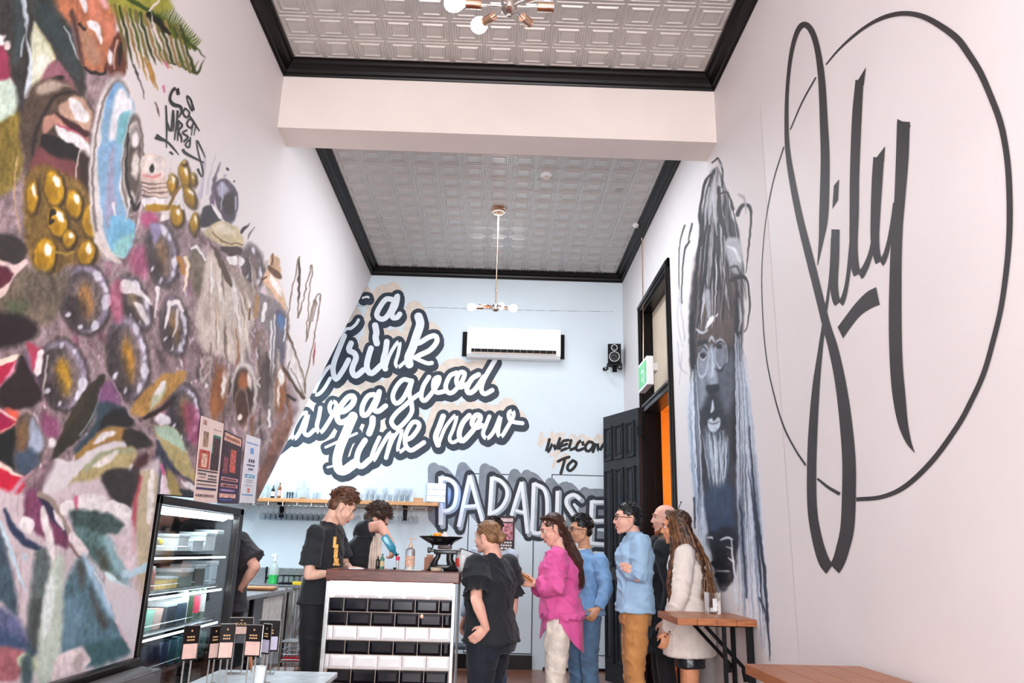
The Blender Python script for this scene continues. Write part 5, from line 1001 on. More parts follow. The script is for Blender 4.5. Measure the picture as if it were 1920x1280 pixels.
poster([(462, 814), (488, 823), (477, 943), (449, 942)], (226, 224, 232), [(.1, .10, .92, .115, (90, 140, 200)), (.40, .17, .62, .26, (110, 150, 210)), (.2, .57, .85, .62, (70, 170, 220)), (.12, .87, .86, .885, (90, 150, 210)), (.45, .78, .60, .84, (200, 110, 90))]+textrow(.34, .05, .34, .78, 3, (60, 64, 100))+textrow(.42, .025, .26, .8, 6, (70, 74, 110))+textrow(.475, .03, .38, .72, 3, (70, 74, 110))+textrow(.585, .025, .25, .8, 7, (226, 240, 250))+textrow(.65, .01, .3, .75, 6, (130, 134, 150))+textrow(.68, .01, .3, .75, 6, (130, 134, 150))+textrow(.73, .01, .25, .75, 7, (150, 154, 170)), 'narrow white notice with blue lines, rightmost of three above the fridge')
# dark ledge seat and rail along the foot of the mural
r = empty('ledge_bench', (0, 0, 0), 0, 'black ledge bench running along the foot of the mural', 'bench')
MB().rbox((XL+.004, 1.9, .755), (XL+.05, 4.10, .80), .01).build('rail', m_black, r); MB().rbox((XL+.004, 1.9, 0), (XL+.16, 4.10, .755), .015).build('back_panel', mat('charcoal_panel', (58, 54, 54), .35), r)
p = at(258, 1262, x=XL+.12)
MB().tube([(XL+.10, 3.2, .70), (XL+.10, 4.0, .70), (XL+.10, 4.06, .70)], [.075, .075, .05], 20).build('bolster', mat('charcoal_leather', (84, 78, 78), .35), r, smooth=True)
# display table with menu cards in clear stands
TZ = .655
r = empty('display_table', (-1.16, 4.42, 0), 0, 'low white-topped display table in front of the fridge holding menu cards', 'table')
MB().rbox((-.40, -.42, TZ-.03), (.28, .36, TZ), .006).build('table_top', mat('white_laminate', (214, 226, 232), .25), r)
for sx, sy in ((-.36, -.38), (.24, -.38), (-.36, .32), (.24, .32)): MB().rbox((sx-.02, sy-.02, 0), (sx+.02, sy+.02, TZ-.03), .003).build('leg', m_blackm, r)
m_card = mat('card_black', (20, 13, 14), .5, var=.05, spec=.2); m_cpanel = mat('card_pink_panel', (206, 172, 162), .5, var=.05, scale=30); m_acr = mat('acrylic', (200, 196, 192), .12, var=0, trans=.7, ior=1.3)
m_cpaper = mat('card_lilac', (196, 190, 214), .5); m_gold = mat('card_gold', (214, 170, 120), .5); m_lens = mat('spect_glass', (255, 255, 255), .02, var=0, trans=1.0, ior=1.05)
def menu_card(u0, u1, vt, vb, y, yaw, label, panel=m_cpanel, words=(3, 4)):
    a = at((u0+u1)/2, vt, y=y); b = at((u0+u1)/2, vb, y=y); wpx = (at(u1, vt, y=y).x-at(u0, vt, y=y).x)/max(math.cos(yaw), .35); h = a.z-b.z
    o = empty('menu_card', (a.x, y, TZ+.0005), yaw, label, 'menu card', 'menu cards standing on the display table'); z0 = b.z-TZ; z1 = a.z-TZ; w = wpx/2
    MB().rbox((-w, -.004, z0), (w, .004, z1), .002).build('card', m_card, o)
    MB().box((-w*.88, -.0052, z0+h*.05), (w*.88, -.004, z0+h*.48)).build('panel', panel, o)
    mb = MB()
    for kx, n in enumerate(words):
        for i in range(n): mb.box((-w*.5+i*w*1.0/n, -.0054, z0+h*(.66-.09*kx)), (-w*.5+(i+.72)*w*1.0/n, -.004, z0+h*(.70-.09*kx)))
    mb.box((-w*.08, -.0054, z0+h*.83), (w*.08, -.004, z0+h*.88)); mb.build('lettering', m_gold, o)
    mb = MB(); mb.tube([(-w-.002, 0, z1+.001), (w+.002, 0, z1+.001)], .003, 6); mb.tube([(w+.001, 0, z0), (w+.001, 0, z1)], .0018, 5); mb.build('top_edge', m_steel, o)
    for s in (-.45, .45): MB().tube([(s*w*2*.5, .006, .006), (s*w*2*.5, .006, z0+.02)], .0045, 6).build('stem', m_acr, o)
    MB().rbox((-w*.9, -.03, 0), (w*.9, .03, .006), .002).build('foot', m_acr, o); return o
menu_card(350, 372, 1173, 1238, 4.14, .75, 'leftmost menu card, angled, in front of the fridge glass')
menu_card(399, 413, 1174, 1236, 4.28, .9, 'second menu card from the left, steeply angled')
menu_card(416, 441, 1170, 1236, 4.22, .35, 'third menu card from the left with a wide pink panel')
menu_card(434, 474, 1158, 1190, 4.62, .25, 'menu card at the back behind the others, only its top showing')
menu_card(463, 494, 1172, 1231, 4.12, -.05, 'square-on menu card with pink panel, fourth from the left')
menu_card(494, 512, 1170, 1226, 4.34, -.6, 'narrow angled menu card with lilac panel', m_cpaper)
menu_card(488, 526, 1163, 1221, 4.66, .15, 'rightmost menu card at the back with a pale panel', m_cpaper)
o = empty('wooden_tongs', (at(470, 1260, y=4.3).x, 4.3, TZ+.001), 0, 'wooden tongs leaning among the menu cards', 'tongs')
for s in (-1, 1): MB().tube([(.035, 0, .0), (.0, 0, .09), (-.030+s*.006, 0, .20)], [(.008, .004), (.009, .004), (.006, .003)], 8).build('arm', m_wood, o, smooth=True)
o = cup((at(487, 1270, y=4.25).x, 4.22, TZ+.001), .10, .036, (226, 236, 240), 'small clear plastic cup among the menu cards', name='plastic_cup')
# ================================================================== COUNTER
CY = 5.5; KS = .846; cx0, cx1 = at(612, 1075, y=CY).x, at(859, 1075, y=CY).x; CT = at(700, 1068, y=CY).z; LB = at(612, 1088, y=CY).z
ct = empty('service_counter', (0, 0, 0), 0, 'tiled service counter with a thick redwood top and lit front', 'counter')
MB().rbox((cx0, CY-.02, LB), (cx1+.012, CY+.38, CT), .008).build('counter_top', m_dwood, ct)
fx0, fx1 = cx0+.03, cx1-.035
MB().box((fx0, CY+.045, 0), (fx1, CY+.36, LB-.002)).build('carcass', mat('grout', (176, 160, 146), .8), ct)
for x0, x1 in ((fx0-.028, fx0), (fx1, fx1+.022)): MB().rbox((x0, CY+.012, 0), (x1, CY+.06, LB-.001), .003).build('corner_trim', m_steel, ct)
m_tb = mat('black_tile', (10, 11, 18), .15, var=.2, scale=20, spec=.35); m_tw = mat('white_tile', (226, 224, 226), .14, var=.02, coat=.4)
RH, TW = .0909, .1633
def bevel_tile(w, h):
    b = .018; d = .010; vs = [(0, 0, 0), (w, 0, 0), (w, 0, h), (0, 0, h), (0, -.003, 0), (w, -.003, 0), (w, -.003, h), (0, -.003, h), (b, -d, b), (w-b, -d, b), (w-b, -d, h-b), (b, -d, h-b)]
    return vs, [(0, 1, 5, 4), (1, 2, 6, 5), (2, 3, 7, 6), (3, 0, 4, 7), (4, 5, 9, 8), (5, 6, 10, 9), (6, 7, 11, 10), (7, 4, 8, 11), (8, 9, 10, 11)]
rows = ['w', 'b', 'b', 'w', 'b', 'w', 'b', 'b', 'w', 'b']; offs = [.13, .62, .80, .26, .80, .20, .13, .62, .3, .8]
zt = at(700, 1121, y=CY).z+RH; cache = {}
for i, c in enumerate(rows):
    z0 = zt-(i+1)*RH; x = fx0-TW*(1-offs[i])
    top = min(z0+RH-.005, LB-.004)
    while x < fx1-.01:
        xa, xb_ = max(x, fx0+.001), min(x+TW-.005, fx1-.001)
        if xb_-xa > .02 and top > z0:
            key = (round(xb_-xa, 3), c, round(top-z0, 3))
            if key not in cache:
                v, f = bevel_tile(xb_-xa, top-max(z0, .002)); t = MB().add(v, f).build('tile', m_tw if c == 'w' else m_tb, ct); cache[key] = t
            else: t = cache[key].copy(); SC.collection.objects.link(t)
            t.location = (xa, CY+.043, max(z0, .002))
        x += TW
for j, x in enumerate((fx0+.20,)):
    pass
MB().box((fx0, CY+.012, LB-.012), (fx1, CY+.028, LB-.002)).build('light_strip', mat('counter_led', (255, 255, 255), .4, emit=(232, 244, 255), estr=14), ct)
area('counter_strip_lamp', ((fx0+fx1)/2, CY+.01, LB-.012), (math.radians(28), 0, 0), fx1-fx0, .012, 7, (.90, .96, 1.0))
p = at(790, 1156, y=CY); MB().sph((p.x, CY+.032, p.z), (.011, .004, .014), 10, 8).build('chip', mat('chip_pink', (214, 160, 140), .6), ct, smooth=True)
# fluted clear side panel
mb = MB(); xs = np.linspace(0, .31, 57); pts = [(cx1+.002+.004*math.sin(i*1.57), CY+.05+s) for i, s in enumerate(xs)]
vs = [(x, y, 0.01) for x, y in pts]+[(x, y, LB-.004) for x, y in pts]; n = len(pts); mb.add(vs, [(i, i+1, n+i+1, n+i) for i in range(n-1)])
mb.build('fluted_panel', mat('fluted_glass', (226, 236, 240), .15, var=0, trans=.6), ct)
CT += .0008; pre = set(o.name for o in bpy.data.objects)
# --- things on the counter
bottle((at(716, 1060, y=5.795).x, 5.795, CT), .125, .020, (120, 196, 180), 'small green cocktail bottle on the counter by the bartender', (30, 30, 32), (206, 186, 140))
bottle((at(708, 1060, y=5.80).x, 5.80, CT), .105, .018, (60, 44, 40), 'small dark dropper bottle on the counter', (20, 20, 22))
dropper = bottle((at(745, 1060, y=5.753).x, 5.753, CT), .13, .013, (236, 236, 240), 'slim clear dropper bottle with a red collar under the tilted blue bottle', (30, 24, 28), None, neck=.5)
MB().lathe([(.0, .075), (.017, .075), (.017, .105), (0, .105)], n=12).build('collar', mat('red_collar', (206, 40, 80), .4), dropper, smooth=True)
o = empty('jigger', (at(741, 1062, y=5.71).x, 5.685, CT), 0, 'small black cap lying on the counter beside the dropper bottle', 'cap'); MB().lathe([(0, 0), (.013, 0), (.012, .016), (.010, .018), (0, .018)], n=14).build('cap', m_blackm, o, smooth=True); o.name = 'black_stopper'
# soap pump bottle
sx = at(768, 1060, y=5.668).x; o = empty('pump_bottle', (sx, 5.668, CT), 0, 'clear pump bottle of liquid soap with a tan label', 'bottle')
MB().lathe([(0, .001), (.036, 0), (.040, .006), (.040, .15), (.036, .168), (.016, .180), (.015, .19), (0, .19)], n=20).build('body', m_glass, o, smooth=True)
MB().lathe([(0, .004), (.037, .004), (.037, .06), (0, .06)], n=20).build('soap', mat('soap', (232, 226, 214), .2), o, smooth=True)
MB().lathe([(.0408, .03), (.0408, .115)], n=20).build('label', mat('kraft_label', (206, 168, 146), .7, var=.1, scale=60), o, smooth=True)
mb = MB(); mb.lathe([(.017, .188), (.017, .208), (.008, .215), (.006, .25), (.010, .252), (.010, .262), (0, .264)], n=14); mb.tube([(0, 0, .257), (.03, 0, .258), (.042, 0, .250)], .0045, 8); mb.build('pump', mat('pump_tan', (206, 172, 150), .4), o, smooth=True)
# paper and card tray by the till
o = MB().rbox((-.05, -.04, 0), (.07, .05, .008), .002).build('order_pad', mat('paper', (232, 232, 236), .7), None); o.location = (at(668, 1062, y=5.634).x, 5.601, CT); tag(o, 'white order pad under the left worker\'s hands on the counter', 'order pad')
o = MB().rbox((-.07, -.05, 0), (.07, .05, .006), .002).build('serving_tray', mat('tray_white', (220, 226, 232), .2), None); o.location = (at(785, 1063, y=5.668).x-.03, 5.634, CT); tag(o, 'small flat white tray between pump bottle and scales', 'tray')
o = empty('wooden_box', (at(803, 1060, y=5.80).x, 5.82, CT), 0, 'small brown wooden box behind the left of the scales', 'box'); MB().rbox((-.035, -.04, 0), (.05, .04, .105), .004).build('box', mat('box_wood', (150, 92, 60), .5), o); MB().rbox((-.018, -.03, .105), (.035, .03, .128), .003).build('lid', mat('box_lid', (196, 130, 96), .5), o)
# --- antique black scales with pan, fruit on it
ox, oy = at(829, 1066, y=5.66).x, 5.66
sc = empty('kitchen_scales', (ox, oy, CT), 0, 'antique black cast-iron scales with a wide shallow pan on the counter', 'scales'); m_iron = mat('cast_iron', (16, 16, 19), .25, var=.2, spec=.4)
mb = MB(); mb.lathe([(0, 0), (.062, 0), (.066, .012), (.052, .03), (.040, .05), (.0, .05)], (-.065, 0, 0), 18, sy=1.0); mb.lathe([(0, 0), (.062, 0), (.066, .012), (.052, .03), (.040, .05), (.0, .05)], (.075, 0, 0), 18)
mb.rbox((-.08, -.045, .015), (.09, .045, .05), .012)
mb.tube([(-.075, 0, .04), (-.060, 0, .085), (-.040, 0, .115), (-.035, 0, .17)], [.036, .024, .020, .026], 14); mb.tube([(.082, 0, .04), (.060, 0, .09), (.062, 0, .14), (.065, 0, .17)], [.040, .030, .032, .034], 14)
mb.rbox((-.075, -.035, .135), (.125, .035, .172), .010); mb.build('base', m_iron, sc, smooth=True)
mb = MB(); mb.rbox((-.125, -.022, .150), (-.06, .022, .176), .006); mb.rbox((-.13, -.026, .142), (-.105, .026, .19), .006); mb.rbox((.04, -.02, .158), (.15, .02, .170), .004); mb.tube([(-.10, 0, .17), (-.085, 0, .20), (-.12, 0, .245), (-.15, 0, .27)], .007, 8); mb.tube([(.06, 0, .205), (.09, 0, .24), (.11, 0, .262)], .007, 8); mb.build('beam_arm', m_iron, sc, smooth=True)
mb = MB(); mb.rbox((-.045, -.042, .176), (.075, .042, .206), .012); mb.build('plate', mat('rust_plate', (60, 34, 30), .35, var=.2), sc, smooth=True)
MB().lathe([(.0, .207), (.06, .208), (.105, .226), (.150, .252), (.187, .275), (.190, .279), (.184, .281), (.150, .262), (.105, .236), (.06, .216), (0, .214)], (-.022, 0, 0), 40, sy=.62).build('pan', mat('pan_black', (16, 18, 22), .12, coat=.5), sc, smooth=True)
MB().lathe([(0, .002), (.046, .002), (.050, .022), (.04, .03), (0, .03)], (-.045, -.075, 0), 20).build('brass_weight', mat('cream_enamel', (206, 184, 160), .4), sc, smooth=True)
Zp = CT+.232*KS
for i, (dx, dy, rr) in enumerate(((-.066, .0, .027), (-.040, .02, .024), (-.050, -.025, .023))):
    o = empty('orange_fruit', (ox+dx*KS, oy+dy*KS, Zp+[.022, .030, .024][i]), 0, ['largest orange in the scale pan', 'orange at the back of the scale pan', 'orange at the front of the scale pan'][i], 'orange', 'oranges in the scale pan')
    MB().sph((0, 0, rr), (rr, rr, rr*.95), 18, 12).build('peel', mat('orange_peel', (240, 150, 26), .45, var=.06, scale=60, bump=.2), o, smooth=True); MB().lathe([(0, rr*1.86), (.004, rr*1.88), (0, rr*2.0)], n=8).build('stem', mat('stem_green', (80, 110, 50), .6), o)
o = empty('garlic_shaped_vase', (ox+.006, oy+.0, Zp+.004), 0, 'small white bulb-shaped vase standing in the scale pan', 'vase'); MB().lathe([(0, .0), (.028, 0), (.037, .02), (.036, .04), (.026, .062), (.012, .074), (.010, .083), (0, .084)], n=22).build('vase_body', mat('matt_white_ceramic', (230, 216, 214), .5), o, smooth=True)
o.name = 'bulb_vase'
o = empty('herb_sprig', (ox-.115*KS, oy, CT+.262*KS), 0, 'sprig of green leaves in the left side of the scale pan', 'herb')
for i, (a, t) in enumerate(((2.6, .5), (1.2, .9), (.2, .3), (3.6, .2), (2.0, .2))):
    d = Vector((math.cos(a)*math.cos(t), math.sin(a)*.4, math.sin(t))); L = .045; s = Vector((0, 1, .3)).cross(d).normalized()*.016
    MB().add([Vector((0, 0, 0)), d*L*.4+s, d*L, d*L*.4-s, d*L*.45+Vector((0, 0, .006))], [(0, 1, 4), (1, 2, 4), (2, 3, 4), (3, 0, 4)]).build('leaf', mat('leaf_green', (70, 160, 50), .5, var=.15), o)
o = empty('jigger_cup', (at(870, 1030, y=5.837).x, 5.80, CT), 0, 'white pouring jug standing behind the right of the scales', 'jug'); MB().lathe([(0, .0), (.03, 0), (.034, .01), (.045, .13), (.040, .13), (.03, .012), (0, .01)], n=20).build('jug_body', m_whitep, o, smooth=True); MB().tube([(.04, 0, .10), (.07, 0, .09), (.065, 0, .04), (.037, 0, .03)], .005, 8).build('handle', m_whitep, o, smooth=True); o.name = 'milk_jug'
bottle((at(862, 1010, y=5.80).x-.005, 5.80, CT), .20, .024, (232, 226, 226), 'white bottle with a red band behind the scales', (220, 220, 220), (206, 60, 50))
for o in bpy.data.objects:
    if o.parent is None and o.name not in pre and 'label' in o: o.scale = (KS, KS, KS)
# ================================================================== SHELF AND KITCHEN
sz = at(650, 937, y=9.57).z; sx0, sx1 = -3.45, at(822, 945, y=9.57).x
r = empty('wall_shelf', (0, 0, 0), 0, 'long pine wall shelf over the sink holding glassware', 'shelf')
MB().rbox((sx0, 9.55, sz-.045), (sx1, D-.002, sz), .004).build('board', m_shelfw, r)
for u in (521, 757): x = at(u, 950, y=9.6).x; MB().box((x-.025, D-.03, sz-.22), (x+.025, D-.003, sz-.046)).box((x-.012, 9.60, sz-.075), (x+.012, D-.01, sz-.046)).build('bracket', m_blackm, r)
sz += .0008
# hanging rack
r = empty('glass_rack', (0, 0, 0), 0, 'chrome stemware rack under the pine shelf', 'rack'); mb = MB(); rzk = sz-.085
for y in (9.58, 9.66, 9.74): mb.tube([(sx0+.1, y, rzk), (sx1-.08, y, rzk)], .005, 6)
for i in range(15): x = sx0+.15+i*(sx1-sx0-.3)/14; mb.tube([(x, 9.57, rzk), (x, 9.57, rzk+.038)], .004, 5); mb.tube([(x, 9.56, rzk-.012), (x, 9.78, rzk-.012)], .003, 5)
mb.build('rails', m_chrome, r)
GL = mat('thin_glass', (250, 252, 254), .03, var=0, trans=1.0, ior=1.12)
def wine_mesh(up):
    P = [(0, 0), (.033, .001), (.034, .004), (.006, .010), (.004, .075), (.010, .085), (.030, .105), (.037, .135), (.031, .175), (.029, .175), (.034, .135), (.027, .108), (.0, .090)]
    if not up: P = [(r, -z) for r, z in P]
    return MB().lathe(P, n=14)
wg = wine_mesh(False).build('hanging_wine_glass', GL, None, smooth=True); wgu = None; firstg = True
hang = [(u, y) for u in range(494, 640, 10) for y in (9.60, 9.70)]+[(728, 9.6), (737, 9.7), (751, 9.6), (761, 9.7), (772, 9.62), (781, 9.7), (660, 9.7), (672, 9.7)]
for u, y in hang:
    o = wg if firstg else wg.copy()
    if not firstg: SC.collection.objects.link(o)
    firstg = False; o.location = (at(u, 950, y=y).x, y, rzk+.002)
    left = u < 700; tag(o, 'stemmed glass hanging upside down from the left part of the rack' if left else 'stemmed glass hanging upside down at the right end of the rack', 'wine glass', 'glasses hanging in the left part of the rack' if left else 'glasses hanging at the right end of the rack')
tum = MB().lathe([(0, .002), (.022, 0), (.025, .004), (.030, .085), (.028, .085), (.022, .008), (0, .008)], n=14).build('tumbler', GL, None, smooth=True)
firstg = True
for u in list(range(536, 552, 5))+list(range(590, 606, 8))+list(range(676, 770, 11)):
    for y in (9.62, 9.72):
        o = tum if firstg else tum.copy()
        if not firstg: SC.collection.objects.link(o)
        firstg = False; o.location = (at(u, 930, y=y).x, y, sz)
        g = 'tumblers left of the young men on the shelf' if u < 610 else 'tumblers in rows on the right half of the shelf'
        tag(o, 'clear tumbler in the left group on the pine shelf' if u < 610 else 'clear tumbler in the rows on the right half of the pine shelf', 'glass', g)
coupe = wine_mesh(True).build('wine_glass', GL, None, smooth=True); firstg = True
for u in (688, 700, 722, 745, 757, 768):
    o = coupe if firstg else coupe.copy()
    if not firstg: SC.collection.objects.link(o)
    firstg = False; o.location = (at(u, 930, y=9.77).x, 9.765, sz); tag(o, 'tall stemmed glass standing at the back of the shelf', 'wine glass', 'stemmed glasses standing at the back of the shelf')
bottle((at(495, 930, y=9.65).x, 9.65, sz), .22, .034, (220, 234, 234), 'clear glass bottle with wire top, nearest the mural on the shelf', (200, 204, 206)); bottle((at(504, 930, y=9.72).x, 9.72, sz), .20, .030, (226, 238, 238), 'second clear bottle on the left end of the shelf', (200, 204, 206))
bottle((at(511, 930, y=9.62).x, 9.62, sz), .155, .022, (36, 34, 44), 'small black bottle with a blue collar on the shelf', (30, 90, 190), (226, 226, 230)); bottle((at(523, 930, y=9.63).x, 9.63, sz), .19, .022, (190, 120, 70), 'small amber bottle with white and red label on the shelf', (40, 30, 30), (222, 190, 180)); bottle((at(516, 930, y=9.75).x, 9.75, sz), .24, .036, (232, 240, 242), 'swing-top clear flask behind the black bottle on the shelf', (210, 214, 216))
o = empty('glass_drink_jar', (at(567, 930, y=9.66).x, 9.67, sz), 0, 'large clear glass canister with stacked cups on the shelf', 'jar'); MB().lathe([(0, .002), (.075, 0), (.08, .008), (.08, .12), (.076, .125), (.07, .12), (.07, .012), (0, .01)], n=24).build('body', GL, o, smooth=True); MB().lathe([(.03, .128), (.045, .23), (.043, .23), (.028, .13)], (-.03, 0, 0), 16).lathe([(.03, .128), (.045, .22), (.043, .22), (.028, .13)], (.035, 0, 0), 16).build('stacked_cup', GL, o, smooth=True); MB().lathe([(0, .01), (.035, .01), (.03, .024), (0, .028)], n=14).build('contents', mat('nuts', (176, 130, 60), .6), o, smooth=True)
o = empty('glass_canister', (at(567, 930, y=9.66).x, 9.67, sz)); bpy.data.objects.remove(o)
o = MB().rbox((-.055, -.03, 0), (.055, .03, .05), .004).build('card_box', mat('tan_box', (196, 150, 110), .6), None); o.location = (at(784, 935, y=9.62).x, 9.63, sz); tag(o, 'small tan cardboard box on the right end of the shelf', 'box')
# lit menu lightbox
a = at(803, 905, y=9.5); b = at(832, 942, y=9.5); o = empty('lightbox', ((a.x+b.x)/2, 9.56, sz), math.radians(14), 'glowing white three-row lightbox at the right end of the shelf', 'lightbox'); w = (b.x-a.x)/2+.012; hh = a.z-sz+.004
MB().rbox((-w-.005, 0, 0), (w+.005, .09, hh), .005).build('case', mat('case_blue_white', (190, 206, 228), .4), o)
for i in range(3): MB().box((-w, -.004, .008+i*hh/3), (w, 0, (i+1)*hh/3-.006)).build('lit_row', mat('lit_row', (255, 255, 255), .4, emit=(236, 246, 255), estr=.75), o)
mb = MB()
for i, n in ((0, 5), (1, 6), (2, 5)):
    for q in range(n): mb.box((-w*.7+q*w*.26, -.0048, hh*(i+.42)/3), (-w*.7+q*w*.26+.006, -.004, hh*(i+.56)/3))
mb.build('lettering', mat('pale_ink', (120, 130, 150), .5), o)
point('lightbox_glow', (b.x+.09, 9.66, sz+.10), 1.6, (.10, .35, 1.0), .03)
# tilted jug hanging at the left end of the rack
o = empty('measuring_jug', (at(478, 968, y=9.5).x, 9.5, rzk+.0), 0, 'clear plastic jug hanging tilted at the left end of the rack', 'jug'); M = Matrix.Rotation(math.radians(205), 4, 'Y'); MB().lathe([(0, .0), (.05, 0), (.054, .01), (.07, .19), (.066, .19), (.05, .014), (0, .01)], n=20, M=M).build('jug_body', GL, o, smooth=True); MB().tube([M@Vector((-.06, 0, .16)), M@Vector((-.10, 0, .14)), M@Vector((-.09, 0, .05)), M@Vector((-.055, 0, .03))], .007, 8).build('handle', GL, o, smooth=True)
# sink bench along the back wall
bz = .925; bx1 = at(570, 1098, y=9.2).x
r = empty('sink_bench', (0, 0, 0), 0, 'stainless steel sink bench along the back wall', 'bench')
MB().rbox((XK+.002, 9.18, bz-.045), (bx1, D-.004, bz), .006).build('worktop', m_steel, r); MB().rbox((XK+.002, D-.022, bz), (bx1, D-.004, bz+.17), .004).build('splashback', m_steel, r)
a = at(500, 1110, y=9.2).x; b = at(552, 1110, y=9.2).x; MB().rbox((a, 9.22, bz-.34), (b, 9.70, bz-.046), .03).build('basin', mat('brushed_basin', (176, 172, 164), .35, metal=.7), r, smooth=True)
for x in (at(548, 1150, y=9.2).x+.03, bx1-.04, XK+.2): MB().tube([(x, 9.22, 0.002), (x, 9.22, bz-.046)], .019, 10).build('leg', m_steel, r, smooth=True)
bz += .0008
bx = at(512, 1085, y=9.35).x; o = empty('spray_bottle', (bx, 9.35, bz), 0, 'spray bottle half full of green liquid on the sink bench', 'spray bottle')
MB().lathe([(0, .001), (.05, 0), (.055, .01), (.055, .16), (.035, .21), (.018, .235), (.016, .25), (0, .25)], n=20).build('body', mat('cloudy_plastic', (224, 236, 232), .25, var=0, trans=.4), o, smooth=True); MB().lathe([(0, .003), (.0562, .003), (.0562, .10), (0, .10)], n=20).build('liquid', mat('green_liquid', (60, 190, 100), .2), o, smooth=True)
mb = MB(); mb.lathe([(.02, .25), (.02, .275), (.014, .285), (.012, .31), (0, .312)], n=12); mb.rbox((-.045, -.012, .295), (.02, .012, .335), .008); mb.tube([(-.02, 0, .30), (-.035, 0, .26)], .006, 6); mb.build('trigger', m_whitep, o, smooth=True)
bx = at(545, 1090, y=9.35).x; o = empty('dish_rack', (bx, 9.36, bz), 0, 'black wire dish rack on the sink bench', 'dish rack'); mb = MB()
for z, s in ((.012, 1), (.095, .92)): mb.tube([(-.13*s, -.11, z), (.14*s, -.11, z), (.14*s, .11, z), (-.13*s, .11, z), (-.13*s, -.11, z)], .005, 6)
for x in (-.13, -.06, .0, .07, .14): mb.tube([(x, -.11, .012), (x*.92, -.11, .095)], .004, 5); mb.tube([(x, .11, .012), (x*.92, .11, .095)], .004, 5); mb.tube([(x, -.11, .012), (x, .11, .012)], .004, 5)
mb.build('wire_frame', m_blackm, o); MB().rbox((-.12, -.10, .001), (.13, .10, .010), .003).build('tray', m_blackm, o)
o = MB().rbox((-.05, -.03, 0), (.05, .03, .035), .008).build('sponge', mat('yellow_sponge', (240, 200, 60), .9, var=.1, scale=60, bump=.4), None); o.location = (at(557, 1092, y=9.22).x, 9.225, bz); tag(o, 'yellow sponge on the edge of the sink bench', 'sponge')
o = empty('tap', (at(494, 1085, y=9.5).x, 9.6, bz), 0, 'dark swan-neck tap behind the sink', 'tap'); MB().tube(catmull([(0, 0, 0), (0, 0, .10), (.01, -.03, .17), (.03, -.12, .17), (.035, -.15, .12)], 5), .011, 8).build('spout', m_blackm, o, smooth=True); MB().tube([(.0, 0, .03), (.08, -.02, .12), (.11, -.03, .155)], .009, 8).build('lever', m_blackm, o, smooth=True)
# side bench with boards
r = empty('prep_bench', (0, 0, 0), 0, 'grey-topped prep bench with shelving behind the fridge', 'bench'); bxr = -2.22
MB().rbox((XK+.4, 6.2, .865), (bxr, 8.96, .905), .006).build('worktop', mat('grey_laminate', (140, 140, 142), .35), r)
for y in (6.25, 7.6, 8.85): MB().rbox((bxr-.06, y, 0.002), (bxr-.02, y+.04, .864), .004).build('leg', m_blackm, r)
MB().rbox((XK+.42, 6.25, .30), (bxr-.03, 8.85, .33), .004).build('shelf', m_blackm, r); MB().rbox((bxr-.045, 8.0, .36), (bxr-.035, 8.7, .84), .003).build('white_panel', mat('white_card', (226, 226, 220), .5), r)
for i in range(2): o = MB().rbox((-.22, -.15, 0), (.16, .15, .018), .006).build('chopping_board', m_shelfw, None); o.location = (bxr-.20+.02*i, 8.35-.05*i, .906+.0185*i); o.rotation_euler = (0, 0, .1*i); tag(o, ['lower wooden chopping board on the prep bench', 'upper wooden chopping board lying on the other one'][i], 'chopping board')
# trolley under the bench with red-lipped basket, whisk, fruit tub
r = empty('kitchen_trolley', (at(556, 1200, y=7.6).x, 7.6, 0), 0, 'slim metal trolley behind the first worker holding baskets', 'trolley')
for sx in (-.11, .16): 
    for sy in (-.12, .12): MB().tube([(sx, sy, .002), (sx, sy, .98)], .011, 8).build('post', m_nickel, r, smooth=True)
for z in (.08, .33, .50): MB().rbox((-.12, -.13, z), (.17, .13, z+.012), .003).build('tier', m_steel, r)
px_ = at(553, 1235, y=7.5); o = empty('wire_basket', (r.location.x+.025, 7.6, .3425), 0, 'chrome wire basket with a red base strip on the trolley', 'basket'); mb = MB()
for z in (.015, .06, .10): mb.tube([(-.12, -.11, z), (.12, -.11, z), (.12, .11, z), (-.12, .11, z), (-.12, -.11, z)], .004, 5)
for i in range(9): x = -.12+i*.03; mb.tube([(x, -.11, .0), (x, -.11, .10)], .0025, 4)
mb.build('wire_frame', m_chrome, o); MB().rbox((-.11, -.107, .002), (.11, .10, .035), .003).build('base_strip', mat('red_strip', (214, 30, 40), .4), o)
o = empty('balloon_whisk', (at(562, 1165, y=7.45).x, 7.44, .71), 0, 'wire balloon whisk hanging on the trolley', 'whisk'); mb = MB()
for i in range(6):
    a = PI*i/6; mb.tube(catmull([(0, 0, .06), (.034*math.cos(a), .034*math.sin(a), -.05), (.02*math.cos(a), .02*math.sin(a), -.14), (0, 0, -.16), (-.02*math.cos(a), -.02*math.sin(a), -.14), (-.034*math.cos(a), -.034*math.sin(a), -.05), (0, 0, .06)], 4), .002, 4)
mb.build('wires', m_chrome, o); MB().tube([(0, 0, .05), (0, 0, .20)], .011, 8).build('handle', m_steel, o, smooth=True); MB().tube([(0, 0, .19), (0, .05, .22)], .004, 5).build('hook', m_steel, o)
o = empty('fruit_tub', (at(520, 1240, y=5.3).x, 5.5, 0), 0, 'clear tub of lemons and oranges low down beside the first worker', 'tub'); MB().rbox((-.10, -.12, .30), (.09, .12, .56), .02).build('tub_wall', GL, o); MB().rbox((-.12, -.13, .02), (.11, .13, .30), .01).build('stand', m_blackm, o)
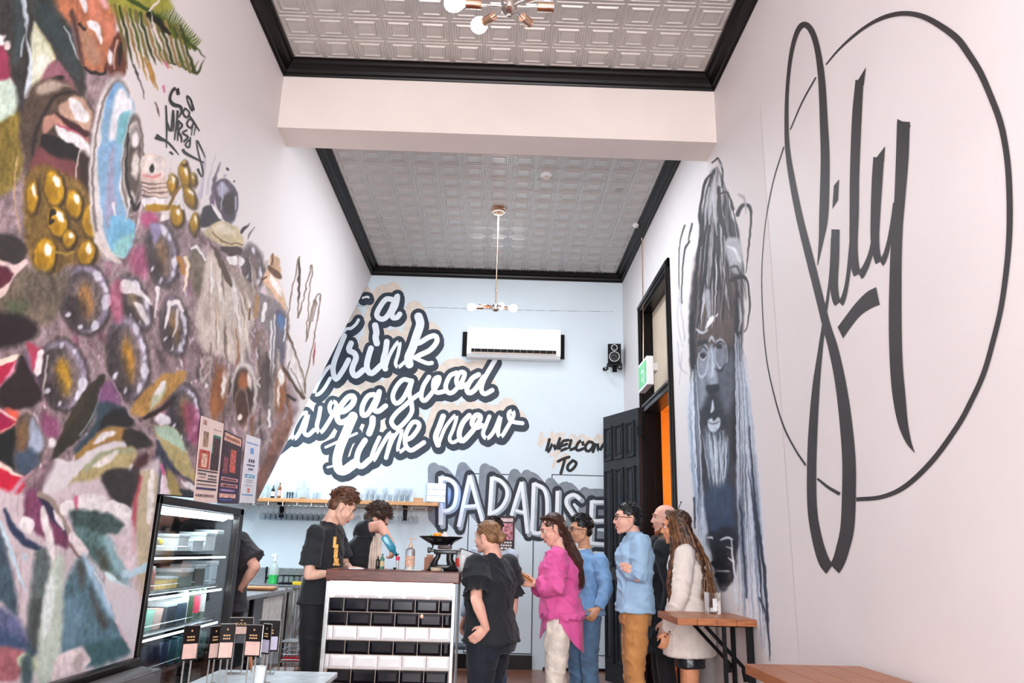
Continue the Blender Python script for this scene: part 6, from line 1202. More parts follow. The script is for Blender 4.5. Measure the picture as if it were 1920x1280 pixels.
for i in range(14):
    x = -.06+(i % 3)*.055+random.uniform(-.01, .01); y = -.08+(i//3 % 3)*.07; z = .345+(i//9)*.06+random.uniform(0, .01)+(i % 2)*.02
    f_ = MB().sph((0, 0, 0), (.031, .031, .029), 12, 8).build('lemon', mat(['orange_peel', 'lemon_peel'][i % 2], (236, 206, 70), .5), None, smooth=True); f_.location = (o.location.x+x, 5.5+y, z); tag(f_, 'orange in the clear fruit tub' if i % 2 == 0 else 'lemon in the clear fruit tub', 'fruit', 'oranges in the clear tub' if i % 2 == 0 else 'lemons in the clear tub'); f_.name = ['orange_fruit', 'lemon'][i % 2]
# calendar poster on the back wall
a = at(909, 966, y=D-.01); b = at(964, 1036, y=D-.01); o = empty('calendar_poster', (0, 0, 0), 0, 'dark event poster with pink lettering on the back wall', 'poster')
MB().box((a.x, D-.012, b.z), (b.x, D-.0075, a.z)).build('sheet', mat('poster_plum', (44, 26, 34), .5), o); wv = b.x-a.x; hv = a.z-b.z
def pr(s0, t0, s1, t1, m, nm='print', dd=0): return MB().box((a.x+wv*s0, D-.0128-dd, a.z-hv*t1), (a.x+wv*s1, D-.0118, a.z-hv*t0)).build(nm, m, o)
pr(.45, .06, .94, .16, mat('poster_pink_band', (226, 190, 190), .5)); pr(.5, .20, .94, .66, mat('poster_photo', (120, 44, 60), .5, rgb2=(226, 150, 160), scale=30)); 
mb = MB()
for t, n in ((.70, 4), (.78, 5), (.86, 3), (.94, 4)):
    for i in range(n): mb.box((a.x+wv*(.55+i*.38/n), D-.0135, a.z-hv*(t+.05)), (a.x+wv*(.55+(i+.75)*.38/n), D-.0125, a.z-hv*t))
for i in range(11): mb.box((a.x+wv*(.5+i*.04), D-.0138, a.z-hv*.13), (a.x+wv*(.515+i*.04), D-.0128, a.z-hv*.10))
mb.build('lettering', mat('poster_letters', (226, 210, 210), .5), o)
# chrome stool frame glimpsed low behind the woman in black
r = empty('stool', (at(872, 1240, y=9.3).x, 9.3, 0), 0, 'low chrome-framed stool near the back wall', 'stool'); MB().rbox((-.16, -.16, .28), (.16, .16, .32), .01).build('seat', mat('dark_seat', (60, 70, 80), .5), r)
for sx, sy in ((-.14, -.14), (.14, -.14), (-.14, .14), (.14, .14)): MB().tube([(sx, sy, .001), (sx, sy, .28)], .010, 8).build('leg', m_chrome, r, smooth=True)
# ================================================================== PEOPLE
def vnoise(p, seed=0):
    i = np.floor(p).astype(np.int64); f = p-i; f = f*f*(3-2*f); out = 0
    for dx in (0, 1):
        for dy in (0, 1):
            for dz in (0, 1):
                h = ((i[:, 0]+dx)*73856093 ^ (i[:, 1]+dy)*19349663 ^ (i[:, 2]+dz)*83492791 ^ (seed*2654435)) & 0xffffff
                h = (h*1103515245+12345) & 0x7fffffff; v = (h/0x7fffffff)*2-1
                out = out+v*(f[:, 0] if dx else 1-f[:, 0])*(f[:, 1] if dy else 1-f[:, 1])*(f[:, 2] if dz else 1-f[:, 2])
    return out
def solid(mb, name, m, parent, vox, wr=0.0, sm=3, wk=1.0, seed=0):
    """fuse overlapping forms into one continuous surface"""
    t = mb.build('tmp', m); md = t.modifiers.new('r', 'REMESH'); md.mode = 'VOXEL'; md.voxel_size = vox
    s_ = t.modifiers.new('s', 'SMOOTH'); s_.iterations = sm; s_.factor = .5
    bpy.context.view_layer.update(); dg = bpy.context.evaluated_depsgraph_get()
    me = bpy.data.meshes.new_from_object(t.evaluated_get(dg)); me.name = name
    if wr:
        n = len(me.vertices); co = np.empty(n*3, np.float32); no = np.empty(n*3, np.float32)
        me.vertices.foreach_get('co', co); me.vertices.foreach_get('normal', no); co = co.reshape(-1, 3); no = no.reshape(-1, 3)
        q = co.astype(float)*wk; w_ = np.stack([vnoise(q*4, seed), vnoise(q*4+9, seed+1), vnoise(q*4+31, seed+2)], 1)*.5
        a = q*np.array([9, 9, 15])+w_*2; a[:, 2] += q[:, 0]*7; b_ = q*np.array([17, 17, 9])+w_*3+5
        d = 1.5*(1-2.2*np.abs(vnoise(a, seed)))+.8*(1-2.2*np.abs(vnoise(b_, seed+3)))-.7
        d = np.maximum(d, -.35) if name not in ('hair', 'body') else d
        co += no*(wr*d)[:, None]; me.vertices.foreach_set('co', co.ravel())
    me.polygons.foreach_set('use_smooth', [True]*len(me.polygons))
    old = t.data; bpy.data.objects.remove(t); bpy.data.meshes.remove(old)
    me.materials.clear(); me.materials.append(m)
    o = bpy.data.objects.new(name, me); SC.collection.objects.link(o); o.parent = parent; o.matrix_parent_inverse = parent.matrix_world.inverted() if parent else Matrix.Identity(4)
    return o
def loft(mb, rings, n=20):    # rings: (center, right_vec*rx, fwd_vec*ry)
    vs = []; fs = []
    for c, a, b in rings:
        for j in range(n):
            q = 2*PI*j/n; cx_, sx_ = math.cos(q), math.sin(q)
            vs.append(Vector(c)+a*math.copysign(abs(cx_)**.86, cx_)+b*math.copysign(abs(sx_)**.86, sx_))
    k = len(rings)
    for i in range(k-1):
        for j in range(n): fs.append((i*n+j, i*n+(j+1) % n, (i+1)*n+(j+1) % n, (i+1)*n+j))
    fs.append(tuple(range(n))[::-1]); fs.append(tuple((k-1)*n+j for j in range(n))); mb.add(vs, fs)
def cap_tube(mb, pts, rad, n=14, M=None):
    mb.tube(pts, rad, n, M=M)
    for p, r in ((pts[0], rad[0]), (pts[-1], rad[-1])):
        r = max(r) if hasattr(r, '__len__') else r; mb.sph(p, r*.99, 12, 8, M=M)
def hand(mb, wrist, d, nrm, s=1.0, curl=.35, side=1, spread=.0):
    """palm, four unequal fingers with two bends, thumb from the side of the palm; nrm = back of hand, side=+1 thumb on (d x nrm)"""
    d = Vector(d).normalized(); nrm = (Vector(nrm)-d*Vector(nrm).dot(d)).normalized(); t = d.cross(nrm)*side; w = Vector(wrist)
    P = lambda a, b, c: w+(d*a+t*b+nrm*c)*s
    loft(mb, [(P(-.01, 0, 0), t*.024*s, nrm*.018*s), (P(.02, 0, 0), t*.030*s, nrm*.017*s), (P(.055, 0, 0), t*.038*s, nrm*.016*s), (P(.090, -.002, 0), t*.038*s, nrm*.013*s), (P(.098, -.002, 0), t*.034*s, nrm*.009*s)], 14)
    for i, (b, L) in enumerate(((.028, .070), (.0095, .078), (-.010, .073), (-.029, .058))):
        a = 0; p = P(.088, b, .0); pts = [P(.05, b*.9, 0), p]; dd = d.copy()
        for j, f in enumerate((.46, .30, .24)):
            a += curl*(1.0 if j == 0 else 1.15); q = (d*math.cos(a)-nrm*math.sin(a)+t*spread*(b/.03)*.25).normalized(); p = p+q*L*f*s; pts.append(p)
        mb.tube(pts, [.0092*s, .0090*s, .0084*s, .0076*s, .0058*s], 8); mb.sph(pts[-1], .0056*s, 8, 6)
    pts = [P(.015, .018, -.004), P(.040, .040, -.010), P(.066, .052, -.018-.02*curl), P(.088, .050-.012*curl, -.026-.03*curl)]
    mb.tube(pts, [.013*s, .0125*s, .0105*s, .008*s], 8); mb.sph(pts[-1], .0078*s, 8, 6)
def head_M(c, yaw, pitch=0, roll=0, s=1.0):
    return Matrix.Translation(Vector(c))@Matrix.Rotation(yaw, 4, 'Z')@Matrix.Rotation(pitch, 4, 'X')@Matrix.Rotation(roll, 4, 'Y')@Matrix.Scale(s, 4)
def head_form(mb, M, fem=False):       # local: +y the way the face looks, x right, z up
    f = .93 if fem else 1.0
    mb.sph((0, -.014, .030), (.074, .094, .083), 20, 14, M); mb.sph((0, .020, -.022), (.060*f, .070, .080), 20, 14, M)
    for s in (-1, 1):
        mb.tube([(s*.060*f, -.020, -.030), (s*.052*f, .005, -.066), (s*.020*f, .056, -.098)], [.016, .018, .015], 10, M=M)
        mb.sph((s*.036, .060, -.028), (.020, .018, .020), 10, 8, M); mb.sph((s*.011, .092, -.034), (.008, .010, .007), 8, 6, M)
        mb.sph((s*.074, -.012, -.012), (.008, .017, .029), 12, 8, M); mb.sph((s*.080, -.020, .002), (.006, .010, .018), 8, 6, M)
    mb.sph((0, .064, -.098), (.022*f, .020, .017), 12, 8, M)
    mb.tube([(0, .082, .020), (0, .092, -.004), (0, .104, -.026)], [.0085, .0085, .0105], 10, M=M); mb.sph((0, .102, -.029), (.0105, .011, .009), 10, 8, M)
    mb.tube([(-.046, .066, .028), (-.018, .080, .031), (.018, .080, .031), (.046, .066, .028)], [.010, .011, .011, .010], 8, M=M)
    mb.sph((0, .084, -.058), (.020, .011, .0065), 10, 6, M); mb.sph((0, .081, -.071), (.018, .011, .007), 10, 6, M); mb.sph((0, .040, -.060), (.042*f, .040, .045), 14, 10, M)
def face_parts(par, M, *a_, **k_):
    pre = set(o.name for o in bpy.data.objects); face_parts_(par, M, *a_, **k_)
    for o in bpy.data.objects:
        if o.name not in pre and o.parent == par: o.matrix_parent_inverse = par.matrix_world.inverted()
def face_parts_(par, M, brow, lip=(176, 96, 90), glasses=None, closed=False):
    for s in (-1, 1):
        e = MB().sph((s*.031, .0715, .006), (.0135, .011, .0085 if not closed else .006), 12, 8, M).build('eye', mat('eye_white', (226, 220, 216), .2), par, smooth=True)
        if not closed: MB().sph((s*.031, .0800, .005), (.0056, .004, .0056), 10, 6, M).build('iris', mat('iris_dark', (50, 36, 30), .2), e, smooth=True)
        MB().tube([(s*.016, .0835, .008), (s*.032, .0835, .014), (s*.046, .074, .008)], [.0020, .0026, .0018], 6, M=M).build('eyelid', mat('lash', (46, 34, 30), .6), par, smooth=True)
        MB().tube([(s*.012, .089, .026), (s*.030, .0875, .033), (s*.050, .072, .028)], [.0034, .0040, .0024], 6, M=M).build('eyebrow', brow, par, smooth=True)
    MB().tube([(-.022, .080, -.063), (-.010, .0935, -.061), (.010, .0935, -.061), (.022, .080, -.063)], [.002, .0042, .0042, .002], 8, M=M).tube([(-.019, .080, -.066), (0, .092, -.070), (.019, .080, -.066)], [.002, .0050, .002], 8, M=M).build('lips', mat('lips_%d' % lip[0], lip, .4), par, smooth=True)
    if glasses:
        mb = MB()
        for s in (-1, 1):
            mb.tube([(s*.032+.022*math.cos(t), .098-.006*abs(math.cos(t)), .004+.017*math.sin(t)) for t in np.linspace(0, 2*PI, 17)], .0022, 6, M=M)
            mb.tube([(s*.054, .094, .010), (s*.074, .060, .010), (s*.083, -.010, .006), (s*.080, -.028, -.012)], .0022, 6, M=M)
        mb.tube([(-.010, .100, .008), (.010, .100, .008)], .002, 6, M=M); mb.build('glasses', glasses, par, smooth=True)
def hair_short(par, M, m, seed=1, lift=.0, top=1.0, comb=(0, 1, .2), n=260, L=.030, back=-.045):
    rs = np.random.RandomState(seed); mb = MB()
    mb.sph((0, -.020, .040+lift*.4), (.0785, .0965, .082+lift), 20, 14, M); mb.sph((0, -.050, -.010), (.066, .062, .055), 16, 10, M)
    cut = solid(mb, 'hair', m, None, .006, sm=2)
    # trim to the hair line
    bm = bmesh.new(); bm.from_mesh(cut.data); Mi = M.inverted(); dele = []
    for f in bm.faces:
        p = Mi@f.calc_center_median()
        if (p.y > .045 and p.z < .062-(p.y-.045)*.3+lift) or (p.y > .012 and p.z < .030) or (p.y > -.036 and abs(p.x) > .04 and p.z < .012) or p.z < back-.010: dele.append(f)
    bmesh.ops.delete(bm, geom=dele, context='FACES'); bm.to_mesh(cut.data); bm.free()
    cut.parent = par; cut.matrix_parent_inverse = par.matrix_world.inverted()
    mb = MB(); cb = Vector(comb)
    for _ in range(n):
        a = rs.uniform(0, 2*PI); b = math.acos(rs.uniform(-.25, 1)); p = Vector((math.sin(b)*math.cos(a)*.077, -.018+math.sin(b)*math.sin(a)*.094, .040+math.cos(b)*(.080+lift)))
        if (p.y > .035 and p.z < .070) or (p.y > -.02 and p.z < .03) or p.z < back+.02: continue
        nn = (p-Vector((0, -.02, .04))).normalized(); t = (cb-nn*cb.dot(nn)+Vector(rs.uniform(-.6, .6, 3))*.6).normalized(); l = L*rs.uniform(.6, 1.3)
        mb.tube([p-nn*.004, p+nn*.006*top+t*l*.5, p+nn*.004*top+t*l], [.0045, .0050, .0012], 5, M=M)
    mb.build('hair_tuft', m, cut, smooth=True); return cut
def person(label, x, y, yaw, Ht, skin, J=None, build=1.0, fem=False, hp=(0, 0), hyaw=None, hroll=0, hs=1.0, hands=None, headc=None, shoes=(30, 30, 32)):
    f = Vector((-math.sin(yaw), math.cos(yaw), 0)); r = Vector((math.cos(yaw), math.sin(yaw), 0)); up = Vector((0, 0, 1)); B = Vector((x, y, 0))
    sh = (.108 if fem else .120)*Ht*(1 if build < 1.15 else 1.04); hw = .054*Ht*build
    D_ = dict(pelvis=B+up*.525*Ht, waist=B+up*.60*Ht, chest=B+up*.72*Ht+f*.01, neck=B+up*.835*Ht, head=B+up*(.930*Ht)+f*.025)
    for s, k_ in ((-1, 'l'), (1, 'r')):
        D_['sh'+k_] = B+r*s*sh+up*.800*Ht; D_['el'+k_] = B+r*s*(sh+.05)+up*.625*Ht-f*.02; D_['wr'+k_] = B+r*s*(sh+.06)+up*.478*Ht+f*.05
        D_['hip'+k_] = B+r*s*hw+up*.51*Ht; D_['kn'+k_] = B+r*s*hw*1.05+up*.285*Ht+f*.02; D_['an'+k_] = B+r*s*hw*1.1+up*.045*Ht-f*.015
    D_.update(J or {}); P = empty('person', (x, y, 0), 0, label, 'person'); bpy.context.view_layer.update()
    M = head_M(D_['head'], yaw if hyaw is None else hyaw, hp[0], hroll, hs*(.97 if fem else 1.0)); b = build
    mb = MB(); head_form(mb, M, fem); nk = M@Vector((0, -.030, -.060)); nb = D_['neck']
    mb.tube([M@Vector((0, -.020, -.02)), nk, nb*.6+nk*.4, nb-up*.04], [.050, .050*b**.5, .052*b**.5, .075], 14)
    ch, wa, pe = D_['chest'], D_['waist'], D_['pelvis']; a1 = (D_['shr']-D_['shl']); shw = a1.length/2; ra = a1.normalized()
    fa = up.cross(ra)
    loft(mb, [(pe-up*.08, r*.125*b, f*.09*b), (pe, r*.145*b, f*.105*b), (wa, r*.118*b, f*.09*b), (ch, ra*.145*b**.6, fa*.105*b**.6), (nb-up*.055, ra*(shw*.80), fa*.075), (nb-up*.01, ra*.055, fa*.055)], 20)
    for k_, sd in (('l', -1), ('r', 1)):
        s_, e_, w_ = D_['sh'+k_], D_['el'+k_], D_['wr'+k_]; ab = b**.7*(.88 if fem else 1)
        cap_tube(mb, [s_, s_.lerp(e_, .35), s_.lerp(e_, .75), e_], [.050*ab, .046*ab, .039*ab, .037*ab]); cap_tube(mb, [e_, e_.lerp(w_, .3), e_.lerp(w_, .8), w_], [.036*ab, .038*ab, .026*ab, .023*ab])
        h_, k2_, a_ = D_['hip'+k_], D_['kn'+k_], D_['an'+k_]
        cap_tube(mb, [h_, h_.lerp(k2_, .4), k2_, k2_.lerp(a_, .3), a_], [.082*b, .072*b, .052*b**.6, .052*b**.6, .034])
        mb.tube([a_, a_-up*.02+f*.03, Vector((a_.x, a_.y, .035))+f*.14], [.034, .036, .026], 10)
        hd = (hands or {}).get(k_, {}); dd = hd.get('d', (w_-e_).normalized()); nn = hd.get('n', r*sd)
        hand(mb, w_, dd, nn, hd.get('s', .92 if fem else 1.0), hd.get('curl', .35), hd.get('side', 1))
        shoe = MB(); z0 = 0; c = Vector((a_.x, a_.y, 0))
        loft(shoe, [(c-f*.07+up*.03, r*.034, up*.030), (c-f*.03+up*.042, r*.042, up*.040), (c+f*.05+up*.035, r*.046, up*.033), (c+f*.13+up*.026, r*.044, up*.024), (c+f*.185+up*.02, r*.022, up*.016)], 14)
        so = shoe.build('shoe', mat('shoe_%d' % shoes[0], shoes, .4), P, smooth=True); so.matrix_parent_inverse = P.matrix_world.inverted()
    solid(mb, 'body', skin, P, .0078, sm=2)
    for k_ in ('f', 'r', 'up', 'M', 'P', 'b'): D_['_'+k_] = dict(f=f, r=r, up=up, M=M, P=P, b=b)[k_]
    D_['_ra'] = ra; D_['_fa'] = fa; D_['_shw'] = shw; return D_
def fixp(o, P): o.parent = P; o.matrix_parent_inverse = P.matrix_world.inverted(); return o
def top(D_, m, sleeve=.55, hem=.0, loose=.018, wr=.004, name='shirt', open_=False, wide=1.0, slr=1.0, hem_f=0, sl_full=False, seed=0, cuff=.034, wk=1.0):
    """shirt / jacket: torso + sleeves; hem = metres below the pelvis centre"""
    f, r, up, b = D_['_f'], D_['_r'], D_['_up'], D_['_b']; ra, fa, shw = D_['_ra'], D_['_fa'], D_['_shw']; L = loose; pe, wa, ch, nb = D_['pelvis'], D_['waist'], D_['chest'], D_['neck']; mb = MB()
    loft(mb, [(pe-up*hem+f*hem_f, r*(.172*b+L)*wide, f*(.118*b+L)*wide), (pe, r*(.164*b+L)*wide, f*(.114*b+L)*wide), (wa, r*(.122*b+L)*wide, f*(.094*b+L)), (ch, ra*(.150*b**.6+L), fa*(.110*b**.6+L)), (nb-up*.060, ra*(shw*.86+L*.4), fa*(.080+L*.6)), (nb-up*.018, ra*.082, fa*.066), (nb+up*.004, ra*.064, fa*.058)], 22)
    for k_ in 'lr':
        s_, e_, w_ = D_['sh'+k_], D_['el'+k_], D_['wr'+k_]; ab = b**.7*slr
        if sl_full: cap_tube(mb, [s_, s_.lerp(e_, .5), e_, e_.lerp(w_, .4)], [(.058+L*.3)*ab, (.054+L*.3)*ab, (.046+L*.3)*ab, (.043+L*.2)*ab]); mb.tube([e_.lerp(w_, .3), e_.lerp(w_, .7), e_.lerp(w_, .97)], [(.043+L*.2)*ab, (.039+L*.2)*ab, cuff], 14)
        else: q = s_.lerp(e_, sleeve); mb.sph(s_, (.056+L*.2)*ab, 14, 10); mb.tube([s_, s_.lerp(q, .6), q], [(.056+L*.2)*ab, (.054+L*.5)*ab, (.052+L*.9)*ab], 16)
    return solid(mb, name, m, D_['_P'], .0085, wr, 2, wk, seed)
def pants(D_, m, length=.97, loose=.012, name='trousers', wr=.003, seed=0, taper=1.0):
    f, r, up, b = D_['_f'], D_['_r'], D_['_up'], D_['_b']; pe, wa = D_['pelvis'], D_['waist']; L = loose; mb = MB()
    loft(mb, [(pe-up*.09, r*(.135*b+L), f*(.100*b+L)), (pe-up*.03, r*(.148*b+L), f*(.112*b+L)), (pe+up*.03, r*(.142*b+L), f*(.104*b+L)), (pe.lerp(wa, .8), r*(.124*b+L*.7), f*(.094*b+L*.7))], 20)
    for k_ in 'lr':
        h_, k2, a_ = D_['hip'+k_], D_['kn'+k_], D_['an'+k_]
        pts = [h_, h_.lerp(k2, .45), k2, k2.lerp(a_, .45), k2.lerp(a_, .95)]; rad = [.080*b+L, .075*b+L, (.058+L)*b**.5, (.054+L)*b**.4*taper, (.044+L)*taper]
        if length < .9: pts = [h_, h_.lerp(k2, length)]; rad = [.088*b+L, .082*b+L*1.6]
        mb.sph(h_, rad[0]*.98, 14, 10); mb.tube(pts, rad, 16)
    return solid(mb, name, m, D_['_P'], .0085, wr, 2, 1.0, seed)
def strands_mesh(par, m, guides, n, rad, seed, jit=.012, name='hair_lock', wave=0.0):
    """locks following interpolated guide curves"""
    rs = np.random.RandomState(seed); mb = MB(); G = [np.array(catmull([tuple(p) for p in g], 3)) for g in guides]; k_ = len(G)
    for i in range(n):
        t = rs.uniform(0, k_-1); a = int(min(t, k_-1.001)); fr = t-a; c = G[a]*(1-fr)+G[a+1]*fr; off = rs.normal(0, jit, 3); ph = rs.uniform(0, 6.28); w = np.linspace(0, 1, len(c))
        c = c+off[None]*(.3+.9*w[:, None]); c[:, 2] += rs.uniform(-.02, .03)*w; c[:, 0] += wave*np.sin(ph+w*16)*w; c[:, 1] += wave*np.cos(ph+w*16)*w
        R = rad*rs.uniform(.6, 1.25); mb.tube([tuple(p) for p in c], list(R*np.sin(np.clip(.25+w*2.75, 0, 3.0))+.0008), 5)
    o = mb.build(name, m, par, smooth=True); o.matrix_parent_inverse = bpy.data.objects[par.name].matrix_world.inverted() if par.type == 'EMPTY' else Matrix.Identity(4); return o
def skinm(n, c): return mat('skin_'+n, c, .5, var=.05, scale=18)
def cloth(n, c, c2=None, rough=.85, scale=14): return mat('cloth_'+n, c, rough, var=.08, scale=scale, rgb2=c2, bump=.15, sheen=.1)
V = Vector
def A_(u, v, y): return at(u, v, y=y)
FL, FR = PI/2, -PI/2        # facing left (-x) and right (+x)
hb = mat('hair_brown', (92, 60, 42), .5, var=.3, scale=40); hd_ = mat('hair_dark', (40, 28, 24), .45, var=.3, scale=40); hc_ = mat('hair_chestnut', (78, 48, 38), .42, rgb2=(48, 30, 26), scale=40); hk = mat('hair_black', (22, 20, 22), .4, var=.3, scale=40); hbl = mat('hair_blonde', (150, 112, 78), .5, rgb2=(110, 76, 50), scale=30)
# ---- left worker: black tee, looking down at the counter
sk1 = skinm('fair', (232, 186, 164)); sk2 = skinm('rosy', (226, 172, 152)); sk3 = skinm('tan', (206, 152, 118)); blackT = cloth('black_tee', (30, 33, 38)); 
y = 6.08; bx = at(600, 1100, y=y).x
hc = A_(642, 951, y); nb = A_(615, 988, y)
D1 = person('young man in black tee with gold print, looking down at the left counter end', bx, y, FR-.25, 1.83, sk1, dict(head=hc, neck=A_(617, 978, y), chest=A_(609, 1030, y), waist=A_(602, 1090, y), shr=A_(592, 1000, y-.19), shl=A_(630, 998, y+.19),
   elr=A_(578, 1078, y-.24), wrr=V((at(622, 1085, y=5.95).x, 5.93, 1.165)), ell=A_(648, 1062, y+.20), wrl=V((at(655, 1062, y=6.0).x, 6.05, 1.20))), hp=(-.50, 0), hyaw=FR+.28, hands=dict(r=dict(n=(0, -.3, 1), curl=.2, side=-1), l=dict(d=(.8, -.5, 0), n=(0, 0, 1), curl=.5)), hs=1.07)
face_parts(D1['_P'], D1['_M'], hb, closed=True, lip=(196, 104, 100)); top(D1, blackT, .78, .02, .027, .005, 'tee_shirt', seed=1, slr=1.12); pants(D1, cloth('black_trouser', (26, 26, 30)), seed=1)
hair_short(D1['_P'], D1['_M'], hb, 1, .022, 1.4, (.2, .9, .6), 420, .042)
P = D1['_P']; f = D1['_f']; c = D1['chest']
mb = MB()     # gold upright print on the chest
for u0, v0, u1, v1 in ((627, 1006, 631, 1026), (629, 1020, 634, 1046), (628, 1046, 636, 1056), (626, 1056, 638, 1060)):
    q = A_(0, 0, 6); a = A_(u0, v0, y-.135); b = A_(u1, v1, y-.135); mb.add([a+V((.0, -.03, 0)), V((b.x, a.y-.028, a.z)), V((b.x, b.y-.028, b.z)), V((a.x, b.y-.03, b.z))], [(0, 1, 2, 3)])
fixp(mb.build('gold_print', mat('gold_print', (226, 160, 70), .5, var=.2, scale=60), None), P)
# ---- bartender leaning and pouring from a blue bottle
y = 6.56; bx = at(672, 1100, y=y).x
D2 = person('curly-haired bartender in black tee pouring from a blue bottle', bx, y, FR-.1, 1.78, sk2, dict(head=A_(706, 975, y), neck=A_(684, 996, y), chest=A_(671, 1030, y), waist=A_(668, 1085, y), shr=A_(680, 992, y-.17), shl=A_(676, 1002, y+.17),
   elr=A_(712, 984, y-.23), wrr=A_(735, 1018, y-.22), ell=A_(700, 1052, y+.2), wrl=A_(724, 1072, y+.05)), hp=(-.62, 0), hyaw=FR+.2, hroll=.15, hands=dict(r=dict(d=(.10, .02, -1), n=(.9, -.45, 0), curl=.75, s=1.0, side=-1), l=dict(d=(.9, -.2, -.2), n=(0, -.2, 1), curl=.6)), hs=1.05)
face_parts(D2['_P'], D2['_M'], hd_, closed=True); top(D2, blackT, .50, .02, .020, .005, 'tee_shirt', seed=2, slr=1.1); pants(D2, cloth('black_trouser', (26, 26, 30)), seed=2)
hair_short(D2['_P'], D2['_M'], mat('hair_dark_brown', (62, 44, 36), .5, var=.3, scale=40), 2, .018, 2.2, (.0, .3, .3), 620, .026)
P = D2['_P']; mb = MB(); a = A_(705, 1000, y-.09); b = A_(702, 1072, y-.12)
for i in range(4): mb.tube([a+V((.018*i-.02, -.012*i, 0)), a.lerp(b, .5)+V((.022*i-.03, -.016*i, 0)), b+V((.024*i-.035, -.018*i, 0))], [(.020, .012)]*3, 8)
fixp(mb.build('cream_towel', cloth('towel', (226, 206, 192)), None, smooth=True), P)
w2 = A_(737, 1030, y-.24); top_ = A_(722, 1008, y-.26); tip = A_(746, 1044, y-.24); d = (tip-top_).normalized(); Mb = frame_to(d, top_)
o = empty('blue_bottle', top_, 0, 'tilted square blue gin-style bottle held by the bartender', 'bottle'); M0 = frame_to(d, (0, 0, 0)); L = (tip-top_).length
mb = MB(); mb.rbox((-.040, -.030, -.02), (.040, .030, L*.62), .012, M=M0); mb.tube([M0@V((0, 0, L*.60)), M0@V((0, 0, L*.72)), M0@V((0, 0, L*.84))], [.030, .015, .013], 12); mb.build('body', mat('blue_glass', (70, 190, 226), .1, var=.05, trans=.5), o, smooth=True)
MB().rbox((-.030, -.0315, .03), (.030, -.030, L*.50), .0005, M=M0).build('label', mat('label_pale', (206, 226, 232), .5), o); MB().tube([M0@V((0, 0, L*.83)), M0@V((0, 0, L*.96)), M0@V((.004, 0, L*1.12))], [.012, .009, .004], 8).build('pourer', m_blackm, o, smooth=True)
# ---- third worker half hidden by the fridge
y = 6.1; bx = at(452, 1100, y=y).x
D3 = person('worker in a dark tee mostly hidden behind the display fridge', bx-.10, y, FL+.5, 1.70, sk2, dict(head=A_(402, 1002, y), neck=A_(424, 1016, y), chest=A_(436, 1050, y), shl=A_(450, 1018, y-.15), ell=A_(478, 1062, y-.2), wrl=A_(452, 1102, y-.1)), build=1.1)
face_parts(D3['_P'], D3['_M'], hd_); top(D3, cloth('charcoal_tee', (48, 46, 50)), .78, .02, .03, .005, 'tee_shirt', seed=3, slr=1.25); pants(D3, cloth('black_trouser', (26, 26, 30)), seed=3); hair_short(D3['_P'], D3['_M'], hd_, 3)
# ---- woman in the black flutter-sleeve top
y = 5.80; bx = at(922, 1100, y=y).x
D4 = person('woman with fair hair in a bun and black flutter-sleeve top, hand in pocket', bx, y, FL-.32, 1.60, sk2, dict(head=A_(913, 1006, y), neck=A_(924, 1038, y), chest=A_(920, 1085, y), waist=A_(917, 1140, y), pelvis=A_(922, 1196, y), shl=A_(893, 1062, y-.15), shr=A_(952, 1062, y+.12),
   ell=A_(893, 1124, y-.27), wrl=A_(912, 1178, y-.26), elr=A_(962, 1125, y+.18), wrr=A_(955, 1180, y+.1)), build=1.42, fem=True, hp=(-.06, 0), hyaw=FL-.60, hands=dict(l=dict(d=(-.75, .05, -.62), n=(.3, -1, .2), curl=.35, s=1.0)), hs=1.03)
face_parts(D4['_P'], D4['_M'], hbl); top(D4, cloth('navy_top', (28, 32, 38)), .50, .02, .026, .007, 'blouse', seed=4, slr=1.15); pants(D4, cloth('navy_jean', (24, 30, 42)), seed=4, wr=.005, taper=.95)
P = D4['_P']
for k_ in 'lr':      # gathered sleeve flutter
    s_, e_ = D4['sh'+k_], D4['el'+k_]; q0 = s_.lerp(e_, .45); q1 = s_.lerp(e_, .86); mb = MB(); n = 48; vs = []; dz = (e_-s_).normalized(); a = dz.cross(V((0, 1, 0))).normalized(); b = dz.cross(a)
    for j, (q, R, am) in enumerate(((q0, .058, 0), (q0.lerp(q1, .5), .072, .006), (q1, .086, .013))):
        for i in range(n): t = 2*PI*i/n; rr = R+am*math.sin(t*12); vs.append(q+a*math.cos(t)*rr+b*math.sin(t)*rr)
    mb.add(vs, [(j*n+i, j*n+(i+1) % n, (j+1)*n+(i+1) % n, (j+1)*n+i) for j in range(2) for i in range(n)]); fixp(mb.build('sleeve_flutter', cloth('navy_top', (28, 32, 38)), None, smooth=True), P)
M = D4['_M']; mb = MB(); mb.sph((0, -.020, .036), (.080, .098, .085), 22, 16, M); mb.sph((0, -.06, -.005), (.066, .056, .055), 16, 10, M); mb.sph((0, -.128, -.012), (.040, .036, .044), 16, 12, M)
hr = solid(mb, 'hair', hbl, None, .006, wr=.0022, wk=3.0); bm = bmesh.new(); bm.from_mesh(hr.data); Mi = M.inverted()
bmesh.ops.delete(bm, geom=[f_ for f_ in bm.faces if (lambda p: (p.y > .055 and p.z < .062) or (p.y > -.005 and p.z < .010))(Mi@f_.calc_center_median())], context='FACES'); bm.to_mesh(hr.data); bm.free(); fixp(hr, P)
strands_mesh(P, hbl, [[tuple(M@V((s*.045, .060, .085))), tuple(M@V((s*.080, -.01, .07))), tuple(M@V((s*.076, -.075, .02))), tuple(M@V((s*.03, -.118, -.01)))] for s in (-1, -.5, 0, .5, 1)], 90, .0055, 4, .006, 'hair_lock')
fixp(MB().sph(tuple(M@V((-.080, -.008, -.045))), (.005, .005, .005), 8, 6).build('earring', m_chrome, None, smooth=True), P)
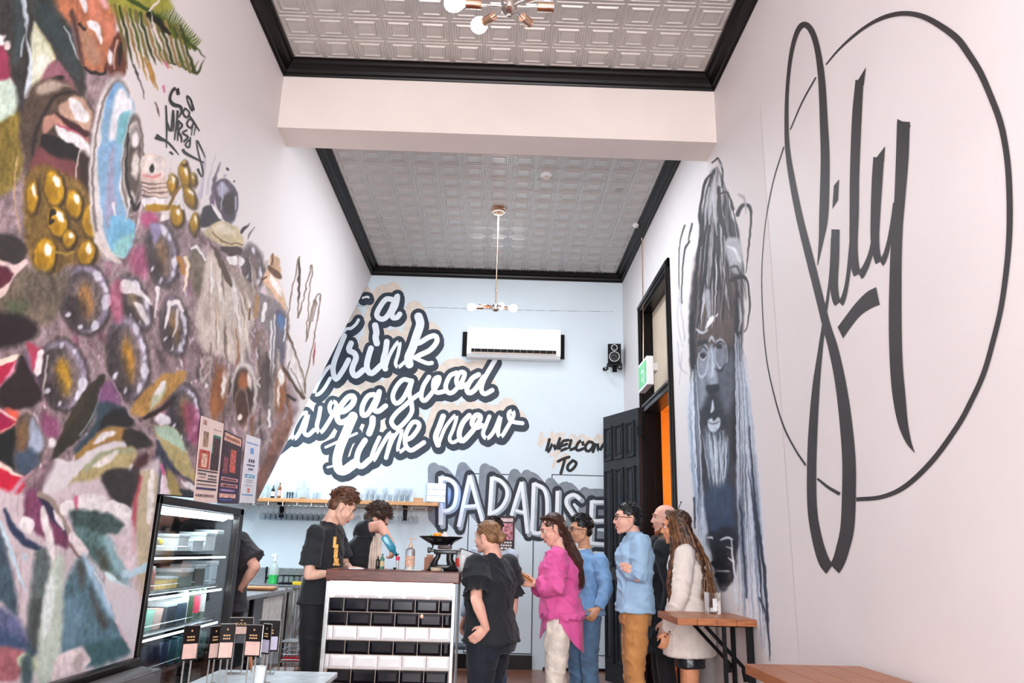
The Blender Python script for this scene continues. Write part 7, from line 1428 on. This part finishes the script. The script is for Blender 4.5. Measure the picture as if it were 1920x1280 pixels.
fixp(solid(MB().sph(tuple(M@V((0, -.05, -.032))), (.060, .038, .030), 14, 10), 'under_hair', hk, None, .006), P)
# ---- person in grey with a tablet behind her
y = 6.95; bx = at(922, 1100, y=y).x
D5 = person('dark-haired person in pale grey top holding a tablet, hidden behind the woman in black', bx, y, FL+.9, 1.64, sk2, dict(ell=A_(880, 1082, y), wrl=A_(872, 1068, y-.18)), build=1.12, hands=dict(l=dict(d=(-.2, -.5, .6), n=(0, 1, 0), curl=.5)))
face_parts(D5['_P'], D5['_M'], hk); top(D5, cloth('pale_grey', (176, 188, 202)), .9, .06, .026, .006, 'sweatshirt', seed=5, sl_full=True); pants(D5, cloth('blue_jean', (60, 92, 130)), seed=5); hair_short(D5['_P'], D5['_M'], hk, 5)
p = A_(874, 1053, 6.6); o = empty('tablet', p, .35, 'white tablet with a black bezel held beside the scales', 'tablet'); Mt = Matrix.Rotation(-.35, 4, 'X')@Matrix.Rotation(.3, 4, 'Y'); MB().rbox((-.075, -.005, -.10), (.075, .005, .10), .004, M=Mt).build('bezel', m_blackm, o); MB().box((-.066, -.0062, -.090), (.066, -.005, .090), M=Mt).build('screen', mat('tablet_screen', (226, 230, 234), .2), o)
# ---- woman in the long pink shirt
y = 6.20; bx = at(1048, 1100, y=y).x
D6 = person('woman with long brown hair in an oversized pink shirt and cream jeans', bx, y, FL-.12, 1.66, sk2, dict(head=A_(1036, 992, y), neck=A_(1050, 1028, y), chest=A_(1050, 1064, y), waist=A_(1050, 1115, y), pelvis=A_(1054, 1160, y), shl=A_(1042, 1050, y-.17), shr=A_(1056, 1048, y+.17),
   ell=A_(1040, 1102, y-.24), wrl=A_(1004, 1094, y-.16), elr=A_(1035, 1108, y+.2), wrr=A_(1000, 1096, y+.06)), build=1.10, fem=True, hp=(-.38, 0), hyaw=FL+.10, hands=dict(l=dict(d=(-1, 0, .12), n=(0, -1, -.3), curl=.55, s=.95), r=dict(d=(-1, -.1, .0), n=(0, .3, -1), curl=.4)), hs=1.05)
pink = cloth('pink_shirt', (228, 98, 164), (204, 78, 144), .8, 6); face_parts(D6['_P'], D6['_M'], hd_); top(D6, pink, .9, -.05, .046, .010, 'shirt', seed=6, sl_full=True, slr=1.28, wide=1.0); pants(D6, cloth('cream_jean', (222, 212, 200)), seed=6, wr=.006)
P = D6['_P']; f, r = D6['_f'], D6['_r']; pe = D6['pelvis']; mb = MB()   # long curved shirt tail, lower behind
n = 60; vs = []
for j, t in enumerate(np.linspace(0, 1, 7)):
    for i in range(n):
        q = 2*PI*i/n; fr_ = math.cos(q); drop = .02+.22*max(-fr_, 0)**.8+.13*max(fr_, 0)**3; w_ = (.176+.02*t+.007*math.sin(q*7+t)); vs.append(pe+f*fr_*w_*.86+r*math.sin(q)*w_*1.02+V((0, 0, .09-t*(drop+.09))))
mb.add(vs, [(j*n+i, j*n+(i+1) % n, (j+1)*n+(i+1) % n, (j+1)*n+i) for j in range(6) for i in range(n)]); fixp(mb.build('shirt_tail', pink, None, smooth=True), P)
M = D6['_M']; mb = MB(); cn = M@V((0, -.02, .036)); mb.sph((0, -.022, .036), (.080, .097, .086), 22, 16, M); mb.sph((0, -.055, -.03), (.072, .06, .08), 16, 10, M); nk_ = D6['neck']
mb.tube([M@V((0, -.06, -.02)), nk_-f*.055+V((0, 0, -.02)), nk_-f*.115+V((0, 0, -.12)), nk_-f*.145+V((0, 0, -.20))], [(.068, .052), (.088, .045), (.080, .032), (.030, .012)], 14)
hr = solid(mb, 'hair', hc_, None, .0065, wr=.003, wk=2.5); bm = bmesh.new(); bm.from_mesh(hr.data); Mi = M.inverted()
bmesh.ops.delete(bm, geom=[f_ for f_ in bm.faces if (lambda p: (p.y > .052 and p.z < .075) or (p.y > .010 and -.13 < p.z < .030))(Mi@f_.calc_center_median())], context='FACES'); bm.to_mesh(hr.data); bm.free(); fixp(hr, P)
G = []
for s in (-1.25, -.8, -.3, .3, .8, 1.25): G.append([tuple(M@V((s*.02, .055, .108))), tuple(M@V((s*.066, -.01, .075))), tuple(M@V((s*.068, -.07, -.03))), tuple(nk_-f*.075+r*s*.062+V((0, 0, -.03))), tuple(nk_-f*(.145)+r*s*.070+V((0, 0, -.16))), tuple(nk_-f*(.16)+r*s*.055+V((0, 0, -.27)))])
strands_mesh(P, hc_, G, 260, .0085, 6, .011)
o = empty('wallet', A_(985, 1079, y-.17), .2, 'tan leather wallet held open by the woman in pink', 'wallet'); Mt = Matrix.Rotation(.55, 4, 'Y')@Matrix.Rotation(.35, 4, 'X'); MB().rbox((-.075, -.05, -.010), (.065, .05, .0), .004, M=Mt).build('cover', mat('tan_leather', (206, 142, 96), .5), o); MB().rbox((-.072, -.047, .0), (.062, .047, .007), .003, M=Mt@Matrix.Rotation(-.18, 4, 'X')).build('flap', mat('tan_leather', (206, 142, 96), .5), o); MB().rbox((.02, -.045, .0075), (.063, .045, .0095), .001, M=Mt).build('card_slot', m_blackm, o)
# ---- man in the blue blazer
y = 6.85; bx = at(1096, 1100, y=y).x
D7 = person('man with black hair and glasses in a light blue blazer and jeans', bx, y, FL+.50, 1.69, sk3, dict(head=A_(1088, 994, y), neck=A_(1096, 1030, y), shl=A_(1124, 1052, y-.16), shr=A_(1090, 1050, y+.17), ell=A_(1137, 1102, y-.20), wrl=A_(1122, 1140, y-.22)), hp=(-.03, 0), hyaw=FL+.25, hands=dict(l=dict(d=(-.6, 0, -.8), n=(.5, -1, 0), curl=.5)))
face_parts(D7['_P'], D7['_M'], hk, glasses=m_blackm); bl = cloth('blue_blazer', (132, 172, 212), (110, 152, 198)); top(D7, bl, .9, .03, .030, .006, 'blazer', seed=7, sl_full=True, slr=1.1, cuff=.045); pants(D7, cloth('denim', (84, 112, 142)), seed=7, wr=.005); hair_short(D7['_P'], D7['_M'], hk, 7, .016, 1.3, (0, .8, .7), 420, .034)
P = D7['_P']; f, r = D7['_f'], D7['_r']; mb = MB(); nb = D7['neck']
for s in (-1, 1): a = nb+r*s*.055-V((0, 0, .0))+f*.03; mb.add([a, a+f*.085+r*s*.02-V((0, 0, .10)), a+f*.125-r*s*.02-V((0, 0, .24)), a+f*.10-r*s*.01-V((0, 0, .08))], [(0, 1, 2, 3)])
fixp(mb.build('lapel', bl, None), P); mb = MB(); loft(mb, [(D7['waist']+f*.06-V((0, 0, .1)), r*.085, f*.088), (D7['chest']+f*.07, r*.075, f*.088), (nb+f*.03-V((0, 0, .035)), r*.05, f*.055), (nb+f*.01+V((0, 0, .006)), r*.055, f*.055)]); fixp(mb.build('white_tee', cloth('white_tee', (232, 232, 234)), None, smooth=True), P)
# ---- man with folded arms, light blue shirt, tan chinos
y = 6.20; bx = at(1190, 1100, y=y).x
D8 = person('man with glasses and folded arms in a light blue shirt and tan chinos', bx, y, FL-.05, 1.76, sk2, dict(head=A_(1176, 972, y), neck=A_(1190, 1004, y), chest=A_(1190, 1040, y), waist=A_(1190, 1090, y), shl=A_(1203, 1018, y-.17), shr=A_(1186, 1016, y+.17),
   ell=A_(1196, 1082, y-.21), wrl=V((at(1168, 1064, y=6.1).x, y-.10, at(1168, 1064, y=6.1).z)), elr=A_(1178, 1080, y+.2), wrr=A_(1166, 1060, y-.10)), hp=(-.02, 0), hyaw=FL+.08, hands=dict(l=dict(d=(-.15, .9, .2), n=(-1, -.1, .2), curl=.5), r=dict(d=(.1, -.8, -.1), n=(-1, 0, .3), curl=.6)), hs=1.05)
face_parts(D8['_P'], D8['_M'], hk, glasses=m_blackm); top(D8, cloth('sky_shirt', (160, 192, 220), (146, 178, 208)), .9, -.01, .040, .008, 'shirt', seed=8, sl_full=True, slr=1.08); pants(D8, cloth('tan_chino', (200, 142, 84), (184, 126, 70)), seed=8, wr=.006); hair_short(D8['_P'], D8['_M'], hk, 8, .006, .35, (0, -.6, -.5), 260, .018)
P = D8['_P']; nb = D8['neck']; f, r = D8['_f'], D8['_r']; fixp(MB().tube([nb+V((0, 0, -.03)), nb+V((0, 0, .030))], [(.078, .072), (.060, .062)], 18, caps=False).build('collar', cloth('sky_shirt', (0, 0, 0)), None, smooth=True), P)
# ---- bald man in the long black coat
y = 6.62; bx = at(1248, 1100, y=y).x-.02
D9 = person('bald man with a ginger beard in a long black coat with khaki collar', bx, y, FL, 1.79, sk2, dict(head=A_(1245, 972, y), neck=A_(1257, 1006, y), shl=A_(1243, 1030, y-.18)), build=1.1, hs=1.03)
face_parts(D9['_P'], D9['_M'], mat('ginger', (150, 84, 50), .6)); top(D9, cloth('black_coat', (26, 28, 34)), .9, .34, .045, .006, 'coat', seed=9, sl_full=True, slr=1.15); pants(D9, cloth('black_trouser', (26, 26, 30)), seed=9)
P = D9['_P']; M = D9['_M']; mb = MB(); rs = np.random.RandomState(9)
for _ in range(160):
    s = rs.uniform(-1, 1); p = V((s*.055, .030+.040*(1-abs(s)), -.070-.02*rs.rand()-.025*(1-abs(s)))); mb.tube([M@p, M@(p+V((s*.004, .010, -.016))), M@(p+V((s*.002, .006, -.030)))], [.004, .004, .001], 5)
fixp(mb.build('beard', mat('ginger', (150, 84, 50), .6), None, smooth=True), P); nb = D9['neck']
fixp(MB().tube([nb+V((0, 0, -.055)), nb+V((0, 0, .035))], [(.125, .105), (.085, .080)], 20, caps=False).build('collar', cloth('khaki', (120, 108, 82)), None, smooth=True), P)
p = A_(1244, 1026, y-.13); fixp(MB().sph(tuple(p), (.014, .008, .014), 12, 8).build('pin_badge', m_whitep, None, smooth=True), P)
# ---- woman with very long hair, white blazer
y = 5.88; bx = at(1288, 1100, y=y).x
D10 = person('woman with very long wavy brown hair in a white blazer and black shorts', bx, y, FL-.50, 1.70, skinm('warm', (214, 148, 110)), dict(head=A_(1266, 988, y), neck=A_(1284, 1020, y), chest=A_(1290, 1060, y), waist=A_(1290, 1115, y), pelvis=A_(1292, 1163, y), hipl=A_(1292, 1172, y-.08), hipr=A_(1294, 1172, y+.08), knl=V((bx-.02, y-.08, .40)), knr=V((bx+.0, y+.08, .40)), shl=A_(1284, 1040, y-.14), shr=A_(1304, 1038, y+.12),
   ell=A_(1276, 1115, y-.20), wrl=A_(1252, 1186, y-.14), elr=A_(1304, 1108, y+.2), wrr=A_(1296, 1172, y+.16)), build=1.02, fem=True, hp=(-.10, 0), hyaw=FL-.30, hands=dict(l=dict(d=(-.35, 0, -.95), n=(.2, -1, 0), curl=.4, s=.86), r=dict(s=.86)), hs=1.06)
wb = cloth('white_blazer', (226, 216, 208), (216, 204, 196)); face_parts(D10['_P'], D10['_M'], hd_); top(D10, wb, 1, .235, .036, .004, 'blazer', seed=10, sl_full=True, slr=1.14, wide=1.16, cuff=.046); pants(D10, mat('black_leather', (26, 30, 36), .3, coat=.3, bump=.2, scale=20), .60, .014, 'shorts', seed=10)
P = D10['_P']; M = D10['_M']; f, r = D10['_f'], D10['_r']; nk_ = D10['neck']
mb = MB()
for i in range(4): p = A_(1247+i*4.2, 1193-i*4.6, y-.19); mb.sph(tuple(p), (.008, .004, .008), 10, 6)
fixp(mb.build('cuff_button', mat('horn_button', (120, 66, 46), .4), None, smooth=True), P)
mb = MB(); mb.sph((0, -.024, .036), (.082, .100, .088), 22, 16, M); mb.sph((0, -.055, -.03), (.078, .066, .085), 16, 10, M)
mb.tube([M@V((0, -.05, -.02)), nk_-f*.04, nk_-f*.10+V((0, 0, -.14)), nk_-f*.125+V((0, 0, -.34)), nk_-f*.12+V((0, 0, -.50))], [(.075, .06), (.105, .055), (.115, .040), (.085, .028), (.03, .012)], 14)
mb.tube([M@V((-.066, .0, .0)), M@V((-.085, .012, -.10)), nk_-r*.12+f*.045+V((0, 0, -.12)), nk_-r*.135+f*.07+V((0, 0, -.30)), nk_-r*.125+f*.075+V((0, 0, -.48))], [.03, .036, .042, .040, .014], 12)
hr = solid(mb, 'hair', mat('hair_wavy_base', (84, 56, 40), .45, rgb2=(50, 34, 28), scale=30), None, .007, wr=.004, wk=2.5); bm = bmesh.new(); bm.from_mesh(hr.data); Mi = M.inverted()
bmesh.ops.delete(bm, geom=[f_ for f_ in bm.faces if (lambda p: (p.y > .056 and p.z < .075 and abs(p.x) < .06 and p.z > -.11))(Mi@f_.calc_center_median())], context='FACES'); bm.to_mesh(hr.data); bm.free(); fixp(hr, P)
hw = mat('hair_wavy_brown', (136, 94, 62), .4, rgb2=(70, 46, 34), scale=30); G = []
for s, q in ((-1.5, .06), (-1.2, .02), (-.8, -.05), (-.3, -.08), (.3, -.08), (.8, -.05), (1.2, .0)):
    G.append([tuple(M@V((s*.018, .045, .112))), tuple(M@V((s*.070/1.1, .0+q*.3, .070))), tuple(M@V((s*.076/1.1, -.03+q*.6, -.05))), tuple(nk_+f*(q-.03)+r*s*.095+V((0, 0, -.10))), tuple(nk_+f*(q-.06 if s > -1 else q)+r*s*.098+V((0, 0, -.30))), tuple(nk_+f*(q-.06 if s > -1 else q+.01)+r*s*.088+V((0, 0, -.52)))])
strands_mesh(P, hw, G, 340, .0090, 10, .020, wave=.018)
mb = MB()
for u, v in ((1268, 945), (1277, 941)): a = M@V((0, -.03, .11)); mb.tube([a, A_(u, v, y)], .003, 6); mb.sph(tuple(A_(u, v, y)), .006, 8, 6)
fixp(mb.build('hair_pin', m_blackm, None, smooth=True), P)
